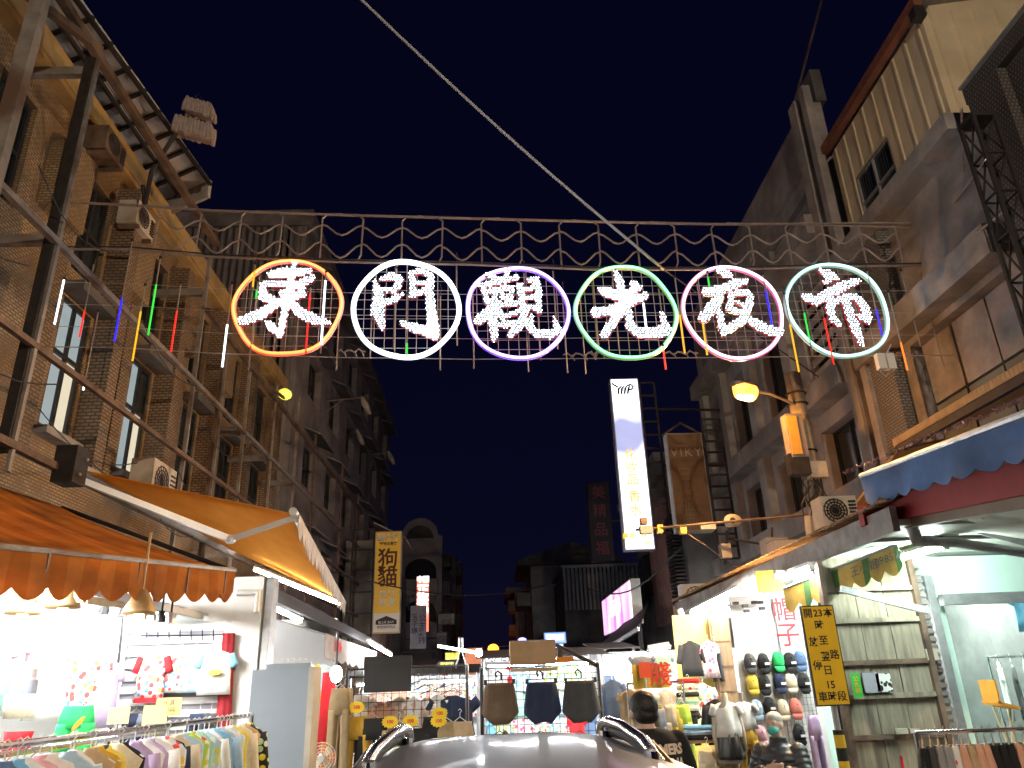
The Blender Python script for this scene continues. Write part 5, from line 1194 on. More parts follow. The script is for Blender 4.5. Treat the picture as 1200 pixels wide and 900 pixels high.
# shelves of the left wall
sh = thing('wall_shelf', 'white shelving on the back wall of left shop', 'shelf', (-5.3, 6, 0.15))
for z in (1.0, 1.5, 2.0, 2.45): MB().box((-5.69, 3.2, z), (-5.15, 8.2, z + 0.03)).build('board', 'white_metal', sh)
for y in (3.2, 4.9, 6.6, 8.2): MB().box((-5.69, y, 0.16), (-5.66, y + 0.04, 2.6)).build('upright', 'white_metal', sh)
rr = random.Random(3); pal = ['white', 'white', 'cream', 'white print', 'grey', 'pale blue', 'white', 'tan', 'blue print', 'pink', 'white']
for z in (1.03, 1.53, 2.03):
    y = 3.6
    while y < 8.0:
        cn = rr.choice(pal); hgt = rr.uniform(0.12, 0.3)
        t = thing('folded_stack', f'{cn} folded clothes stack on back wall shelf of left shop', 'clothes', (-5.4, y, z), 'folded stacks on the left shop shelf')
        for k in range(int(hgt / 0.05)):
            MB().loft([(Vector((-5.4, y, z + 0.002 + k * 0.05)), UX, UY, 0.2, 0.15), (Vector((-5.4 + rr.uniform(-.01, .01), y, z + 0.025 + k * 0.05)), UX, UY, 0.215, 0.165), (Vector((-5.4, y, z + 0.047 + k * 0.05)), UX, UY, 0.2, 0.15)], 12, sq=0.5).build('folded_piece', 'cloth_' + cn, t)
        y += rr.uniform(0.36, 0.6)
for k, (px, py, cn, W_, H_, lab) in enumerate(((110, 760, 'white print', .4, .55, 'white printed tee hung high in left shop'), (62, 768, 'white', .42, .55, 'white tee hung high in left shop'), (128, 770, 'lilac', .3, .6, 'pale lilac tee hung beside pole in left shop'), (40, 772, 'cream', .4, .5, 'cream tee hung high in left shop'))):
    garment('shirt', cn, lab, P(px, py, 'Y', 7.6), W=W_, H=H_)
garment('shorts', 'green', 'bright green shorts with orange tag in left shop', P(94, 818, 'Y', 7.2), W=0.30, H=0.36)
MB_o = thing('orange_tag', 'orange oval price tag on bright green shorts', 'price tag', P(90, 852, 'Y', 7.05)); c = P(92, 848, 'Y', 7.08); MB().loft([(c, (UX * .7 + UZ * .7), UZ, 0.07, 0.03), (c - UY * 0.008, (UX * .7 + UZ * .7), UZ, 0.068, 0.028)], 12).build('disc', 'cloth_orange', MB_o)
a, b = P(3, 858, 'Y', 5.2), P(36, 880, 'Y', 5.2)
t = thing('red_cloth', 'bright red folded cloth at the left shop edge', 'cloth', ((a.x + b.x) / 2, 5.2, b.z)); MB().loft([(Vector(((a.x + b.x) / 2, 5.2, a.z - (a.z - b.z) * f)), UX, UY, (b.x - a.x) / 2 * k, 0.03) for f, k in ((0, .95), (.4, .85), (.8, .9), (1, .8))], 18, 0.3, 5).build('cloth', 'cloth_red', t, smooth=True)
t = thing('towel_stack', 'grey and white folded towels on rail in left shop', 'towels', P(22, 812, 'Y', 6.2))
for k, (y0, y1, mm) in enumerate(((785, 797, 'cloth_grey'), (795, 800, 'cloth_pink'), (798, 813, 'cloth_slate'))):
    a, b = P(4, y0, 'Y', 6.2 - k * 0.03), P(40, y1, 'Y', 6.2 - k * 0.03); MB().loft([(Vector(((a.x + b.x) / 2, 6.2 - k * .03, z)), UX, UY, (b.x - a.x) / 2, 0.05) for z in (b.z, (a.z + b.z) / 2, a.z)], 14, 0.1, 4, sq=0.5).build('towel', mm, t)
rr = random.Random(12)
for k in range(16):
    cn = rr.choice(['white', 'white', 'white print', 'cream', 'pale blue', 'pink', 'mint', 'blue print', 'white']); x_ = 6 + (k % 8) * 17 + rr.uniform(-4, 4)
    garment('shirt', cn, f'{cn} small top hung deep inside left shop', P(x_, 752 + 34 * (k // 8) + rr.uniform(-4, 4), 'Y', 8.3 + 0.05 * (k % 3)), W=0.3, H=0.4, group='small tops deep inside the left shop', seed=700 + k)
pole = thing('shop_pole', 'thin black pole standing in left shop', 'pole', (P(140, 825, 'Y', 7.8).x, 7.8, 0.15))
MB().tube([(P(140, 825, 'Y', 7.8).x, 7.8, 0.15), (P(140, 740, 'Y', 7.8).x, 7.8, 3.0)], 0.014, 6).build('pole', 'frame_dark', pole)
# street rail full of small clothes
RA, RBp = P(-30, 873, 'X', -2.1), P(296, 840, 'X', -2.1); RA.z = RBp.z = 1.58; RA.y = 3.0
rail_rack('clothes_rail', 'long chrome clothes rail along the street in front of left shop', RA, RBp)
seq = ['cream', 'white print', 'white', 'white', 'slate', 'denim', 'sky blue', 'white', 'pink', 'white', 'pale blue', 'white', 'tan', 'mustard', 'yellow print', 'cream', 'black', 'lilac', 'white', 'lilac', 'white', 'white print', 'navy', 'cream', 'pale blue', 'lime', 'white print', 'mint', 'blue print', 'white', 'sky blue', 'pale blue', 'white', 'blue print', 'yellow', 'cream', 'tan', 'black floral', 'black floral']
n = len(seq)
for i, cn in enumerate(seq):
    f = (i + 0.5) / n; f = 1 - (1 - f) ** 1.0
    y = RA.y + (RBp.y - RA.y) * f
    garment('shirt', cn, f'{cn} small top hanging on the long street rail', (-2.1 + random.uniform(-.02, .02), y, 1.53), (0.95, 0.25 + random.uniform(-.3, .3), 0), W=0.30 + random.uniform(-.03, .05), H=0.62, group='small tops on the street rail', depth=0.035, seed=i, sleeve=random.choice([0, 0, 0.9, 1.3]))
R2a, R2b = P(60, 877, 'Y', 4.6), P(150, 862, 'Y', 5.6)
rail_rack('clothes_rail', 'short chrome rail with colourful hangers in left shop', (-2.55, 4.0, 1.5), (-2.45, 6.2, 1.52))
for i, cn in enumerate(['orange', 'coral', 'slate', 'lime', 'yellow', 'mustard', 'mustard', 'white', 'pink', 'denim']):
    garment('shirt', cn, f'{cn} small top hanging on the short inner rail', (-2.5, 4.1 + i * 0.22, 1.44), (0.9, 0.3, 0), W=0.34, H=0.5, group='small tops on the inner rail', seed=40 + i, hm='cloth_' + cn)

# ================================================================== awnings on the left
def awning_mat(name, c1, c2, dirt):
    m = mat(name, c1, 0.75, 0, 0.15, 3, 0.05, dirt=dirt, detail=6)
    n, l, b = m.node_tree.nodes, m.node_tree.links, m.node_tree.nodes['Principled BSDF']
    b.inputs['Transmission Weight'].default_value = 0
    return m
cloth_through('awning_rust', (0.68, 0.28, 0.06), (0.34, 0.14, 0.055), 0.5, 0.36)
cloth_through('awning_yellow', (0.90, 0.52, 0.12), (0.80, 0.42, 0.09), 0.55)
mat('awning_grey', (0.35, 0.33, 0.33), 0.8, 0, 0.2, 4)
FL, FR = P(-70, 652, 'X', -3.15), P(275, 670, 'X', -2.6); BL, BR = Vector((-4.78, 3.0, 3.55)), Vector((-4.78, 8.4, 3.75))
FL = Vector((-3.1, 3.6, 2.52))
A1 = thing('orange_awning', 'weathered rust orange striped awning with scalloped valance over left shop', 'awning', (-3.6, 6, 2.4))
rn = random.Random(2)
MB().sheet(FL, FR, BR, BL, 0.012, 18, 8, lambda u, v: -0.10 * math.sin(math.pi * v) * (0.6 + 0.4 * math.sin(u * 19)) ).build('canopy', 'awning_rust', A1, smooth=True)
def valance(a, b, drop, ns, m, parent, amp=0.07, out=0.0, name='valance', sub=8, point=False):
    v = MB(); N = ns * sub; up = []; lo = []
    side = (b - a).cross(UZ).normalized()
    for i in range(N + 1):
        f = i / N; p = a.lerp(b, f); ph = (f * ns) % 1
        e = (abs(math.sin(math.pi * f * ns)) if not point else 1 - abs(2 * ph - 1))
        up.append(p); lo.append(p - UZ * (drop - amp + amp * e) + side * (0.02 * math.sin(f * 23) + out))
    v.v = up + lo + [p + side * 0.008 for p in up] + [p + side * 0.008 for p in lo]; K = N + 1
    for i in range(N):
        v.f += [(i, i + 1, K + i + 1, K + i), (2 * K + i, 3 * K + i, 3 * K + i + 1, 2 * K + i + 1), (K + i, K + i + 1, 3 * K + i + 1, 3 * K + i), (i, 2 * K + i, 2 * K + i + 1, i + 1)]
    v.f += [(0, K, 3 * K, 2 * K), (N, 2 * K + N, 3 * K + N, K + N)]
    return v.build(name, m, parent)
valance(FL, FR, 0.30, 14, 'awning_rust', A1, 0.08)
side_end = FR.lerp(BR, 0.14) - UZ * 0.02
valance(FR, side_end, 0.3, 1, 'awning_rust', A1, 0.1, name='side_valance')
MB().tube([FL + UZ * 0.015, FR + UZ * 0.015], 0.022, 8).build('front_bar', 'steel_pale', A1)
for f in (0.35, 0.6, 0.78, 0.95): p = FL.lerp(FR, f); MB().beam(p + UX * 0.012, p + UX * 0.012 - UZ * 0.22, 0.012, 0.02).build('valance_seam', 'steel_rust', A1)
MB().tube([FR, BR], 0.025, 6).build('side_bar', 'steel_dark', A1)
# retractable yellow awning
A, B, C2, D2 = Vector((-4.75, 8.45, 4.22)), P(345, 602, 'Y', 9.0), P(402, 706, 'Y', 14.0), Vector((-4.75, 14.0, 4.2))
A2 = thing('yellow_awning', 'open yellow orange retractable awning with folding white arm', 'awning', (-3.6, 11, 3.2))
MB().sheet(A, B, C2, D2, 0.008, 10, 14, lambda u, v: 0.05 * math.sin(math.pi * u) * math.sin(math.pi * v * 1.0) + 0.012 * math.sin(v * 40)).build('fabric', 'awning_yellow', A2, smooth=True)
MB().tube([A - UY * 0.1, D2], 0.09, 10).build('roller', 'awning_grey', A2)
MB().tube([B + (B - C2).normalized() * 0.1, C2], 0.05, 8).build('front_bar', 'white_metal', A2)
valance(B + UX * 0.05, C2 + UX * 0.05, 0.30, 22, 'awning_grey', A2, 0.15, point=False, sub=6)
el = P(270, 632, 'Y', 9.2)
arm0 = Vector((-4.72, 8.5, 4.1))
MB().beam(arm0, el, 0.09, 0.07).beam(arm0 + UZ * 0.02 + UY * 0.06, el + UZ * 0.02 + UY * 0.06, 0.03, 0.03).build('upper_arm', 'white_metal', A2)
MB().beam(el, B - UZ * 0.05, 0.07, 0.05).build('forearm', 'white_metal', A2)
MB().ball(el, 0.07, 0.07, 0.06).build('elbow', 'white_metal', A2)
tl_ = tube_light('lit tube slung along the far edge of yellow awning', P(298, 667, 'Y', 13.2), P(400, 708, 'Y', 13.9), glow('tube_awning', (1.0, 0.93, 0.8), 130), 0.03)
MB().box((-4.86, 8.2, 4.0), (-4.62, 8.48, 4.42)).build('motor_box', 'steel_dark', A2)
for k, (y, z) in enumerate(((8.3, 4.1), (8.4, 4.3))): MB().ball((-4.6, y, z), 0.02).build('bolt', 'galv', A2)
# corrugated eave and dark eave running on past the awnings
ev = thing('shop_eave', 'dark metal eave strip over the second left shop', 'eave', (-3.2, 13, 2.6))
MB().sheet((-3.5, 9.15, 3.16), (-2.75, 9.15, 2.95), (-2.75, 19, 2.75), (-3.5, 19, 2.96), 0.05, 1, 1).build('sheet', 'steel_dark', ev)
MB().beam((-2.73, 9.15, 2.9), (-2.73, 19, 2.7), 0.06, 0.16).build('fascia', 'steel_dark', ev)
tube_light('slim lit tube under the dark eave of second left shop', P(318, 712, 'X', -2.9), P(352, 728, 'X', -2.9), 'tube_far', 0.018)
A3 = thing('grey_awning', 'grey scalloped awning flap over third left shop', 'awning', (-2.6, 15, 2.3))
a, b = P(381, 742, 'Y', 13.5), P(441, 764, 'Y', 17.5)
MB().sheet(a, b, b + Vector((-1.6, 0.3, 0.5)), a + Vector((-1.6, 0.3, 0.5)), 0.01, 4, 4).build('canopy', 'awning_grey', A3)
valance(a, b, 0.42, 9, 'awning_grey', A3, 0.06)
text('服飾', 0.22, a.lerp(b, 0.2) + Vector((0.03, -0.02, -0.17)), (b - a).normalized(), UZ, 'ink_red', A3)
tube_light('lit tube under third left shop awning', P(432, 753, 'X', -2.4), P(458, 768, 'X', -2.4), 'tube_far', 0.02)

# ================================================================== second left shop
S2_ = thing('clothes_shop', 'second lit open shop unit beyond white column with red curtain', 'shop', (-4, 12, 0))
MB().box((-5.79, 9.2, 0.13), (-5.7, 19, 3.1)).build('back_wall', 'shop_white', S2_)
MB().box((-5.7, 14.6, 0.13), (-2.9, 14.7, 3.0)).build('partition', 'shop_white', S2_)
MB().box((-5.7, 9.2, 0.132), (-3.0, 19, 0.15)).build('floor', 'pavers', S2_)
MB().box((-5.79, 9.2, 3.12), (-4.75, 19, 3.2)).build('ceiling', 'shop_white', S2_)
for k in range(4): tube_light('white tube light inside second left shop', (-4.6, 9.8 + 2.2 * k, 2.85), (-4.6, 11.0 + 2.2 * k, 2.85), 'tube_far', group='ceiling tubes of the second left shop')
m = MB()
for k in range(22): pass
for k in range(16):
    c = P(330 + (k % 8) * 7, 778 + (k // 8) * 18, 'Y', 12.2 + (k // 8) * 0.2); cn = ['white', 'cream', 'white print', 'khaki', 'tan', 'white', 'mustard', 'pale blue'][k % 8]
    garment('shirt', cn, f'{cn} top hanging inside second left shop', c, W=0.4, H=0.55, group='tops inside the second left shop', seed=80 + k)
rc = thing('red_curtain', 'bright red long cloth hanging in second left shop front', 'curtain', P(385, 850, 'Y', 10.5)); c = P(385, 788, 'Y', 10.5)
MB().loft([(c - UZ * (0.2 * k) + UX * (0.012 * k), UX, UY, 0.07 + 0.018 * k, 0.05) for k in range(6)], 20, 0.3, 6).build('cloth', 'cloth_red', rc, smooth=True)
bl_ = thing('bare_bulb', 'very bright bare bulb above red cloth', 'lamp', P(394, 791, 'Y', 10.0)); c = P(394, 790, 'Y', 10.0)
MB().ball(c, 0.075, 0.075, 0.1).build('bulb', glow('bulb_white', (1, .95, .85), 45), bl_); MB().tube([c + UZ * 0.1, c + UZ * 0.5], 0.012, 5).build('cord', 'cable', bl_)
for k, (px, cn, lab) in enumerate(((399, 'khaki', 'khaki long trousers hanging beside red cloth'), (404, 'tan', 'tan long trousers hanging beside mesh rack'))): garment('pants', cn, lab, P(px, 800, 'Y', 9.3 + .2 * k), W=0.24, H=1.0, seed=k + 5)
# plain grey board and fan
GB = thing('display_board', 'blank grey blue free standing board with cream edge', 'board', (P(330, 850, 'Y', 8).x, 8, 0.13))
a, b = P(296, 785, 'Y', 8), P(362, 785, 'Y', 8)
mat('board_slate', (0.24, 0.28, 0.33), 0.55, 0, 0.08, 1.2, dirt=(0.30, 0.29, 0.33))
MB().box((a.x, 8.0, 0.2), (b.x, 8.04, a.z)).build('panel', 'board_slate', GB); MB().box((b.x + 0.002, 7.99, 0.13), (b.x + 0.06, 8.3, a.z + 0.01)).build('edge', 'plaster_cream', GB); MB().box((a.x + 0.12, 8.05, a.z), (b.x, 8.1, a.z + 0.05)).build('top_strip', 'board_slate', GB)
FN = thing('electric_fan', 'round standing fan with orange blades next to grey board', 'fan', (P(378, 885, 'Y', 8.6).x, 8.6, 0.13)); c = P(378, 888, 'Y', 8.6)
g = MB()
for k in range(5): g.tube([c - UY * 0.06 + (UX * math.cos(q) + UZ * math.sin(q)) * (0.035 + 0.028 * k) for q in [2 * math.pi * i / 20 for i in range(20)]], 0.004, 4, closed=True)
for k in range(12): q = 2 * math.pi * k / 12; g.tube([c - UY * 0.065, c - UY * 0.06 + (UX * math.cos(q) + UZ * math.sin(q)) * 0.15], 0.003, 4)
g.build('guard', 'white_metal', FN); bl2 = MB()
for k in range(4):
    q = 2 * math.pi * k / 4; bl2.prism([(0.02 * math.cos(q), 0.02 * math.sin(q)), (0.13 * math.cos(q - .5), 0.13 * math.sin(q - .5)), (0.14 * math.cos(q), 0.14 * math.sin(q)), (0.13 * math.cos(q + .45), 0.13 * math.sin(q + .45))], c, UX, UZ, 0.01)
bl2.build('blade', 'cloth_orange', FN); MB().loft([(c - UY * 0.09, UX, UZ, 0.035, 0.035), (c - UY * 0.06, UX, UZ, 0.04, 0.04)], 12).build('hub', 'white_metal', FN)
MB().tube([c + UY * 0.08 + UZ * 0.02, (c.x, c.y + 0.08, 0.16)], 0.02, 8).build('pole', 'white_metal', FN); MB().loft([((c.x, c.y + 0.08, 0.13), UX, UY, 0.2, 0.2), ((c.x, c.y + 0.08, 0.16), UX, UY, 0.18, 0.18)], 16).build('base', 'white_metal', FN); MB().ball(c + UY * 0.08, 0.06, 0.09, 0.06).build('motor', 'white_metal', FN)
# ================================================================== mesh racks in the street
a, b = P(407, 785, 'Y', YR), P(547, 780, 'Y', YR)
ML = thing('mesh_rack', 'black wire mesh rack hung with trousers on the left of the street', 'display rack', ((a.x + b.x) / 2, YR, 0))
mesh_panel(ML, (a.x, YR, 0.15), UX, b.x - a.x, a.z - 0.15, 16, 20, 0.0035, 0.016)
for x in (a.x, b.x): MB().tube([(x, YR + 0.03, 0), (x, YR + 0.03, a.z + 0.02)], 0.02, 8).build('leg', 'frame_dark' if x == a.x else 'steel_pale', ML)
zr = a.z
for k, (px, py, kind, cn, W_, H_, lab) in enumerate(((418, 836, 'pants', 'mustard', .34, .85, 'mustard trousers hung on the left mesh rack'), (436, 838, 'pants', 'black', .36, .8, 'black trousers hung on left mesh rack under the black board'), (452, 852, 'shorts', 'tan', .30, .5, 'tan shorts hung on left mesh rack'),
        (468, 846, 'skirt', 'khaki', .34, .5, 'khaki skirt hung between two price tags'), (487, 850, 'shorts', 'black', .42, .4, 'black shorts hung under the middle price tag'), (522, 842, 'pants', 'khaki', .34, .75, 'khaki cargo trousers hung below the right price tag'), (539, 842, 'pants', 'tan', .32, .75, 'tan cargo trousers at the right end of left mesh rack'), (509, 836, 'pants', 'black', .3, .8, 'long black trousers below the right price tag'))):
    garment(kind, cn, lab, P(px, py - 3, 'Y', YR - 0.1), W=W_, H=H_, seed=k + 3)
for k, (px, py, cn, W_, H_, lab) in enumerate(((421, 812, 'white', .4, .5, 'white top behind left mesh rack'), (445, 822, 'peach', .42, .5, 'peach top behind left mesh rack'), (468, 816, 'floral', .46, .55, 'wide floral top behind left mesh rack'), (500, 817, 'floral', .4, .75, 'long floral dress behind left mesh rack'), (530, 814, 'navy', .62, .5, 'navy blouse at the right of left mesh rack'), (484, 815, 'white', .3, .6, 'white blouse between floral clothes'), (513, 812, 'white', .3, .6, 'white blouse beside navy blouse'))):
    garment('shirt', cn, lab, P(px, py, 'Y', YR + 0.35), W=W_, H=H_, sleeve=0.4, seed=k + 31)
starburst('yellow starburst price tag over the mustard trousers', 418, 829, YR - 0.2, group='price tags'); starburst('yellow starburst price tag left of the khaki skirt', 457, 846, YR - 0.2, group='price tags'); starburst('yellow starburst price tag right of the khaki skirt', 481, 845, YR - 0.2, group='price tags')
starburst('upper yellow starburst price tag by the navy blouse', 515, 836, YR - 0.2, group='price tags'); starburst('lower smaller yellow starburst tag by the navy blouse', 514, 845, YR - 0.22, 0.085, group='price tags')
# clamp lamp, hangers and hoses on the rack end
cl = thing('clamp_lamp', 'white LED strip lamp on tripod clamp over left mesh rack', 'lamp', P(540, 785, 'Y', YR)); c = P(540, 760, 'Y', YR)
MB().beam(P(513, 757, 'Y', YR), P(560, 765, 'Y', YR), 0.05, 0.03).build('lamp_head', glow('led_strip', (.95, .98, 1), 10), cl)
MB().ball(P(561, 765, 'Y', YR - 0.05), 0.045).build('end_lamp', glow('led_spot', (.9, .97, 1), 60), cl)
MB().tube([P(534, 783, 'Y', YR), c, P(547, 784, 'Y', YR)], 0.012, 5).tube([c + UZ * 0.12, c], 0.03, 6).build('clamp', 'galv', cl)
for k in range(7):
    c = P(490 + k * 8, 797 + (k % 3) * 5, 'Y', YR + 0.1); h = MB(); hanger_mesh(h, c, UX, 0.28, 0.06); tag(h.build('empty_hanger', 'chrome'), 'empty chrome hanger hooked on the left mesh rack', 'hanger', 'empty hangers on the left mesh rack')
# centre rack with three shorts
a, b = P(564, 783, 'Y', YR), P(701, 778, 'Y', YR)
MC = thing('mesh_rack', 'black framed wire mesh rack hung with three dark shorts in street centre', 'display rack', ((a.x + b.x) / 2, YR, 0))
mesh_panel(MC, (a.x, YR, 0.15), UX, b.x - a.x, a.z - 0.15, 17, 20, 0.0035, 0.016)
for x in (a.x, b.x): MB().tube([(x, YR + 0.03, 0), (x, YR + 0.03, a.z + 0.02)], 0.022, 8).build('leg', 'frame_dark' if x == a.x else 'steel_pale', MC)
for k, (x0, x1, y0, cn, lab) in enumerate(((564, 607, 801, 'brown', 'dark brown pleated shorts on the centre mesh rack'), (612, 656, 800, 'navy', 'navy black pleated shorts in the middle of centre rack'), (657, 702, 799, 'charcoal', 'charcoal pleated shorts on the right of centre rack'))):
    p, q = P(x0, y0, 'Y', YR - 0.1), P(x1, y0, 'Y', YR - 0.1); W_ = q.x - p.x
    t = thing('shorts', lab, 'shorts', ((p.x + q.x) / 2, YR - 0.1, p.z - 0.45)); c = Vector(((p.x + q.x) / 2, YR - 0.1, p.z))
    skirt_mesh(c, UX, UY, W_ * 1.0, 0.42, 0.07, k, 0.09).build('cloth', 'cloth_' + cn, t, smooth=True)
    h = MB(); h.tube([c - UX * W_ * 0.4 + UZ * 0.0, c - UX * W_ * 0.4 + UZ * 0.03, c + UX * W_ * 0.4 + UZ * 0.03, c + UX * W_ * 0.4], 0.006, 5)
    h.tube([c + UZ * 0.03 + UX * 0.02, c + UZ * 0.1 + UX * 0.02, c + UZ * 0.13 - UX * 0.02, c + UZ * 0.10 - UX * 0.05, c + UZ * 0.06 - UX * 0.03], 0.011, 5); h.build('hanger', 'frame_dark', t)
    for s_ in (-1, 1): MB().obox(c + UX * (s_ * W_ * 0.38) + UZ * 0.01 - UY * 0.05, UX, UZ, UY, 0.018, 0.028, 0.015).build('clip', 'chrome', t)
    for j in range(4): x = c.x + W_ * (-0.27 + 0.18 * j); MB().tube([(x, c.y - 0.066, c.z - 0.03), (x, c.y - 0.075, c.z - 0.2)], 0.004, 4).build('pleat', 'cloth_' + cn, t)
    p2 = P((x0 + x1) / 2, 861, 'Y', YR - 0.1)
    garment('shorts', 'black' if k else 'charcoal', f'lower {"black" if k else "charcoal"} shorts below the {["brown", "navy", "charcoal"][k]} pair', p2 + UZ * 0.05, W=W_ * 0.9, H=0.42, seed=60 + k, hm='frame_dark')
# cross beam and orange strap above the centre rack
tag(MB().tube([P(652, 756, 'Y', YR + 0.6), P(700, 780, 'Y', YR)], 0.025, 6).build('diagonal_pole', 'steel_dark'), 'dark diagonal pole leaning on the right end of centre rack', 'pole')
t = thing('orange_case', 'orange clamp case beside cardboard box', 'case', P(661, 779, 'Y', YR + 0.1)); MB().obox(P(662, 773, 'Y', YR + 0.1), UX, UZ, UY, 0.1, 0.03, 0.04).build('body', 'cloth_orange', t); MB().obox(P(656, 766, 'Y', YR + 0.12), UX, UZ, UY, 0.03, 0.05, 0.03).build('clamp', 'black_plastic', t)

# ================================================================== brightly lit stalls beyond the racks
mat('stall_back', (0.70, 0.72, 0.76), 0.7, 0, 0.15, 2)
def stall(label, x0, x1, Y, z1, wall='stall_back', ntube=2, tm='tube_far', roof='steel_dark'):
    t = thing('market_stall', label, 'stall', ((x0 + x1) / 2, Y, 0))
    MB().box((x0, Y + 1.6, 0), (x1, Y + 1.66, z1)).build('back_sheet', wall, t)
    for x in (x0, x1): MB().tube([(x, Y, 0), (x, Y, z1)], 0.03, 6).build('post', 'galv', t); MB().tube([(x, Y + 1.55, 0), (x, Y + 1.55, z1)], 0.03, 6).build('post', 'galv', t)
    MB().sheet((x0 - .1, Y - .2, z1 + .02), (x1 + .1, Y - .2, z1 + .02), (x1 + .1, Y + 1.7, z1 + .2), (x0 - .1, Y + 1.7, z1 + .2), 0.02).build('roof', roof, t)
    MB().box((x0 + .05, Y + 0.2, 0.02), (x1 - .05, Y + 1.4, 0.75)).build('table', 'shop_white', t)
    for k in range(ntube):
        x = x0 + (x1 - x0) * (k + .5) / ntube; w_ = min(0.6, (x1 - x0) / ntube * .45)
        tube_light(f'white tube light under roof of {label.split(" stall")[0]} stall', (x - w_, Y + .3, z1 - 0.12), (x + w_, Y + .3, z1 - 0.12), tm, group='tubes under the street stall roofs')
    return t
x0, x1 = P(566, 790, 'Y', 13).x, P(706, 790, 'Y', 13).x
stall('central lit stall behind the shorts rack', x0, x1, 13, 2.15)
rr = random.Random(8); pal = ['white', 'pale blue', 'blue print', 'white', 'white print', 'denim', 'white', 'green print', 'sky blue', 'pink print', 'white', 'red', 'slate', 'mint']
for j in range(3):
    for k in range(11):
        cn = rr.choice(pal); x = x0 + 0.15 + (x1 - x0 - 0.3) * k / 10
        garment('shirt', cn, f'{cn} top on the back wall of central lit stall', (x + rr.uniform(-.03, .03), 14.45 - 0.04 * (k % 2), 2.05 - 0.42 * j), W=0.32, H=0.42, group='tops in the central lit stall', seed=100 + j * 20 + k)
x2, x3 = P(410, 800, 'Y', 14).x, P(560, 800, 'Y', 14).x
stall('lit stall of blouses behind the left mesh rack', x2, x3, 14, 1.95)
for k in range(12):
    cn = rr.choice(['white', 'cream', 'peach', 'floral', 'white print', 'navy', 'tan', 'white']); garment('shirt', cn, f'{cn} blouse on the back sheet of left lit stall', (x2 + 0.15 + (x3 - x2 - 0.3) * k / 11, 15.45 - 0.04 * (k % 2), 1.82), W=0.34, H=0.6, group='blouses in the left lit stall', seed=200 + k)
mat('brick_red', (0.40, 0.14, 0.07), 0.85, 0, 0.25, 5)
tag(MB().box((P(545, 790, 'Y', 17).x, 17, 0), (P(566, 790, 'Y', 17).x, 17.1, 2.5)).build('red_banner_wall', 'brick_red'), 'rusty red panel between the two lit street stalls', 'panel')
x4, x5 = P(703, 790, 'Y', 15).x, P(745, 790, 'Y', 15).x
stall('narrow lit stall of jeans on the right', x4, x5, 15, 2.3, ntube=1)
for k in range(5):
    cn = ['denim', 'denim', 'pale blue', 'denim', 'white'][k]
    garment('pants', cn, f'{cn} jeans hung in the narrow right stall', (x4 + 0.12 + k * 0.15, 14.8, [1.9, 1.6, 1.85, 1.3, 1.7][k]), W=0.3, H=0.8, group='jeans in the narrow right stall', seed=300 + k)
for k in range(3): 
    x = -9 + 0; 
# smaller stalls towards the far end
for i, (px0, px1, Y, z, lab) in enumerate(((560, 620, 24, 2.4, 'far lit stall under the distant street lamp'), (640, 700, 26, 2.6, 'far lit stall under the blue sign'), (450, 540, 22, 2.3, 'far lit stall behind yellow box signs'))):
    xa, xb = P(px0, 790, 'Y', Y).x, P(px1, 790, 'Y', Y).x; stall(lab, xa, xb, Y, z, ntube=1)
    for k in range(6): garment('shirt', rr.choice(['white', 'denim', 'red', 'navy', 'cream']), f'small top in the {lab}', (xa + 0.2 + (xb - xa - 0.4) * k / 5, Y + 1.45, z - 0.2), W=0.4, H=0.6, group='tops in far stalls', seed=400 + i * 10 + k)
# dark sloping stall roof on the right
DR = thing('dark_canopy', 'dark sloping canopy below the pink light box', 'canopy', (3.9, 20, 2.6))
MB().sheet(P(690, 772, 'Y', 22), P(748, 735, 'Y', 17.0), P(760, 700, 'X', 5.2), P(706, 752, 'X', 5.0), 0.05).build('sheet', 'steel_dark', DR)
MB().beam(P(690, 773, 'Y', 22), P(748, 737, 'Y', 17.0), 0.05, 0.08).build('edge', 'galv', DR)
# ================================================================== right: long canopy over the shops
mat('rust_edge', (0.30, 0.19, 0.10), 0.8, 0.1, 0.4, 7, 0.3, dirt=(0.14, 0.08, 0.05))
mat('soffit', (0.62, 0.66, 0.60), 0.7, 0, 0.12, 2, dirt=(0.45, 0.47, 0.40))
CN = thing('shop_canopy', 'long pale soffit canopy with rusty corrugated edge over right shops', 'canopy', (4.5, 11, 2.9))
for (ya, yb) in ((6.9, 8.6), (8.62, 10.4), (10.42, 12.2), (12.22, 14.0), (14.02, 15.6)): MB().box((3.75, ya, 3.0), (6.15, yb, 3.06)).build('soffit_panel', 'soffit', CN)
MB().box((3.68, 6.8, 2.93), (3.745, 15.7, 3.16)).build('fascia', 'steel_pale', CN)
m = MB(); N = 160
for k in range(N):
    y = 6.8 + 8.9 * k / N; m.prism([(0, 0), (0.028, 0.03), (0.056, 0)], (3.6, y, 3.19 + 0.006 * math.sin(k * 1.7)), UY, UZ, 0.5, Vector((1, 0, 0.22)))
tag(m.build('corrugated_edge', 'rust_edge', CN), kind='stuff')
for k in range(5): MB().beam((3.8, 7.6 + k * 1.9, 2.99), (6.1, 7.6 + k * 1.9, 2.99), 0.05, 0.05).build('joist', 'steel_pale', CN)
MB().beam((3.72, 10.4, 2.86), (3.72, 15.5, 2.86), 0.08, 0.12).build('lower_fascia', 'galv', CN)
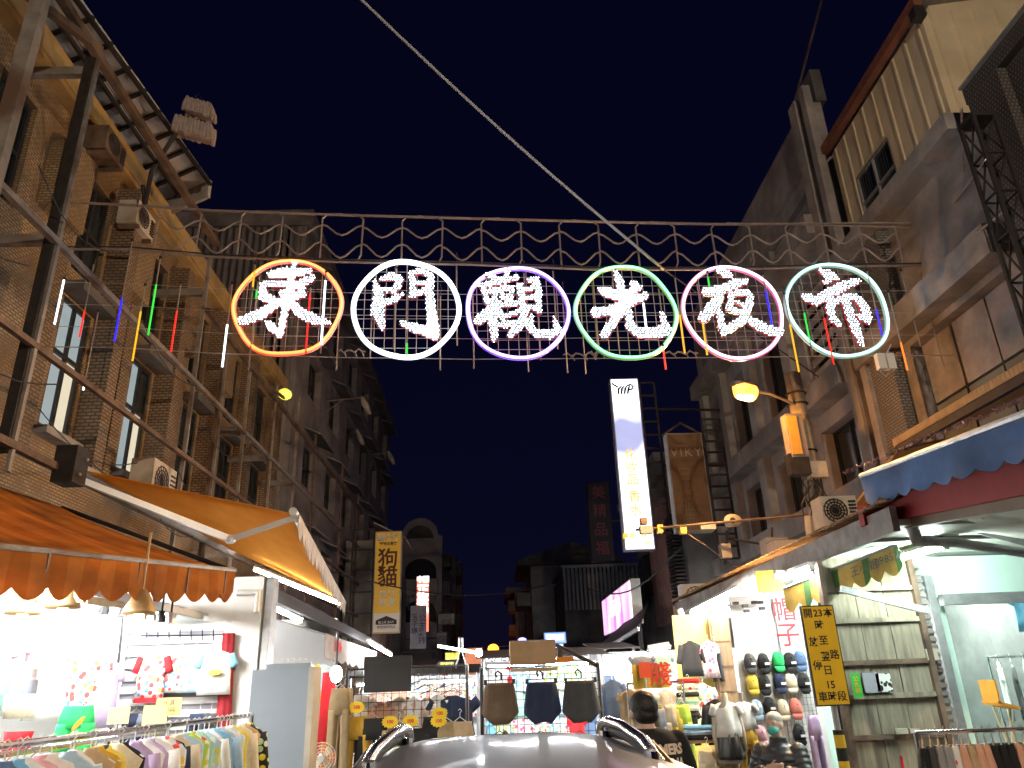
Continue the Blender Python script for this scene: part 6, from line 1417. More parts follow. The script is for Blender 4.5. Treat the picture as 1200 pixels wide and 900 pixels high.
for a_, b_, lab in (((802, 722), (868, 690), 'long lit tube along the edge of right canopy'), ((793, 735), (828, 732), 'lit tube in front of the black vest'), ((1055, 655), (1108, 640), 'lit tube under canopy beside green valance')):
    z = 2.88 if a_[0] < 1000 else 2.9
    tube_light(lab, P(*a_, 'Z', z), P(*b_, 'Z', z) if a_[0] != 793 else P(793, 735, 'Z', z) + Vector((0.9, -0.3, 0)), 'tube_white' if a_[0] < 1000 else 'tube_mint', 0.022)
for k in range(4): tube_light('ceiling tube over the hat shop', (4.6, 10.1 + 1.3 * k, 2.9), (5.5, 10.1 + 1.3 * k, 2.9), 'tube_white', group='ceiling tubes over the hat shop')
for k in range(2): tube_light('added tube lighting the hat wall from the front', (3.45 + 1.0 * k, 9.3, 2.86), (4.25 + 1.0 * k, 9.3, 2.86), 'tube_white', group='added tubes lighting the hat wall')  # added lamps, put in to brighten the hat wall
tube_light('added tube at the canopy edge lighting the mannequins', (3.62, 8.6, 2.86), (3.62, 9.5, 2.86), glow('tube_soft', (0.98, 1.0, 0.96), 70.0))  # added lamp, placed to light the mannequins from the front
# pipes on the canopy
pp = thing('drain_pipe', 'grey plastic elbow drain pipe under the right canopy', 'pipe', P(1075, 640, 'Y', 7))
MB().tube([P(1065, 597, 'Y', 7), P(1069, 618, 'Y', 7), P(1075, 636, 'Y', 7)], 0.055, 10).tube([P(1070, 634, 'Y', 7), P(1120, 636, 'Y', 7), P(1215, 650, 'Y', 7)], 0.045, 10).build('pipe', 'galv', pp, smooth=True)
MB().tube([P(1067, 608, 'Y', 7), P(1068, 612, 'Y', 7)], 0.065, 10).tube([P(1082, 634, 'Y', 7), P(1090, 634, 'Y', 7)], 0.055, 10).build('collar', 'galv', pp)
p2 = thing('drain_pipe', 'pale elbow pipe at the front of black vest shop', 'pipe', P(800, 720, 'Y', 13)); MB().tube([P(796, 714, 'Y', 13), P(800, 724, 'Y', 13), P(806, 730, 'Y', 12.8), P(850, 733, 'Y', 12.5)], 0.05, 8).build('pipe', 'white_paint', p2)
# soft cables and boxes behind the pole on the canopy roof
for (px, py, Y, sx_, sz_, mm, lab) in ((922, 645, 10.6, .22, .12, 'ac_beige', 'beige metal box on the right canopy roof by the pole'), (908, 643, 10.9, .16, .13, 'plaster_cream', 'pale carton on the right canopy roof')):
    t = thing('roof_box', lab, 'box', P(px, py + 10, 'Y', Y)); MB().obox(P(px, py, 'Y', Y), UX, UZ, UY, sx_, sz_, 0.15).build('body', mm, t); MB().obox(P(px, py, 'Y', Y) + UZ * (sz_ + 0.006), UX, UZ, UY, sx_ + .01, 0.005, 0.16).build('lid', 'steel_pale', t)
aircon('air_conditioner', 'beige outdoor air conditioner on the canopy roof beside blue awning', P(985, 600, 'Y', 9.0) + UZ * 0.02, UX, 0.44, 0.36, 0.3, Vector((0, -1, 0)))
aircon('air_conditioner', 'white air conditioner over the pink vest shop', P(822, 700, 'Y', 15.8), UX, 0.8, 0.55, 0.3, Vector((0, -1, 0)), 'white_paint')
# blue awning, red band and stained roof edge
mat('awning_blue', (0.15, 0.29, 0.62), 0.8, 0, 0.2, 3, dirt=(0.09, 0.16, 0.33), detail=7)
mat('red_band', (0.42, 0.035, 0.04), 0.5, 0, 0.12, 4, dirt=(0.3, 0.03, 0.03))
b0, b1 = P(1010, 560, 'Y', 7.3), P(1235, 476, 'Y', 4.4)
AB_ = thing('blue_awning', 'faded blue scalloped awning above red fascia on the right', 'awning', (b0 + b1) / 2 - UZ * 0.3)
valance(b0, b1, 0.29, 9, 'awning_blue', AB_, 0.05)
MB().sheet(b0, b1, b1 + Vector((2.0, 0.2, 0.22)), b0 + Vector((2.0, 0.2, 0.22)), 0.012, 6, 4, lambda u, v: 0.02 * math.sin(u * 20)).build('canopy', 'awning_blue', AB_)
MB().tube([b0 + UZ * 0.02, b1 + UZ * 0.02], 0.03, 8).build('front_bar', 'galv', AB_)
tb_ = thing('tinsel_garland', 'gold and violet tinsel garland along the top of blue awning', 'garland', b0 + UZ * 0.08)
m = MB(); rr = random.Random(9); t0, t1 = P(990, 553, 'Y', 7.5), P(1235, 452, 'Y', 4.5)
for k in range(420):
    p = t0.lerp(t1, rr.random()) + Vector((rr.uniform(-.02, .02), rr.uniform(-.03, .03), rr.uniform(-.02, .01))); d = Vector((rr.uniform(-1, 1), rr.uniform(-1, 1), rr.uniform(-1, 1))).normalized() * 0.022
    m.beam(p - d, p + d, 0.005, 0.002)
tag(m.build('tinsel', mat('tinsel', (0.30, 0.16, 0.18), 0.3, 0.6, 0.9, 12), tb_), kind='stuff')
RBd = thing('red_fascia', 'red painted fascia board with cream underside below blue awning', 'fascia', P(1050, 600, 'Y', 7.2))
r0, r1 = P(1042, 597, 'Y', 7.2), P(1235, 552, 'Y', 4.9)
MB().beam(r0, r1, 0.1, 0.24).build('board', 'red_band', RBd); MB().beam(r0 + Vector((0.06, 0, -0.16)), r1 + Vector((0.06, 0, -0.16)), 0.08, 0.08).build('cream_strip', 'plaster_cream', RBd)
MB().obox(P(1025, 604, 'Y', 7.3), UX, UZ, UY, 0.14, 0.1, 0.05).build('return_board', 'red_band', RBd)
TR = thing('tan_roof', 'tan corrugated roof edge lit from below above the blue awning', 'roof', (5.2, 7.5, 3.9))
q0, q1 = P(1050, 516, 'X', 5.0), P(1215, 418, 'X', 5.0)
mat('tan_sheet', (0.52, 0.33, 0.16), 0.6, 0.1, 0.2, 4)
MB().sheet(q0, q1, q1 + Vector((1.15, 0, 0.3)), q0 + Vector((1.15, 0, 0.3)), 0.03).build('sheet', 'tan_sheet', TR); m = MB()
for k in range(40): p = q0.lerp(q1, k / 40); m.obox(p + Vector((0, 0, -0.03)), UX, UY, UZ, 0.03, 0.03, 0.05)
tag(m.build('corrugated_edge', 'tan_sheet', TR), kind='stuff')
MB().beam(q0 - UZ * 0.12, q1 - UZ * 0.12, 0.06, 0.1).build('edge_beam', 'steel_dark', TR)
MB().sheet(P(985, 610, 'X', 4.9), P(1052, 525, 'X', 4.9), P(1052, 525, 'X', 4.9) + Vector((1.2, 0, .2)), P(985, 610, 'X', 4.9) + Vector((1.2, 0, .2)), 0.03).build('lower_sheet', 'tan_sheet', TR)
# peeling painted underside
mat('peeling', (0.68, 0.68, 0.62), 0.8, 0, 0.08, 6, 0.2, dirt=(0.36, 0.33, 0.27))
PS = thing('peeling_soffit', 'peeling white painted underside behind red fascia', 'soffit', (4.8, 6.3, 3.0))
MB().sheet(P(1072, 607, 'Y', 7.2), P(1240, 570, 'Y', 5.0), P(1240, 640, 'Y', 7.3), P(1125, 622, 'Y', 8.2), 0.03).build('panel', 'peeling', PS)
MB().tube([P(1100, 632, 'Y', 7.6), P(1112, 606, 'Y', 7.4), P(1140, 600, 'Y', 7.2), P(1200, 603, 'Y', 7.0)], 0.025, 6).build('arched_rod', 'steel_rust', PS)
MB().beam(P(1118, 615, 'Y', 7.6), P(1215, 640, 'Y', 7.2), 0.05, 0.06).build('rib', 'galv', PS)
rt_ = thing('ribbon', 'small red ribbon tied under the peeling soffit', 'ribbon', P(1148, 605, 'Y', 6.6)); c = P(1149, 595, 'Y', 6.6)
MB().ball(c, 0.025, 0.02, 0.03).build('knot', 'cloth_red', rt_); MB().loft([(c, UX, UY, 0.012, 0.006), (c - UZ * 0.05, UX, UY, 0.025, 0.008), (c - UZ * 0.1, UX, UY, 0.015, 0.006)], 8).build('tail', 'cloth_red', rt_)

# ================================================================== plank wall and mint room
mat('plank', (0.27, 0.235, 0.175), 0.85, 0, 0.35, 3.0, 0.3, dirt=(0.12, 0.10, 0.08), stretch=(6, 6, 0.7), detail=7)
YP2 = 8.7
tl, tr = P(980, 690, 'Y', YP2), P(1083, 662, 'Y', YP2)
PW = thing('plank_wall', 'weathered grey wooden plank wall with battens beside parking sign', 'wall', ((tl.x + tr.x) / 2, YP2, 0.13))
xs0, xs1 = P(984, 760, 'Y', YP2).x - 0.04, P(1079, 740, 'Y', YP2).x
zs = [0.13, 0.62, 1.1, 1.5, 1.84, 2.28, 2.62, 2.99]
for i in range(len(zs) - 1):
    for k in range(3):
        w_ = (xs1 - xs0) / 3; MB().box((xs0 + w_ * k + 0.004, YP2 + random.uniform(0, .012), zs[i] + 0.01), (xs0 + w_ * (k + 1) - 0.004, YP2 + 0.04, zs[i + 1] - 0.01)).build('plank', 'plank', PW)
for z in zs[1:-1]: MB().box((xs0, YP2 - 0.03, z - 0.025), (xs1, YP2 - 0.002, z + 0.025)).build('batten', 'steel_rust' if z in (1.1, 1.84) else 'plank', PW)
for x in (xs0 - 0.03, xs1 + 0.03): MB().box((x - 0.03, YP2 - 0.05, 0.13), (x + 0.03, YP2 + 0.05, 2.99)).build('stile', 'steel_rust', PW)
MB().box((P(1047, 860, 'Y', YP2).x, YP2 - 0.06, P(1047, 860, 'Y', YP2).z), (P(1060, 853, 'Y', YP2).x, YP2 - 0.03, P(1060, 853, 'Y', YP2).z)).box((P(1064, 859, 'Y', YP2).x, YP2 - 0.06, P(1064, 859, 'Y', YP2).z), (P(1075, 853, 'Y', YP2).x, YP2 - 0.03, P(1075, 853, 'Y', YP2).z)).build('switch', 'plaster_cream', PW)
MB().box((P(1012, 812, 'Y', YP2).x, YP2 - 0.05, P(1012, 812, 'Y', YP2).z), (P(1026, 788, 'Y', YP2).x, YP2 - 0.031, P(1026, 788, 'Y', YP2).z)).build('notice', 'sign_grey', PW)
mat('zebra', (0.5, 0.5, 0.5), 0.7, 0, 0)
MB().box((P(1027, 811, 'Y', YP2).x, YP2 - 0.05, P(1027, 811, 'Y', YP2).z), (P(1040, 789, 'Y', YP2).x, YP2 - 0.031, P(1040, 789, 'Y', YP2).z)).build('notice', print_mat('notice_bw', (.75, .75, .75), [(.02, .02, .02), (.05, .05, .05)], 22, 0.5), PW)
MB().tube([P(1056, 886, 'Y', YP2 - .05), P(1060, 910, 'Y', YP2 - .05)], 0.015, 6).build('red_handle', 'cloth_red', PW)
MB().beam(P(985, 690, 'Y', 8.4), P(1088, 716, 'Y', 8.4), 0.05, 0.07).build('awning_arm', 'galv', PW)
gp = thing('drain_pipe', 'pale green downpipes between parking sign and plank wall', 'pipe', (P(990, 900, 'Y', 8.3).x, 8.3, 0.13))
for k, (px, mm, r_) in enumerate(((979, 'galv', 0.035), (970, 'steel_dark', 0.022))):
    x = P(px, 760, 'Y', 9.0).x; MB().tube([(x, 9.0, 0.13), (x, 9.0, 3.0)], r_, 10).build('pipe', mm, gp)
mat('pale_green', (0.42, 0.50, 0.44), 0.6, 0, 0.12, 3)
x = P(988, 760, 'Y', 8.95).x; MB().box((x - 0.07, 9.0, 0.13), (x + 0.05, 9.06, 2.99)).build('cover', 'pale_green', gp)
c = P(1004, 803, 'Y', 8.6); st = thing('green_sticker', 'small green sticker with yellow marks on the downpipe cover', 'sticker', c - UZ * .12)
MB().obox(c, UX, UZ, UY, 0.05, 0.12, 0.003).build('sheet', mat('sticker_green', (0.05, 0.5, 0.06), 0.5, 0, 0.05), st); text('公\n告\n欄', 0.06, c - UY * 0.006, UX, UZ, 'ink_yellow', st, ext=0.001)
MR = thing('mint_shop', 'mint green painted shop room with open roller shutter on the right', 'shop', (6.5, 10, 0))
mat('mint', (0.62, 0.82, 0.74), 0.7, 0, 0.06, 2)
Yd = 8.9; dx0 = P(1112, 705, 'Y', Yd).x
zt = P(1112, 700, 'Y', Yd).z
MB().box((xs1 + 0.12, Yd, zt), (9.5, Yd + 0.1, 2.98)).build('header', 'mint', MR)
MB().box((5.0, 12.4, 0.13), (9.5, 12.5, 2.98)).build('back_wall', 'mint', MR); MB().box((9.4, Yd + .1, 0.13), (9.5, 12.4, 2.98)).build('side_wall', 'mint', MR); MB().box((dx0 - 0.1, Yd + 0.12, 0.13), (dx0, 12.4, 2.98)).build('side_wall', 'mint', MR)
MB().box((dx0, Yd + .1, 2.9), (9.4, 12.4, 2.98)).build('ceiling', 'mint', MR); MB().box((dx0, Yd + .1, 0.132), (9.4, 12.4, 0.15)).build('floor', 'pavers', MR)
MB().beam((dx0 - 0.12, Yd - 0.06, zt - 0.03), (9.5, Yd - 0.06, zt - 0.03), 0.1, 0.12).build('shutter_roll', 'galv', MR)
for k in range(2): x = xs1 + 0.1 + k * 0.14; MB().box((x, Yd - 0.12 + 0.03 * k, 0.13), (x + 0.09, Yd - 0.02 + .03 * k, zt + 0.25)).build('shutter_guide', 'galv', MR)
m = MB()
for k in range(34): m.box((xs1 + 0.07, Yd - 0.14, 0.2 + k * 0.08), (xs1 + 0.19, Yd - 0.125, 0.24 + k * 0.08))
m.build('guide_slots', 'steel_pale', MR)
tube_light('lit tube on ceiling of the mint room', (dx0 + 0.8, 9.6, 2.8), (dx0 + 2.2, 9.6, 2.8), 'tube_mint', 0.024); tube_light('lit tube at the back of the mint room', (dx0 + 0.6, 11.2, 2.8), (dx0 + 2.0, 11.2, 2.8), 'tube_mint', 0.024)
MB().obox((xs1 + 0.05, Yd - 0.2, 1.9), UX, UZ, UY, 0.06, 0.06, 0.04).build('shutter_lock', 'plaster_cream', MR)
# rack inside the mint room and the front trouser rail
ra, rb_ = P(1157, 770, 'Y', 10.2), P(1203, 768, 'Y', 10.2)
rail_rack('clothes_rail', 'thin rail with a few tops inside the mint room', (ra.x, 10.2, ra.z), (rb_.x + 0.6, 10.2, ra.z))
for k, cn in enumerate(['white', 'charcoal', 'slate', 'white', 'pale blue', 'charcoal']): garment('shirt', cn, f'{cn} top on the rail inside the mint room', (ra.x + 0.12 + k * 0.17, 10.2, ra.z - 0.05), (0.5, 0.85, 0), W=0.4, H=0.7, group='tops in the mint room', seed=500 + k)
garment('shirt', 'sky blue', 'sky blue top hung high in the mint room', P(1198, 690, 'Y', 9.6), W=0.42, H=0.5)
t = thing('wooden_seat', 'orange wooden folding seat in the mint room', 'chair', P(1172, 850, 'Y', 9.6)); c = P(1173, 826, 'Y', 9.6)
MB().obox(c, Vector((1, 0, -.3)).normalized(), UY, UZ, 0.13, 0.16, 0.015).build('seat', 'cloth_orange', t); MB().obox(c + UX * -0.1 + UZ * 0.14, UX, UZ, UY, 0.01, 0.14, 0.16).build('backrest', 'cloth_orange', t)
for sx_ in (-1, 1): MB().beam(c + UX * (.1 * sx_), Vector((c.x - .1 * sx_, c.y, 0.15)), 0.025).build('leg', 'cloth_tan', t)
fa_, fb_ = P(1072, 857, 'Y', 6.0), P(1225, 861, 'Y', 6.0)
rail_rack('clothes_rail', 'chrome rail of trousers in front of the mint room', (fa_.x, 6.0, 1.32), (fb_.x + 0.3, 6.0, 1.32))
for k, cn in enumerate(['black', 'charcoal', 'grey', 'grey', 'white print', 'peach', 'tan', 'peach', 'peach', 'black', 'black', 'black', 'peach', 'tan', 'peach', 'black', 'black', 'tan']):
    garment('pants', cn, f'{cn} trousers on the rail before the mint room', (fa_.x + 0.04 + k * 0.058, 6.0, 1.285), (0.55, 0.85, 0), W=0.34, H=0.95, group='trousers on the right rail', seed=520 + k, hm='plaster_cream')
# green and yellow valance
stripe_mat('valance_yg', [((0.66, 0.44, 0.10), 0.78), ((0.10, 0.24, 0.07), 0.22)], 0.21, 0)
g0, g1 = P(918, 690, 'Y', 9.3), P(1052, 638, 'Y', 8.0)
g1.z = g0.z + (g1.z - g0.z)
GV = thing('striped_valance', 'mustard and green striped scalloped valance with phone number', 'awning', (g0 + g1) / 2 - UZ * 0.3)
valance(g0, g1, 0.30, 8, 'valance_yg', GV, 0.08); gd = (g1 - g0).normalized()
text('098520', 0.12, g0.lerp(g1, 0.90) + Vector((0, -0.045, -0.10)), gd, UZ, 'ink_grey', GV, ext=0.001); text('王小姐', 0.12, g0.lerp(g1, 0.70) + Vector((0, -0.045, -0.11)), gd, UZ, 'ink_grey', GV, ext=0.001)
MB().tube([g0, g1], 0.02, 6).build('bar', 'galv', GV)
c = P(902, 681, 'Y', 9.8); t = thing('mustard_flag', 'small mustard cloth end flap above the hat wall', 'awning', c - UZ * .15); MB().loft([(c + UZ * (.13 - .09 * k), UX, UY, 0.17, 0.02) for k in range(4)], 14, 0.4, 4).build('cloth', 'cloth_mustard', t)

# ================================================================== hat wall
YH = 10.3
HW = thing('hat_wall', 'white panel and wire grid wall for hanging caps', 'display panel', (P(900, 800, 'Y', YH).x, YH, 0.13))
hx0, hx1 = P(866, 780, 'Y', YH).x, P(948, 780, 'Y', YH).x
MB().box((hx0, YH + 0.04, 0.13), (hx1 + 0.1, YH + 0.08, 2.75)).build('panel', 'shop_white', HW)
mesh_panel(HW, (P(912, 780, 'Y', YH).x, YH, 0.3), UX, hx1 - P(912, 780, 'Y', YH).x, P(912, 765, 'Y', YH).z - 0.3, 8, 22, 0.004, 0.008, 'galv', 'galv')
HS = thing('hat_sign', 'white board with red handwritten hat characters above caps', 'sign', P(920, 765, 'Y', YH - .05))
a, b = P(906, 700, 'Y', YH - 0.03), P(938, 766, 'Y', YH - 0.03)
MB().box((a.x, YH - 0.03, b.z), (b.x, YH - 0.015, a.z)).build('board', 'shop_white', HS)
text('帽\n子', 0.32, ((a.x + b.x) / 2, YH - 0.035, (a.z + b.z) / 2 + 0.02), UX, UZ, 'ink_red', HS, ext=0.002, bold=0.004)
def cap(label, px, py, cn, Y=YH - 0.08, s=1.0, group='caps on the hat wall'):
    c = P(px, py, 'Y', Y); t = thing('cap', label, 'cap', c - UZ * 0.14 * s, group); m = MB(); W_ = 0.085 * s
    # hung by its back: crown seen from above, brim hanging down
    m.loft([(c + UZ * (0.15 * s) + UY * 0.02, UX, UY, W_ * .35, 0.02), (c + UZ * (0.12 * s), UX, UY, W_ * .75, 0.05), (c + UZ * (0.05 * s), UX, UY, W_ * 1.0, 0.075), (c - UZ * (0.03 * s), UX, UY, W_ * 1.02, 0.07), (c - UZ * (0.07 * s), UX, UY, W_ * .9, 0.04)], 14)
    m.build('crown', 'cloth_' + cn, t, smooth=True)
    MB().loft([(c - UZ * (0.055 * s) - UY * 0.03, UX, UY, W_ * .92, 0.022), (c - UZ * (0.10 * s) - UY * 0.04, UX, UY, W_ * .88, 0.014), (c - UZ * (0.14 * s) - UY * 0.03, UX, UY, W_ * .5, 0.008)], 14).build('brim', 'cloth_' + cn, t, smooth=True)
    MB().ball(c + UZ * (0.07 * s) - UY * 0.072, 0.012).build('button', 'cloth_' + cn, t)
    if cn in ('black', 'charcoal', 'navy'): MB().obox(c - UY * 0.078 + UX * 0.02 + UZ * 0.0, UX, UZ, UY, 0.03, 0.014, 0.004).build('badge', 'ink_white', t)
    return t
for px, py, cn, lab in ((879, 778, 'charcoal', 'charcoal cap at the start of top cap row'), (895, 778, 'black', 'black cap beside charcoal one in top row'), (912, 776, 'green', 'dull green cap in top row'), (926, 777, 'black', 'black cap between green and blue caps'), (938, 775, 'denim', 'blue cap in top row by parking sign'),
      (882, 803, 'yellow', 'yellow cap in second row'), (896, 803, 'black', 'black cap beside yellow cap'), (914, 801, 'navy', 'navy cap with white badge in second row'), (927, 801, 'cream', 'cream cap in second row'), (942, 801, 'black', 'black cap beside cream cap'),
      (887, 833, 'pale blue', 'pale blue cap in third row'), (902, 830, 'black', 'black cap above the masked person'), (918, 833, 'cream', 'large cream cap in third row'), (933, 831, 'coral', 'coral pink cap in third row'), (937, 862, 'black', 'black cap lowest on the wire grid'), (892, 863, 'pink', 'pink cap beside the masked person')):
    cap(lab, px, py, cn, group=None, s=0.88)
# lilac umbrella-like hanging cloths right of the hat wall
garment('pants', 'lilac', 'lilac trousers hanging below the parking sign', P(951, 832, 'Y', 9.6), W=0.15, H=0.95)

# ================================================================== right: vests, mannequins and clothes between
VW = thing('display_wall', 'yellow and wooden display wall behind the black vest', 'display panel', (P(835, 800, 'Y', 12).x, 12, 0.13))
v0, v1 = P(795, 790, 'Y', 12).x, P(838, 790, 'Y', 12).x
mat('wall_yellow', (0.62, 0.52, 0.15), 0.7, 0, 0.1, 3)
MB().box((v0, 12, 0.13), (v1, 12.06, 2.65)).build('yellow_panel', 'wall_yellow', VW)
mat('wood_door', (0.28, 0.17, 0.09), 0.6, 0, 0.25, 3, stretch=(6, 6, 0.8))
w0, w1 = P(838, 790, 'Y', 11.9).x, P(862, 790, 'Y', 11.9).x
MB().box((w0, 11.9, 0.13), (w1, 11.96, 2.6)).build('wood_panel', 'wood_door', VW)
for k in range(4): MB().box((w0 + 0.03, 11.88, 1.2 + k * .35), (w1 - 0.03, 11.898, 1.48 + k * .35)).build('raised_panel', 'wood_door', VW)
garment('shirt', 'black', 'black long sleeved top on wooden hanger in right shop', P(808, 750, 'Y', 11.8), W=0.36, H=0.5, sleeve=1.2, hm='cloth_tan'); garment('shirt', 'pink print', 'pale pink printed tee beside black top', P(829, 750, 'Y', 11.8), W=0.28, H=0.52, seed=5); garment('pants', 'charcoal', 'charcoal slim trousers behind the pink tee', P(837, 752, 'Y', 11.86), W=0.16, H=0.5)
garment('shirt', 'white print', 'white tee with dark print under the black top', P(823, 800, 'Y', 11.5), W=0.36, H=0.6, seed=9); garment('shirt', 'green print', 'green and black striped knit top hung by the post', P(806, 797, 'Y', 11.3), W=0.3, H=0.75, seed=6); garment('shirt', 'black', 'black top hung lower beside striped knit', P(805, 825, 'Y', 11.0), W=0.3, H=0.5, seed=10)
t = thing('striped_stack', 'red and white patterned folded cloths beside striped knit', 'clothes', P(806, 812, 'Y', 11)); rr = random.Random(4)
for k in range(6): c = P(806, 798 + k * 8, 'Y', 10.9); MB().loft([(c - UZ * .03, UX, UY, 0.15, 0.04), (c, UX, UY, 0.16, 0.05), (c + UZ * .03, UX, UY, 0.15, 0.04)], 12, sq=.6).build('folded_piece', ['cloth_red', 'cloth_white print', 'cloth_black', 'cloth_mint', 'cloth_white', 'cloth_black'][k], t)
# cloth banner with red character and red paper
YB = 10.6; a, b = P(740, 779, 'Y', YB), P(786, 806, 'Y', YB)
BN_ = thing('cloth_banner', 'mustard cloth banner with large red character', 'banner', ((a.x + b.x) / 2, YB, b.z))
mat('banner_mustard', (0.50, 0.38, 0.05), 0.8, 0, 0.15, 4)
MB().sheet((a.x, YB, a.z), (b.x, YB, a.z), (b.x, YB, b.z), (a.x, YB, b.z), 0.01, 8, 3, lambda u, v: 0.02 * math.sin(u * 14)).build('cloth', 'banner_mustard', BN_); text('賤', 0.32, ((a.x + b.x) / 2 + 0.12, YB - 0.035, (a.z + b.z) / 2), UX, UZ, 'ink_red', BN_, bold=0.002)
a, b = P(748, 776, 'Y', YB - .1), P(763, 794, 'Y', YB - .1)
t = thing('red_paper', 'square orange red paper pinned on mustard banner', 'paper', ((a.x + b.x) / 2, YB - .1, b.z)); MB().box((a.x, YB - .11, b.z), (b.x, YB - .1, a.z)).build('sheet', mat('paper_red', (.8, .09, .02), .6, 0, .04), t); MB().tube([((a.x + b.x) / 2, YB - .09, b.z), ((a.x + b.x) / 2, YB - .09, b.z - 0.3)], 0.012, 5).build('stick', 'white_metal', t)
for k, (px, py, cn, kind, lab) in enumerate(((752, 768, 'slate', 'shirt', 'slate camisole on hanger above mustard banner'), (775, 768, 'mint', 'shirt', 'mint camisole on hanger above mustard banner'), (738, 806, 'tan', 'shirt', 'tan shirt in plastic behind the man'), (748, 806, 'tan', 'shirt', 'second tan shirt in plastic behind the man'), (780, 806, 'white', 'shirt', 'white top with blue band under banner'), (791, 808, 'grey', 'pants', 'grey trousers hung under banner'), (717, 795, 'denim', 'shirt', 'dark denim shirt hung by the stall post'), (712, 808, 'denim', 'pants', 'dark denim trousers hung by the stall post'), (722, 812, 'white', 'pants', 'white trousers beside denim'))):
    garment(kind, cn, lab, P(px, py, 'Y', 10.9 + .05 * k), W=0.36, H=0.6 if py > 780 else .22, seed=540 + k, sleeve=0.3) if kind == 'shirt' else garment(kind, cn, lab, P(px, py, 'Y', 10.9 + .05 * k), W=0.28, H=0.8, seed=540 + k)
for k, (px, cn) in enumerate(((766, 'olive'), (771, 'slate'), (786, 'cream'), (794, 'yellow'), (798, 'lime'))): garment('pants', cn, f'{cn} trousers hung on rail right of the man', P(px, 820 + k % 2 * 5, 'Y', 10.3), W=0.22, H=0.9, seed=560 + k)
rail_rack('clothes_rail', 'grey rail under the mustard banner', (P(735, 803, 'Y', 10.8).x, 10.8, P(735, 803, 'Y', 10.8).z + .02), (P(800, 803, 'Y', 10.8).x, 10.8, P(735, 803, 'Y', 10.8).z + .02))
tube_light('lit tube over the mustard banner', P(760, 762, 'Y', 11.5), P(784, 758, 'Y', 11.5), 'tube_white', 0.02)
RW = thing('shop_partition', 'pale lit back wall behind the mustard banner shop', 'wall', (3.2, 16.2, 0.13)); MB().box((P(700, 780, 'Y', 16.5).x, 16.5, 0.13), (5.2, 16.6, 2.3)).build('panel', 'stall_back', RW); MB().box((5.2, 12.1, 0.13), (5.3, 16.5, 2.95)).build('side_panel', 'stall_back', RW)
for k in range(3): tube_light('ceiling tube in the mustard banner shop', (3.9, 12.4 + 1.4 * k, 2.85), (4.9, 12.4 + 1.4 * k, 2.85), 'tube_white', group='ceiling tubes in the mustard banner shop')
# round hanging fairy plates above the hat wall
for k, (px, py) in enumerate(((862, 707), (873, 710), (875, 716), (884, 706), (891, 706), (893, 713))):
    c = P(px, py, 'Y', 10.2); tag(MB().obox(c, UX, UZ, UY, 0.035, 0.018, 0.03).build('ceiling_clip', 'steel_dark'), 'small dark clip light under canopy above hat wall', 'lamp', 'clip lights above the hat wall')
# mannequin torso in white tee and black skirt
YM = 9.4; c = P(849, 820, 'Y', YM)
MN = thing('mannequin', 'headless mannequin in white tee and black leather skirt', 'mannequin', (c.x, YM, 0.13))
k_ = MB(); zt_ = P(849, 812, 'Y', YM).z; top_ = c.z - 0.04
body = MB(); body.loft([((c.x, YM, zt_), UX, UY, 0.035, 0.035), ((c.x, YM, top_ + .03), UX, UY, 0.04, 0.04), ((c.x, YM, top_ - .03), UX, UY, 0.12, 0.07), ((c.x, YM, top_ - .3), UX, UY, 0.10, 0.07), ((c.x, YM, top_ - .5), UX, UY, 0.13, 0.09), ((c.x, YM, top_ - .62), UX, UY, 0.12, 0.09)], 16); body.build('torso', 'plaster_cream', MN, smooth=True)
shirt_mesh((c.x, YM, top_ + .03), UX, UY, 0.34, 0.38, 0.6, 0.10, 3).build('tee', 'cloth_white', MN, smooth=True)
skirt_mesh((c.x, YM, top_ - .31), UX, UY, 0.31, 0.27, 0.13, 4).build('skirt', mat('leather', (.012, .012, .013), .3, 0, .2, 8), MN, smooth=True)
MB().tube([(c.x, YM, top_ - .7), (c.x, YM, 0.15)], 0.018, 8).build('stand', 'chrome', MN)
for sx_ in (-1, 1): MB().tube([(c.x + sx_ * .145, YM, top_ - .14), (c.x + sx_ * .17, YM, top_ - .32), (c.x + sx_ * .165, YM - .03, top_ - .5)], [.028, .024, .018], 8).build('arm', 'plaster_cream', MN, smooth=True)
c = P(869, 822, 'Y', 9.6)
MN2 = thing('mannequin', 'mannequin in white tee with mustard trousers beside the caps', 'mannequin', (c.x, 9.6, 0.13)); MB().tube([(c.x, 9.6, c.z + .1), (c.x, 9.6, 0.15)], .03, 8).build('stand', 'plaster_cream', MN2)
shirt_mesh(c, UX, UY, 0.33, 0.3, 0.6, 0.09, 8).build('tee', 'cloth_white', MN2, smooth=True); pants_mesh(c - UZ * 0.26, UX, UY, 0.26, 0.7, False, 0.09, 8).build('trousers', 'cloth_mustard', MN2, smooth=True)
c = P(838, 818, 'Y', 9.8); garment('shirt', 'black', 'black long top hung behind the white tee mannequin', c, W=0.34, H=0.5, sleeve=1.3)
tb2 = thing('display_table', 'small table with folded jeans below the mannequin', 'table', (P(830, 880, 'Y', 9.9).x, 9.9, 0.13)); xt = P(830, 866, 'Y', 9.9)
MB().box((xt.x - .3, 9.7, xt.z - .03), (xt.x + .45, 10.1, xt.z)).build('top', 'wood_door', tb2)
for dx in (-.27, .42): MB().box((xt.x + dx - .02, 9.75, .13), (xt.x + dx + .02, 9.79, xt.z - .03)).build('leg', 'white_metal', tb2)
t = thing('folded_jeans', 'pale blue and black folded jeans on small table', 'clothes', (xt.x - .1, 9.85, xt.z)); 
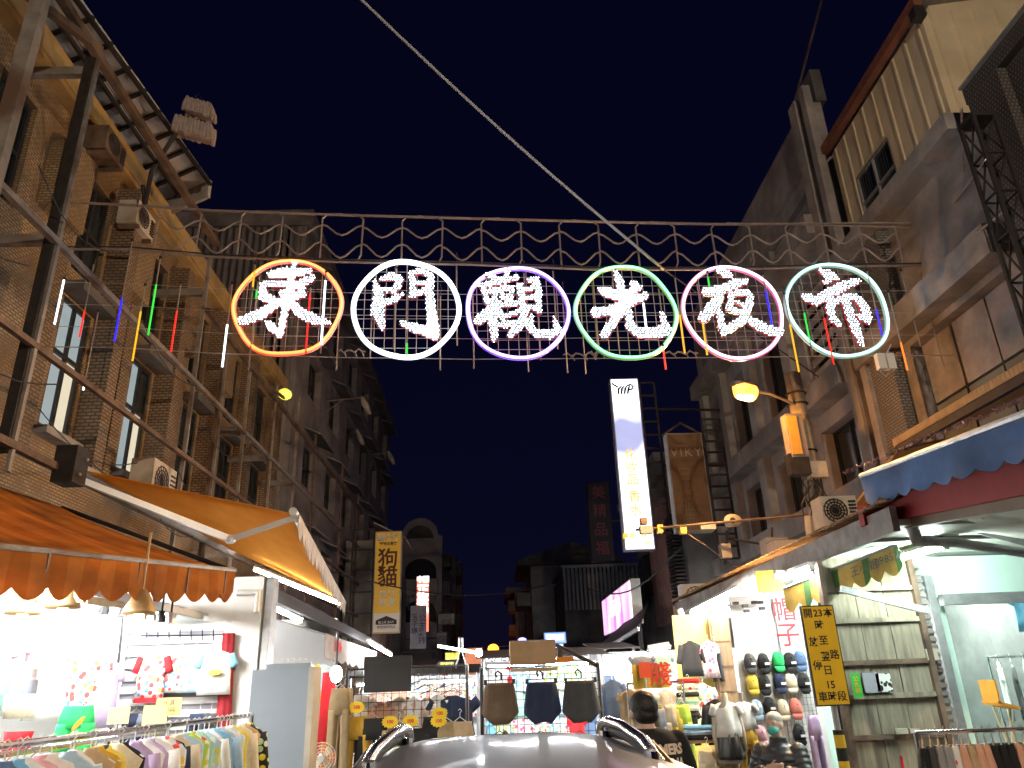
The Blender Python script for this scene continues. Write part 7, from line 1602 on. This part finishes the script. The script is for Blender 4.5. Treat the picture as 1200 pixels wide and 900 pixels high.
for k in range(3): MB().loft([(Vector((xt.x - .1, 9.85, xt.z + .003 + k * .055)), UX, UY, .18, .12), (Vector((xt.x - .1, 9.85, xt.z + .028 + k * .055)), UX, UY, .2, .13), (Vector((xt.x - .1, 9.85, xt.z + .053 + k * .055)), UX, UY, .18, .12)], 12, sq=.5).build('folded_piece', ['cloth_black', 'cloth_pale blue', 'cloth_sky blue'][k], t)
for k, (px, cn) in enumerate(((828, 'cream'), (842, 'tan'), (852, 'khaki'))): garment('pants', cn, f'{cn} trousers hung under the small table', P(px, 872, 'Y', 9.55), W=.24, H=.6, seed=580 + k)
# ================================================================== car in the foreground
CX0 = 0.05
CR = thing('parked_car', 'dark plum estate car with silver roof rails parked in the street', 'car', (CX0, 3.8, 0))
mat('car_paint', (0.030, 0.030, 0.042), 0.34, 0.0, 0.06, 3, coat=0.1)
mat('rubber', (0.02, 0.02, 0.02), 0.8, 0, 0.2, 9)
m = MB(); secs = [(1.25, .70, .62, .10), (1.32, .80, .62, .26), (1.55, .86, .60, .36), (2.2, .88, .60, .38), (3.6, .88, .60, .38), (5.0, .87, .60, .38), (5.5, .86, .58, .35), (6.05, .80, .54, .28), (6.28, .66, .50, .16)]
m.loft([((CX0, y, zc), UX, UZ, w_, h_) for y, w_, zc, h_ in secs], 24, sq=0.42); m.build('body', 'car_paint', CR, smooth=True)
MB().loft([((CX0, 3.45, .93), UX, UY, .83, 2.0), ((CX0, 3.38, 1.15), UX, UY, .76, 1.75), ((CX0, 3.3, 1.41), UX, UY, .675, 1.43)], 32, sq=0.4).build('windows', 'glass_dark', CR, smooth=True)
MB().loft([((CX0, 3.3, 1.385), UX, UY, .69, 1.45), ((CX0, 3.28, 1.43), UX, UY, .672, 1.42), ((CX0, 3.2, 1.475), UX, UY, .60, 1.33), ((CX0, 3.1, 1.50), UX, UY, .48, 1.15), ((CX0, 3.0, 1.508), UX, UY, .28, .8)], 40, sq=0.5).build('roof', 'car_paint', CR, smooth=True)
for s_ in (-1, 1):
    for (y0, y1) in ((1.75, 1.72), (3.2, 3.1), (4.85, 4.35)): MB().beam((CX0 + s_ * .835, y0 if y0 != 4.85 else 5.2, .96), (CX0 + s_ * .69, y1 if y0 != 4.85 else 4.6, 1.37), 0.07, 0.03).build('pillar', 'car_paint', CR)
    x = CX0 + s_ * .49
    pts = [Vector((x + s_ * .03, 3.75, 1.43)), Vector((x + s_ * .03, 3.6, 1.47)), Vector((x + s_ * .02, 3.3, 1.535)), Vector((x + s_ * .01, 2.9, 1.565)), Vector((x, 2.5, 1.57)), Vector((x, 2.25, 1.55)), Vector((x, 2.1, 1.50))]
    r_ = MB().tube(pts, [.012, .022, .024, .024, .024, .022, .012], 10); rl = r_.build('roof_rail', 'chrome', CR, smooth=True)
    MB().loft([(Vector((x + s_ * (.036 + .02 * max(0, y - 3)), y, zc)), UX, UZ, .014, h_ * .8) for y, zc, h_ in ((3.85, 1.425, .01), (3.65, 1.45, .05), (3.35, 1.495, .055), (2.9, 1.53, .04), (2.5, 1.535, .04), (2.2, 1.5, .03), (2.08, 1.46, .01))], 10, sq=.6).build('rail_shell', 'black_plastic', rl, smooth=True)
    for y in (3.55, 2.3): MB().loft([((x, y, 1.42), UX, UY, .03, .10), ((x, y, 1.52), UX, UY, .022, .06)], 12).build('rail_foot', 'chrome', rl)
    for y in (2.05, 5.2):
        w_ = MB().loft([(Vector((CX0 + s_ * (.70 + d), y, .33)), UY, UZ, r2, r2) for d, r2 in ((0, .29), (.02, .33), (.18, .33), (.2, .29))], 24).build('wheel', 'rubber', CR, smooth=True)
        MB().loft([(Vector((CX0 + s_ * (.885 + d), y, .33)), UY, UZ, r2, r2) for d, r2 in ((0, .2), (.02, .19))], 20).build('rim', 'chrome', w_)
    MB().obox((CX0 + s_ * .68, 1.33, .88), UX, UZ, UY, .11, .13, .06).build('tail_light', mat('lens_red', (.4, .01, .01), .25, 0, 0), CR)
    MB().obox((CX0 + s_ * .6, 6.14, .62), UX, UZ, UY, .15, .07, .07).build('headlight', 'chrome', CR)
    MB().loft([((CX0 + s_ * .9, 4.8, 1.0), UX, UZ, .03, .04), ((CX0 + s_ * 1.0, 4.8, 1.02), UX, UZ, .08, .07), ((CX0 + s_ * 1.05, 4.8, 1.02), UX, UZ, .05, .05)], 10).build('mirror', 'car_paint', CR)
MB().box((CX0 - .26, 1.235, .62), (CX0 + .26, 1.25, .76)).build('number_plate', 'ink_white', CR)
MB().tube([(CX0, 2.1, 1.45), (CX0, 2.02, 1.50), (CX0, 1.95, 1.515)], [.03, .02, .006], 8).build('antenna', 'black_plastic', CR)

CR.location.y = 2.65; CR.rotation_euler[2] = math.pi       # nose towards the viewer
# ================================================================== people
def fuse(mb, name, m, parent, voxel=0.014, smooth_it=6, local=True):
    me = bpy.data.meshes.new('tmp'); me.from_pydata([tuple(p) for p in mb.v], [], mb.f)
    bm = bmesh.new(); bm.from_mesh(me); bmesh.ops.recalc_face_normals(bm, faces=bm.faces); bm.to_mesh(me); bm.free()
    o = bpy.data.objects.new('tmp', me); col.objects.link(o)
    r = o.modifiers.new('r', 'REMESH'); r.mode = 'VOXEL'; r.voxel_size = voxel; r.use_smooth_shade = True
    s = o.modifiers.new('s', 'SMOOTH'); s.factor = 0.5; s.iterations = smooth_it
    bpy.context.view_layer.update()
    me2 = bpy.data.meshes.new_from_object(o.evaluated_get(bpy.context.evaluated_depsgraph_get()))
    bpy.data.objects.remove(o); me2.materials.clear(); me2.materials.append(MATS[m]); me2.name = name
    me2.polygons.foreach_set('use_smooth', [True] * len(me2.polygons))
    o = bpy.data.objects.new(name, me2); col.objects.link(o); o.parent = parent
    return o
def chain(m, pts, n=12):
    """limb through (x,y,z,r) joints with rounded ends"""
    P_ = [Vector(p[:3]) for p in pts]; r_ = [p[3] for p in pts]; Q = []; RR = []
    for i in range(len(P_) - 1):
        for k in range(4): f = k / 4; Q.append(P_[i].lerp(P_[i + 1], f)); RR.append(r_[i] + (r_[i + 1] - r_[i]) * f)
    Q.append(P_[-1]); RR.append(r_[-1]); m.tube(Q, RR, n)
    for p, r in zip(P_, r_): m.ball(p, r, r, r, 12, 8)
    return m
def ell(z, a, b, y=0.0, x=0.0): return (Vector((x, y, z)), UX, UY, a, b)
def head(m, c, s=1.0, yaw=0.0):
    """head facing local +y, centre c"""
    c = Vector(c); Rm = Matrix.Rotation(yaw, 3, 'Z')
    def B(p, rx, ry, rz):
        q = MB(); q.ball((0, 0, 0), rx * s, ry * s, rz * s, 16, 12); m.add([c + Rm @ (v + Vector(p) * s) for v in q.v], q.f)
    B((0, -.008, .03), .076, .094, .092); B((0, .02, -.045), .058, .068, .078); B((0, .045, -.085), .032, .035, .03)   # skull, jaw, chin
    B((0, .092, -.018), .013, .018, .026); B((0, .10, -.036), .018, .014, .012); B((0, .083, -.062), .026, .014, .008)  # nose, tip, lips
    for sx in (-1, 1): B((sx * .078, -.005, -.008), .012, .026, .034); B((sx * .032, .080, .012), .018, .012, .010); B((sx * .033, .082, .034), .026, .012, .008)
def hand(m, c, d, side, s=1.0, curl=0.5, pal=(0, 0, -1)):
    """palm at c pointing along d; side = thumb side vector"""
    c, d, side = Vector(c), Vector(d).normalized(), Vector(side).normalized(); nrm = d.cross(side).normalized()
    q = MB(); q.loft([(c - d * .045, side, nrm, .028, .018), (c, side, nrm, .042, .017), (c + d * .04, side, nrm, .042, .015)], 12); m.add(q.v, q.f)
    for k, (o, L) in enumerate(((.030, .072), (.010, .082), (-.011, .076), (-.031, .058))):
        p0 = c + d * .035 + side * o; p1 = p0 + (d - nrm * .2 * curl) * (L * .5); p2 = p1 + (d * (1 - curl) - nrm * curl).normalized() * (L * .5)
        chain(m, [(*p0, .0095), (*p1, .009), (*p2, .0075)], 8)
    p0 = c - d * .02 + side * .035; p1 = p0 + (side * .7 + d * .6) * .04; p2 = p1 + (d * .9 - nrm * curl * .4) * .032; chain(m, [(*p0, .012), (*p1, .0105), (*p2, .009)], 8)
# --- man in black tee, seen from behind
YM1 = 5.4; hp = P(757, 826, 'Y', YM1)
M1 = thing('person', 'person with short black hair in black tee with lettering, back turned', 'person', (hp.x + 0.0, YM1, 0)); M1.rotation_euler[2] = R(14)
H = 1.67 + 0.0
b = MB(); zs_ = P(757, 814, 'Y', YM1).z / 1.70
def Z(v): return v * zs_
for s_ in (-1, 1):
    chain(b, [(s_ * .10, 0, Z(.92), .095), (s_ * .105, .02, Z(.50), .062), (s_ * .105, -.02, Z(.10), .042)]); chain(b, [(s_ * .105, -.03, Z(.05), .042), (s_ * .115, .12, Z(.035), .033)])
b.loft([ell(Z(.86), .15, .10), ell(Z(.98), .175, .115), ell(Z(1.12), .16, .105), ell(Z(1.28), .185, .115, -.01), ell(Z(1.42), .19, .105, -.01), ell(Z(1.48), .12, .08, .0)], 20)
for s_ in (-1, 1): chain(b, [(s_ * .19, -.01, Z(1.40), .06), (s_ * .25, .02, Z(1.10), .046), (s_ * .20, .2, Z(.98), .036), (s_ * .17, .27, Z(1.0), .028)]); hand(b, (s_ * .155, .32, Z(1.01)), (-.2 * s_, 1, .1), (-s_, 0, .4), curl=.6)
chain(b, [(0, .0, Z(1.42), .062), (0, .04, Z(1.53), .06)])
head(b, (0.0, .06, Z(1.585)), 1.15 * zs_)
fuse(b, 'body', 'skin', M1, 0.012, 4)
hm_ = MB(); c = Vector((0, .045, Z(1.628)))
hm_.ball(c + Vector((0, -.005, .0)), .096, .112, .098, 20, 14); hm_.ball(c + Vector((0, -.035, -.055)), .086, .076, .062, 16, 10)
hr = fuse(hm_, 'hair', 'hair', M1, 0.009, 3)
tm = MB(); tm.loft([ell(Z(.90), .20, .145), ell(Z(1.0), .205, .15, -.005), ell(Z(1.15), .20, .145, -.01), ell(Z(1.30), .22, .145, -.015), ell(Z(1.41), .22, .13, -.012), ell(Z(1.465), .16, .1, .0), ell(Z(1.49), .088, .084, .015)], 28, 0.035, 5)
for s_ in (-1, 1): chain(tm, [(s_ * .19, -.01, Z(1.395), .08), (s_ * .245, .0, Z(1.24), .074), (s_ * .262, .015, Z(1.12), .066)])
tee = fuse(tm, 'tee', 'cloth_black', M1, 0.012, 3)
pm = MB(); pm.loft([ell(Z(.80), .17, .13), ell(Z(.92), .195, .14), ell(Z(1.0), .19, .135)], 20)
for s_ in (-1, 1): chain(pm, [(s_ * .10, 0, Z(.86), .11), (s_ * .105, .02, Z(.48), .082), (s_ * .105, -.02, Z(.1), .066)])
fuse(pm, 'trousers', 'cloth_navy', M1, 0.015, 3)
for s_ in (-1, 1): q = MB(); q.loft([(Vector((s_ * .11, -.09, .05)), UX, UZ, .03, .03), (Vector((s_ * .11, -.05, .055)), UX, UZ, .045, .05), (Vector((s_ * .112, .08, .045)), UX, UZ, .048, .04), (Vector((s_ * .115, .17, .03)), UX, UZ, .03, .025)], 12); q.build('shoe', 'black_plastic', M1, smooth=True, local=True)
# lettering laid on the back of the tee
def wrap_text(body, size, x, z, parent, target, m, bold=.004):
    o = text(body, size, (0, 0, 0), UX, UZ, m, parent, name='lettering', ext=0.0, bold=bold, res=2)
    loc = parent.location; bpy.context.view_layer.update()
    from mathutils.bvhtree import BVHTree
    bv = BVHTree.FromPolygons([v.co for v in target.data.vertices], [tuple(p.vertices) for p in target.data.polygons])
    for v in o.data.vertices:
        p = v.co + loc; h = bv.ray_cast(Vector((p.x + x, -1, p.z + z)), Vector((0, 1, 0)))
        v.co = (h[0] + Vector((0, -.003, 0))) if h[0] is not None else Vector((p.x + x, -.12, p.z + z))
mat('ink_cream', (.75, .62, .5), .8, 0, .05, 9)
wrap_text('ROMERS', .08, .03, Z(1.365), M1, tee, 'ink_cream'); wrap_text('GAMMA', .08, .04, Z(1.28), M1, tee, 'ink_cream'); wrap_text('MODE', .08, .05, Z(1.195), M1, tee, 'ink_cream')
# --- masked person in quilted jacket sitting by the caps
YM2 = 8.7; hp2 = P(905, 848, 'Y', YM2)
M2 = thing('person', 'seated person with grey hair, teal face mask and dark quilted jacket', 'person', (hp2.x + .06, YM2, 0)); M2.rotation_euler[2] = R(138)
dz = hp2.z - 1.22
b = MB(); sz = .48 + dz * .5; hz = hp2.z
b.loft([ell(sz + .02, .17, .12), ell(sz + .15, .165, .115), ell(hz - .36, .18, .11, .03), ell(hz - .24, .185, .1, .04), ell(hz - .19, .1, .075, .05)], 20)
for s_ in (-1, 1):
    chain(b, [(s_ * .1, .0, sz + .05, .09), (s_ * .13, .4, sz + .06, .062), (s_ * .13, .40, .12, .042)]); chain(b, [(s_ * .13, .40, .06, .04), (s_ * .14, .54, .045, .032)])
    chain(b, [(s_ * .2, .04, hz - .26, .055), (s_ * .25, .13, hz - .48, .045), (s_ * .06, .27, hz - .42, .036)]); hand(b, (-s_ * .02, .29, hz - .41 + .02 * s_), (-s_, .25, .1), (0, .3, 1), curl=.7)
chain(b, [(0, .04, hz - .24, .055), (0, .075, hz - .09, .05)])
head(b, (0, .10, hz - .01), 1.0); fuse(b, 'body', 'skin', M2, 0.012, 3)
mat('hair_grey', (.42, .41, .39), .6, 0, .3, 60, .4)
hg = MB(); hg.ball((0, .085, hz + .05), .083, .098, .075, 18, 12); hg.ball((0, .05, hz + .0), .078, .07, .07, 14, 10); fuse(hg, 'hair', 'hair_grey', M2, 0.009, 3)
mk = MB(); mk.ball((0, .175, hz - .055), .056, .036, .05, 14, 10); mk.ball((0, .15, hz - .06), .066, .045, .045, 14, 10); fuse(mk, 'face_mask', mat('mask_teal', (.08, .46, .42), .7, 0, .05, 9) and 'mask_teal', M2, 0.008, 3)
mat('quilt', (.018, .02, .024), .45, 0, .3, 12, .2)
qj = MB(); rings = []
for k in range(22):
    f = k / 21; z = sz - .02 + (hz - .17 - sz) * f; wv = 1 + .045 * math.cos(k * math.pi)
    a_ = (.235 + .015 * math.sin(f * 5)) if f < .82 else .235 * (1 - (f - .82) * 3.2); rings.append(ell(z, a_ * wv, (.185 if f < .8 else .185 * (1 - (f - .8) * 2.0)) * wv, .02 + .03 * f))
qj.loft(rings, 24)
for s_ in (-1, 1):
    pts = [Vector((s_ * .2, .05, hz - .26)), Vector((s_ * .275, .13, hz - .49)), Vector((s_ * .1, .27, hz - .44))]; Q = []; RR = []
    for i in range(2):
        for k in range(8): Q.append(pts[i].lerp(pts[i + 1], k / 8)); RR.append((.088 - .012 * i) * (1 + .07 * math.cos(k * math.pi)))
    Q.append(pts[2]); RR.append(.06); qj.tube(Q, RR, 14); qj.ball(pts[0], .088); qj.ball(pts[1], .08)
qj.loft([ell(hz - .2, .1, .09, .05), ell(hz - .12, .085, .085, .06)], 16)
fuse(qj, 'quilted_jacket', 'quilt', M2, 0.010, 1)
pq = MB(); pq.loft([ell(sz - .04, .19, .15), ell(sz + .1, .19, .15)], 16)
for s_ in (-1, 1): chain(pq, [(s_ * .1, .0, sz + .05, .11), (s_ * .13, .4, sz + .06, .085), (s_ * .13, .40, .14, .066)])
fuse(pq, 'trousers', 'cloth_charcoal', M2, 0.015, 3)
for s_ in (-1, 1): q = MB(); q.loft([(Vector((s_ * .135, .33, .05)), UX, UZ, .035, .035), (Vector((s_ * .135, .40, .06)), UX, UZ, .045, .055), (Vector((s_ * .138, .5, .045)), UX, UZ, .047, .04), (Vector((s_ * .14, .6, .035)), UX, UZ, .03, .022)], 12); q.build('shoe', 'black_plastic', M2, smooth=True, local=True)
stl = thing('stool', 'plastic stool under the seated person', 'stool', (M2.location.x, YM2, 0))
x, y = M2.location.x, YM2
MB().loft([((x, y, sz - .1), UX, UY, .16, .16), ((x, y, sz - .06), UX, UY, .17, .17)], 18).build('seat', 'cloth_red', stl)
for dx, dy in ((-1, -1), (-1, 1), (1, -1), (1, 1)): MB().tube([(x + dx * .1, y + dy * .1, sz - .08), (x + dx * .15, y + dy * .15, 0)], .018, 8).build('leg', 'cloth_red', stl)
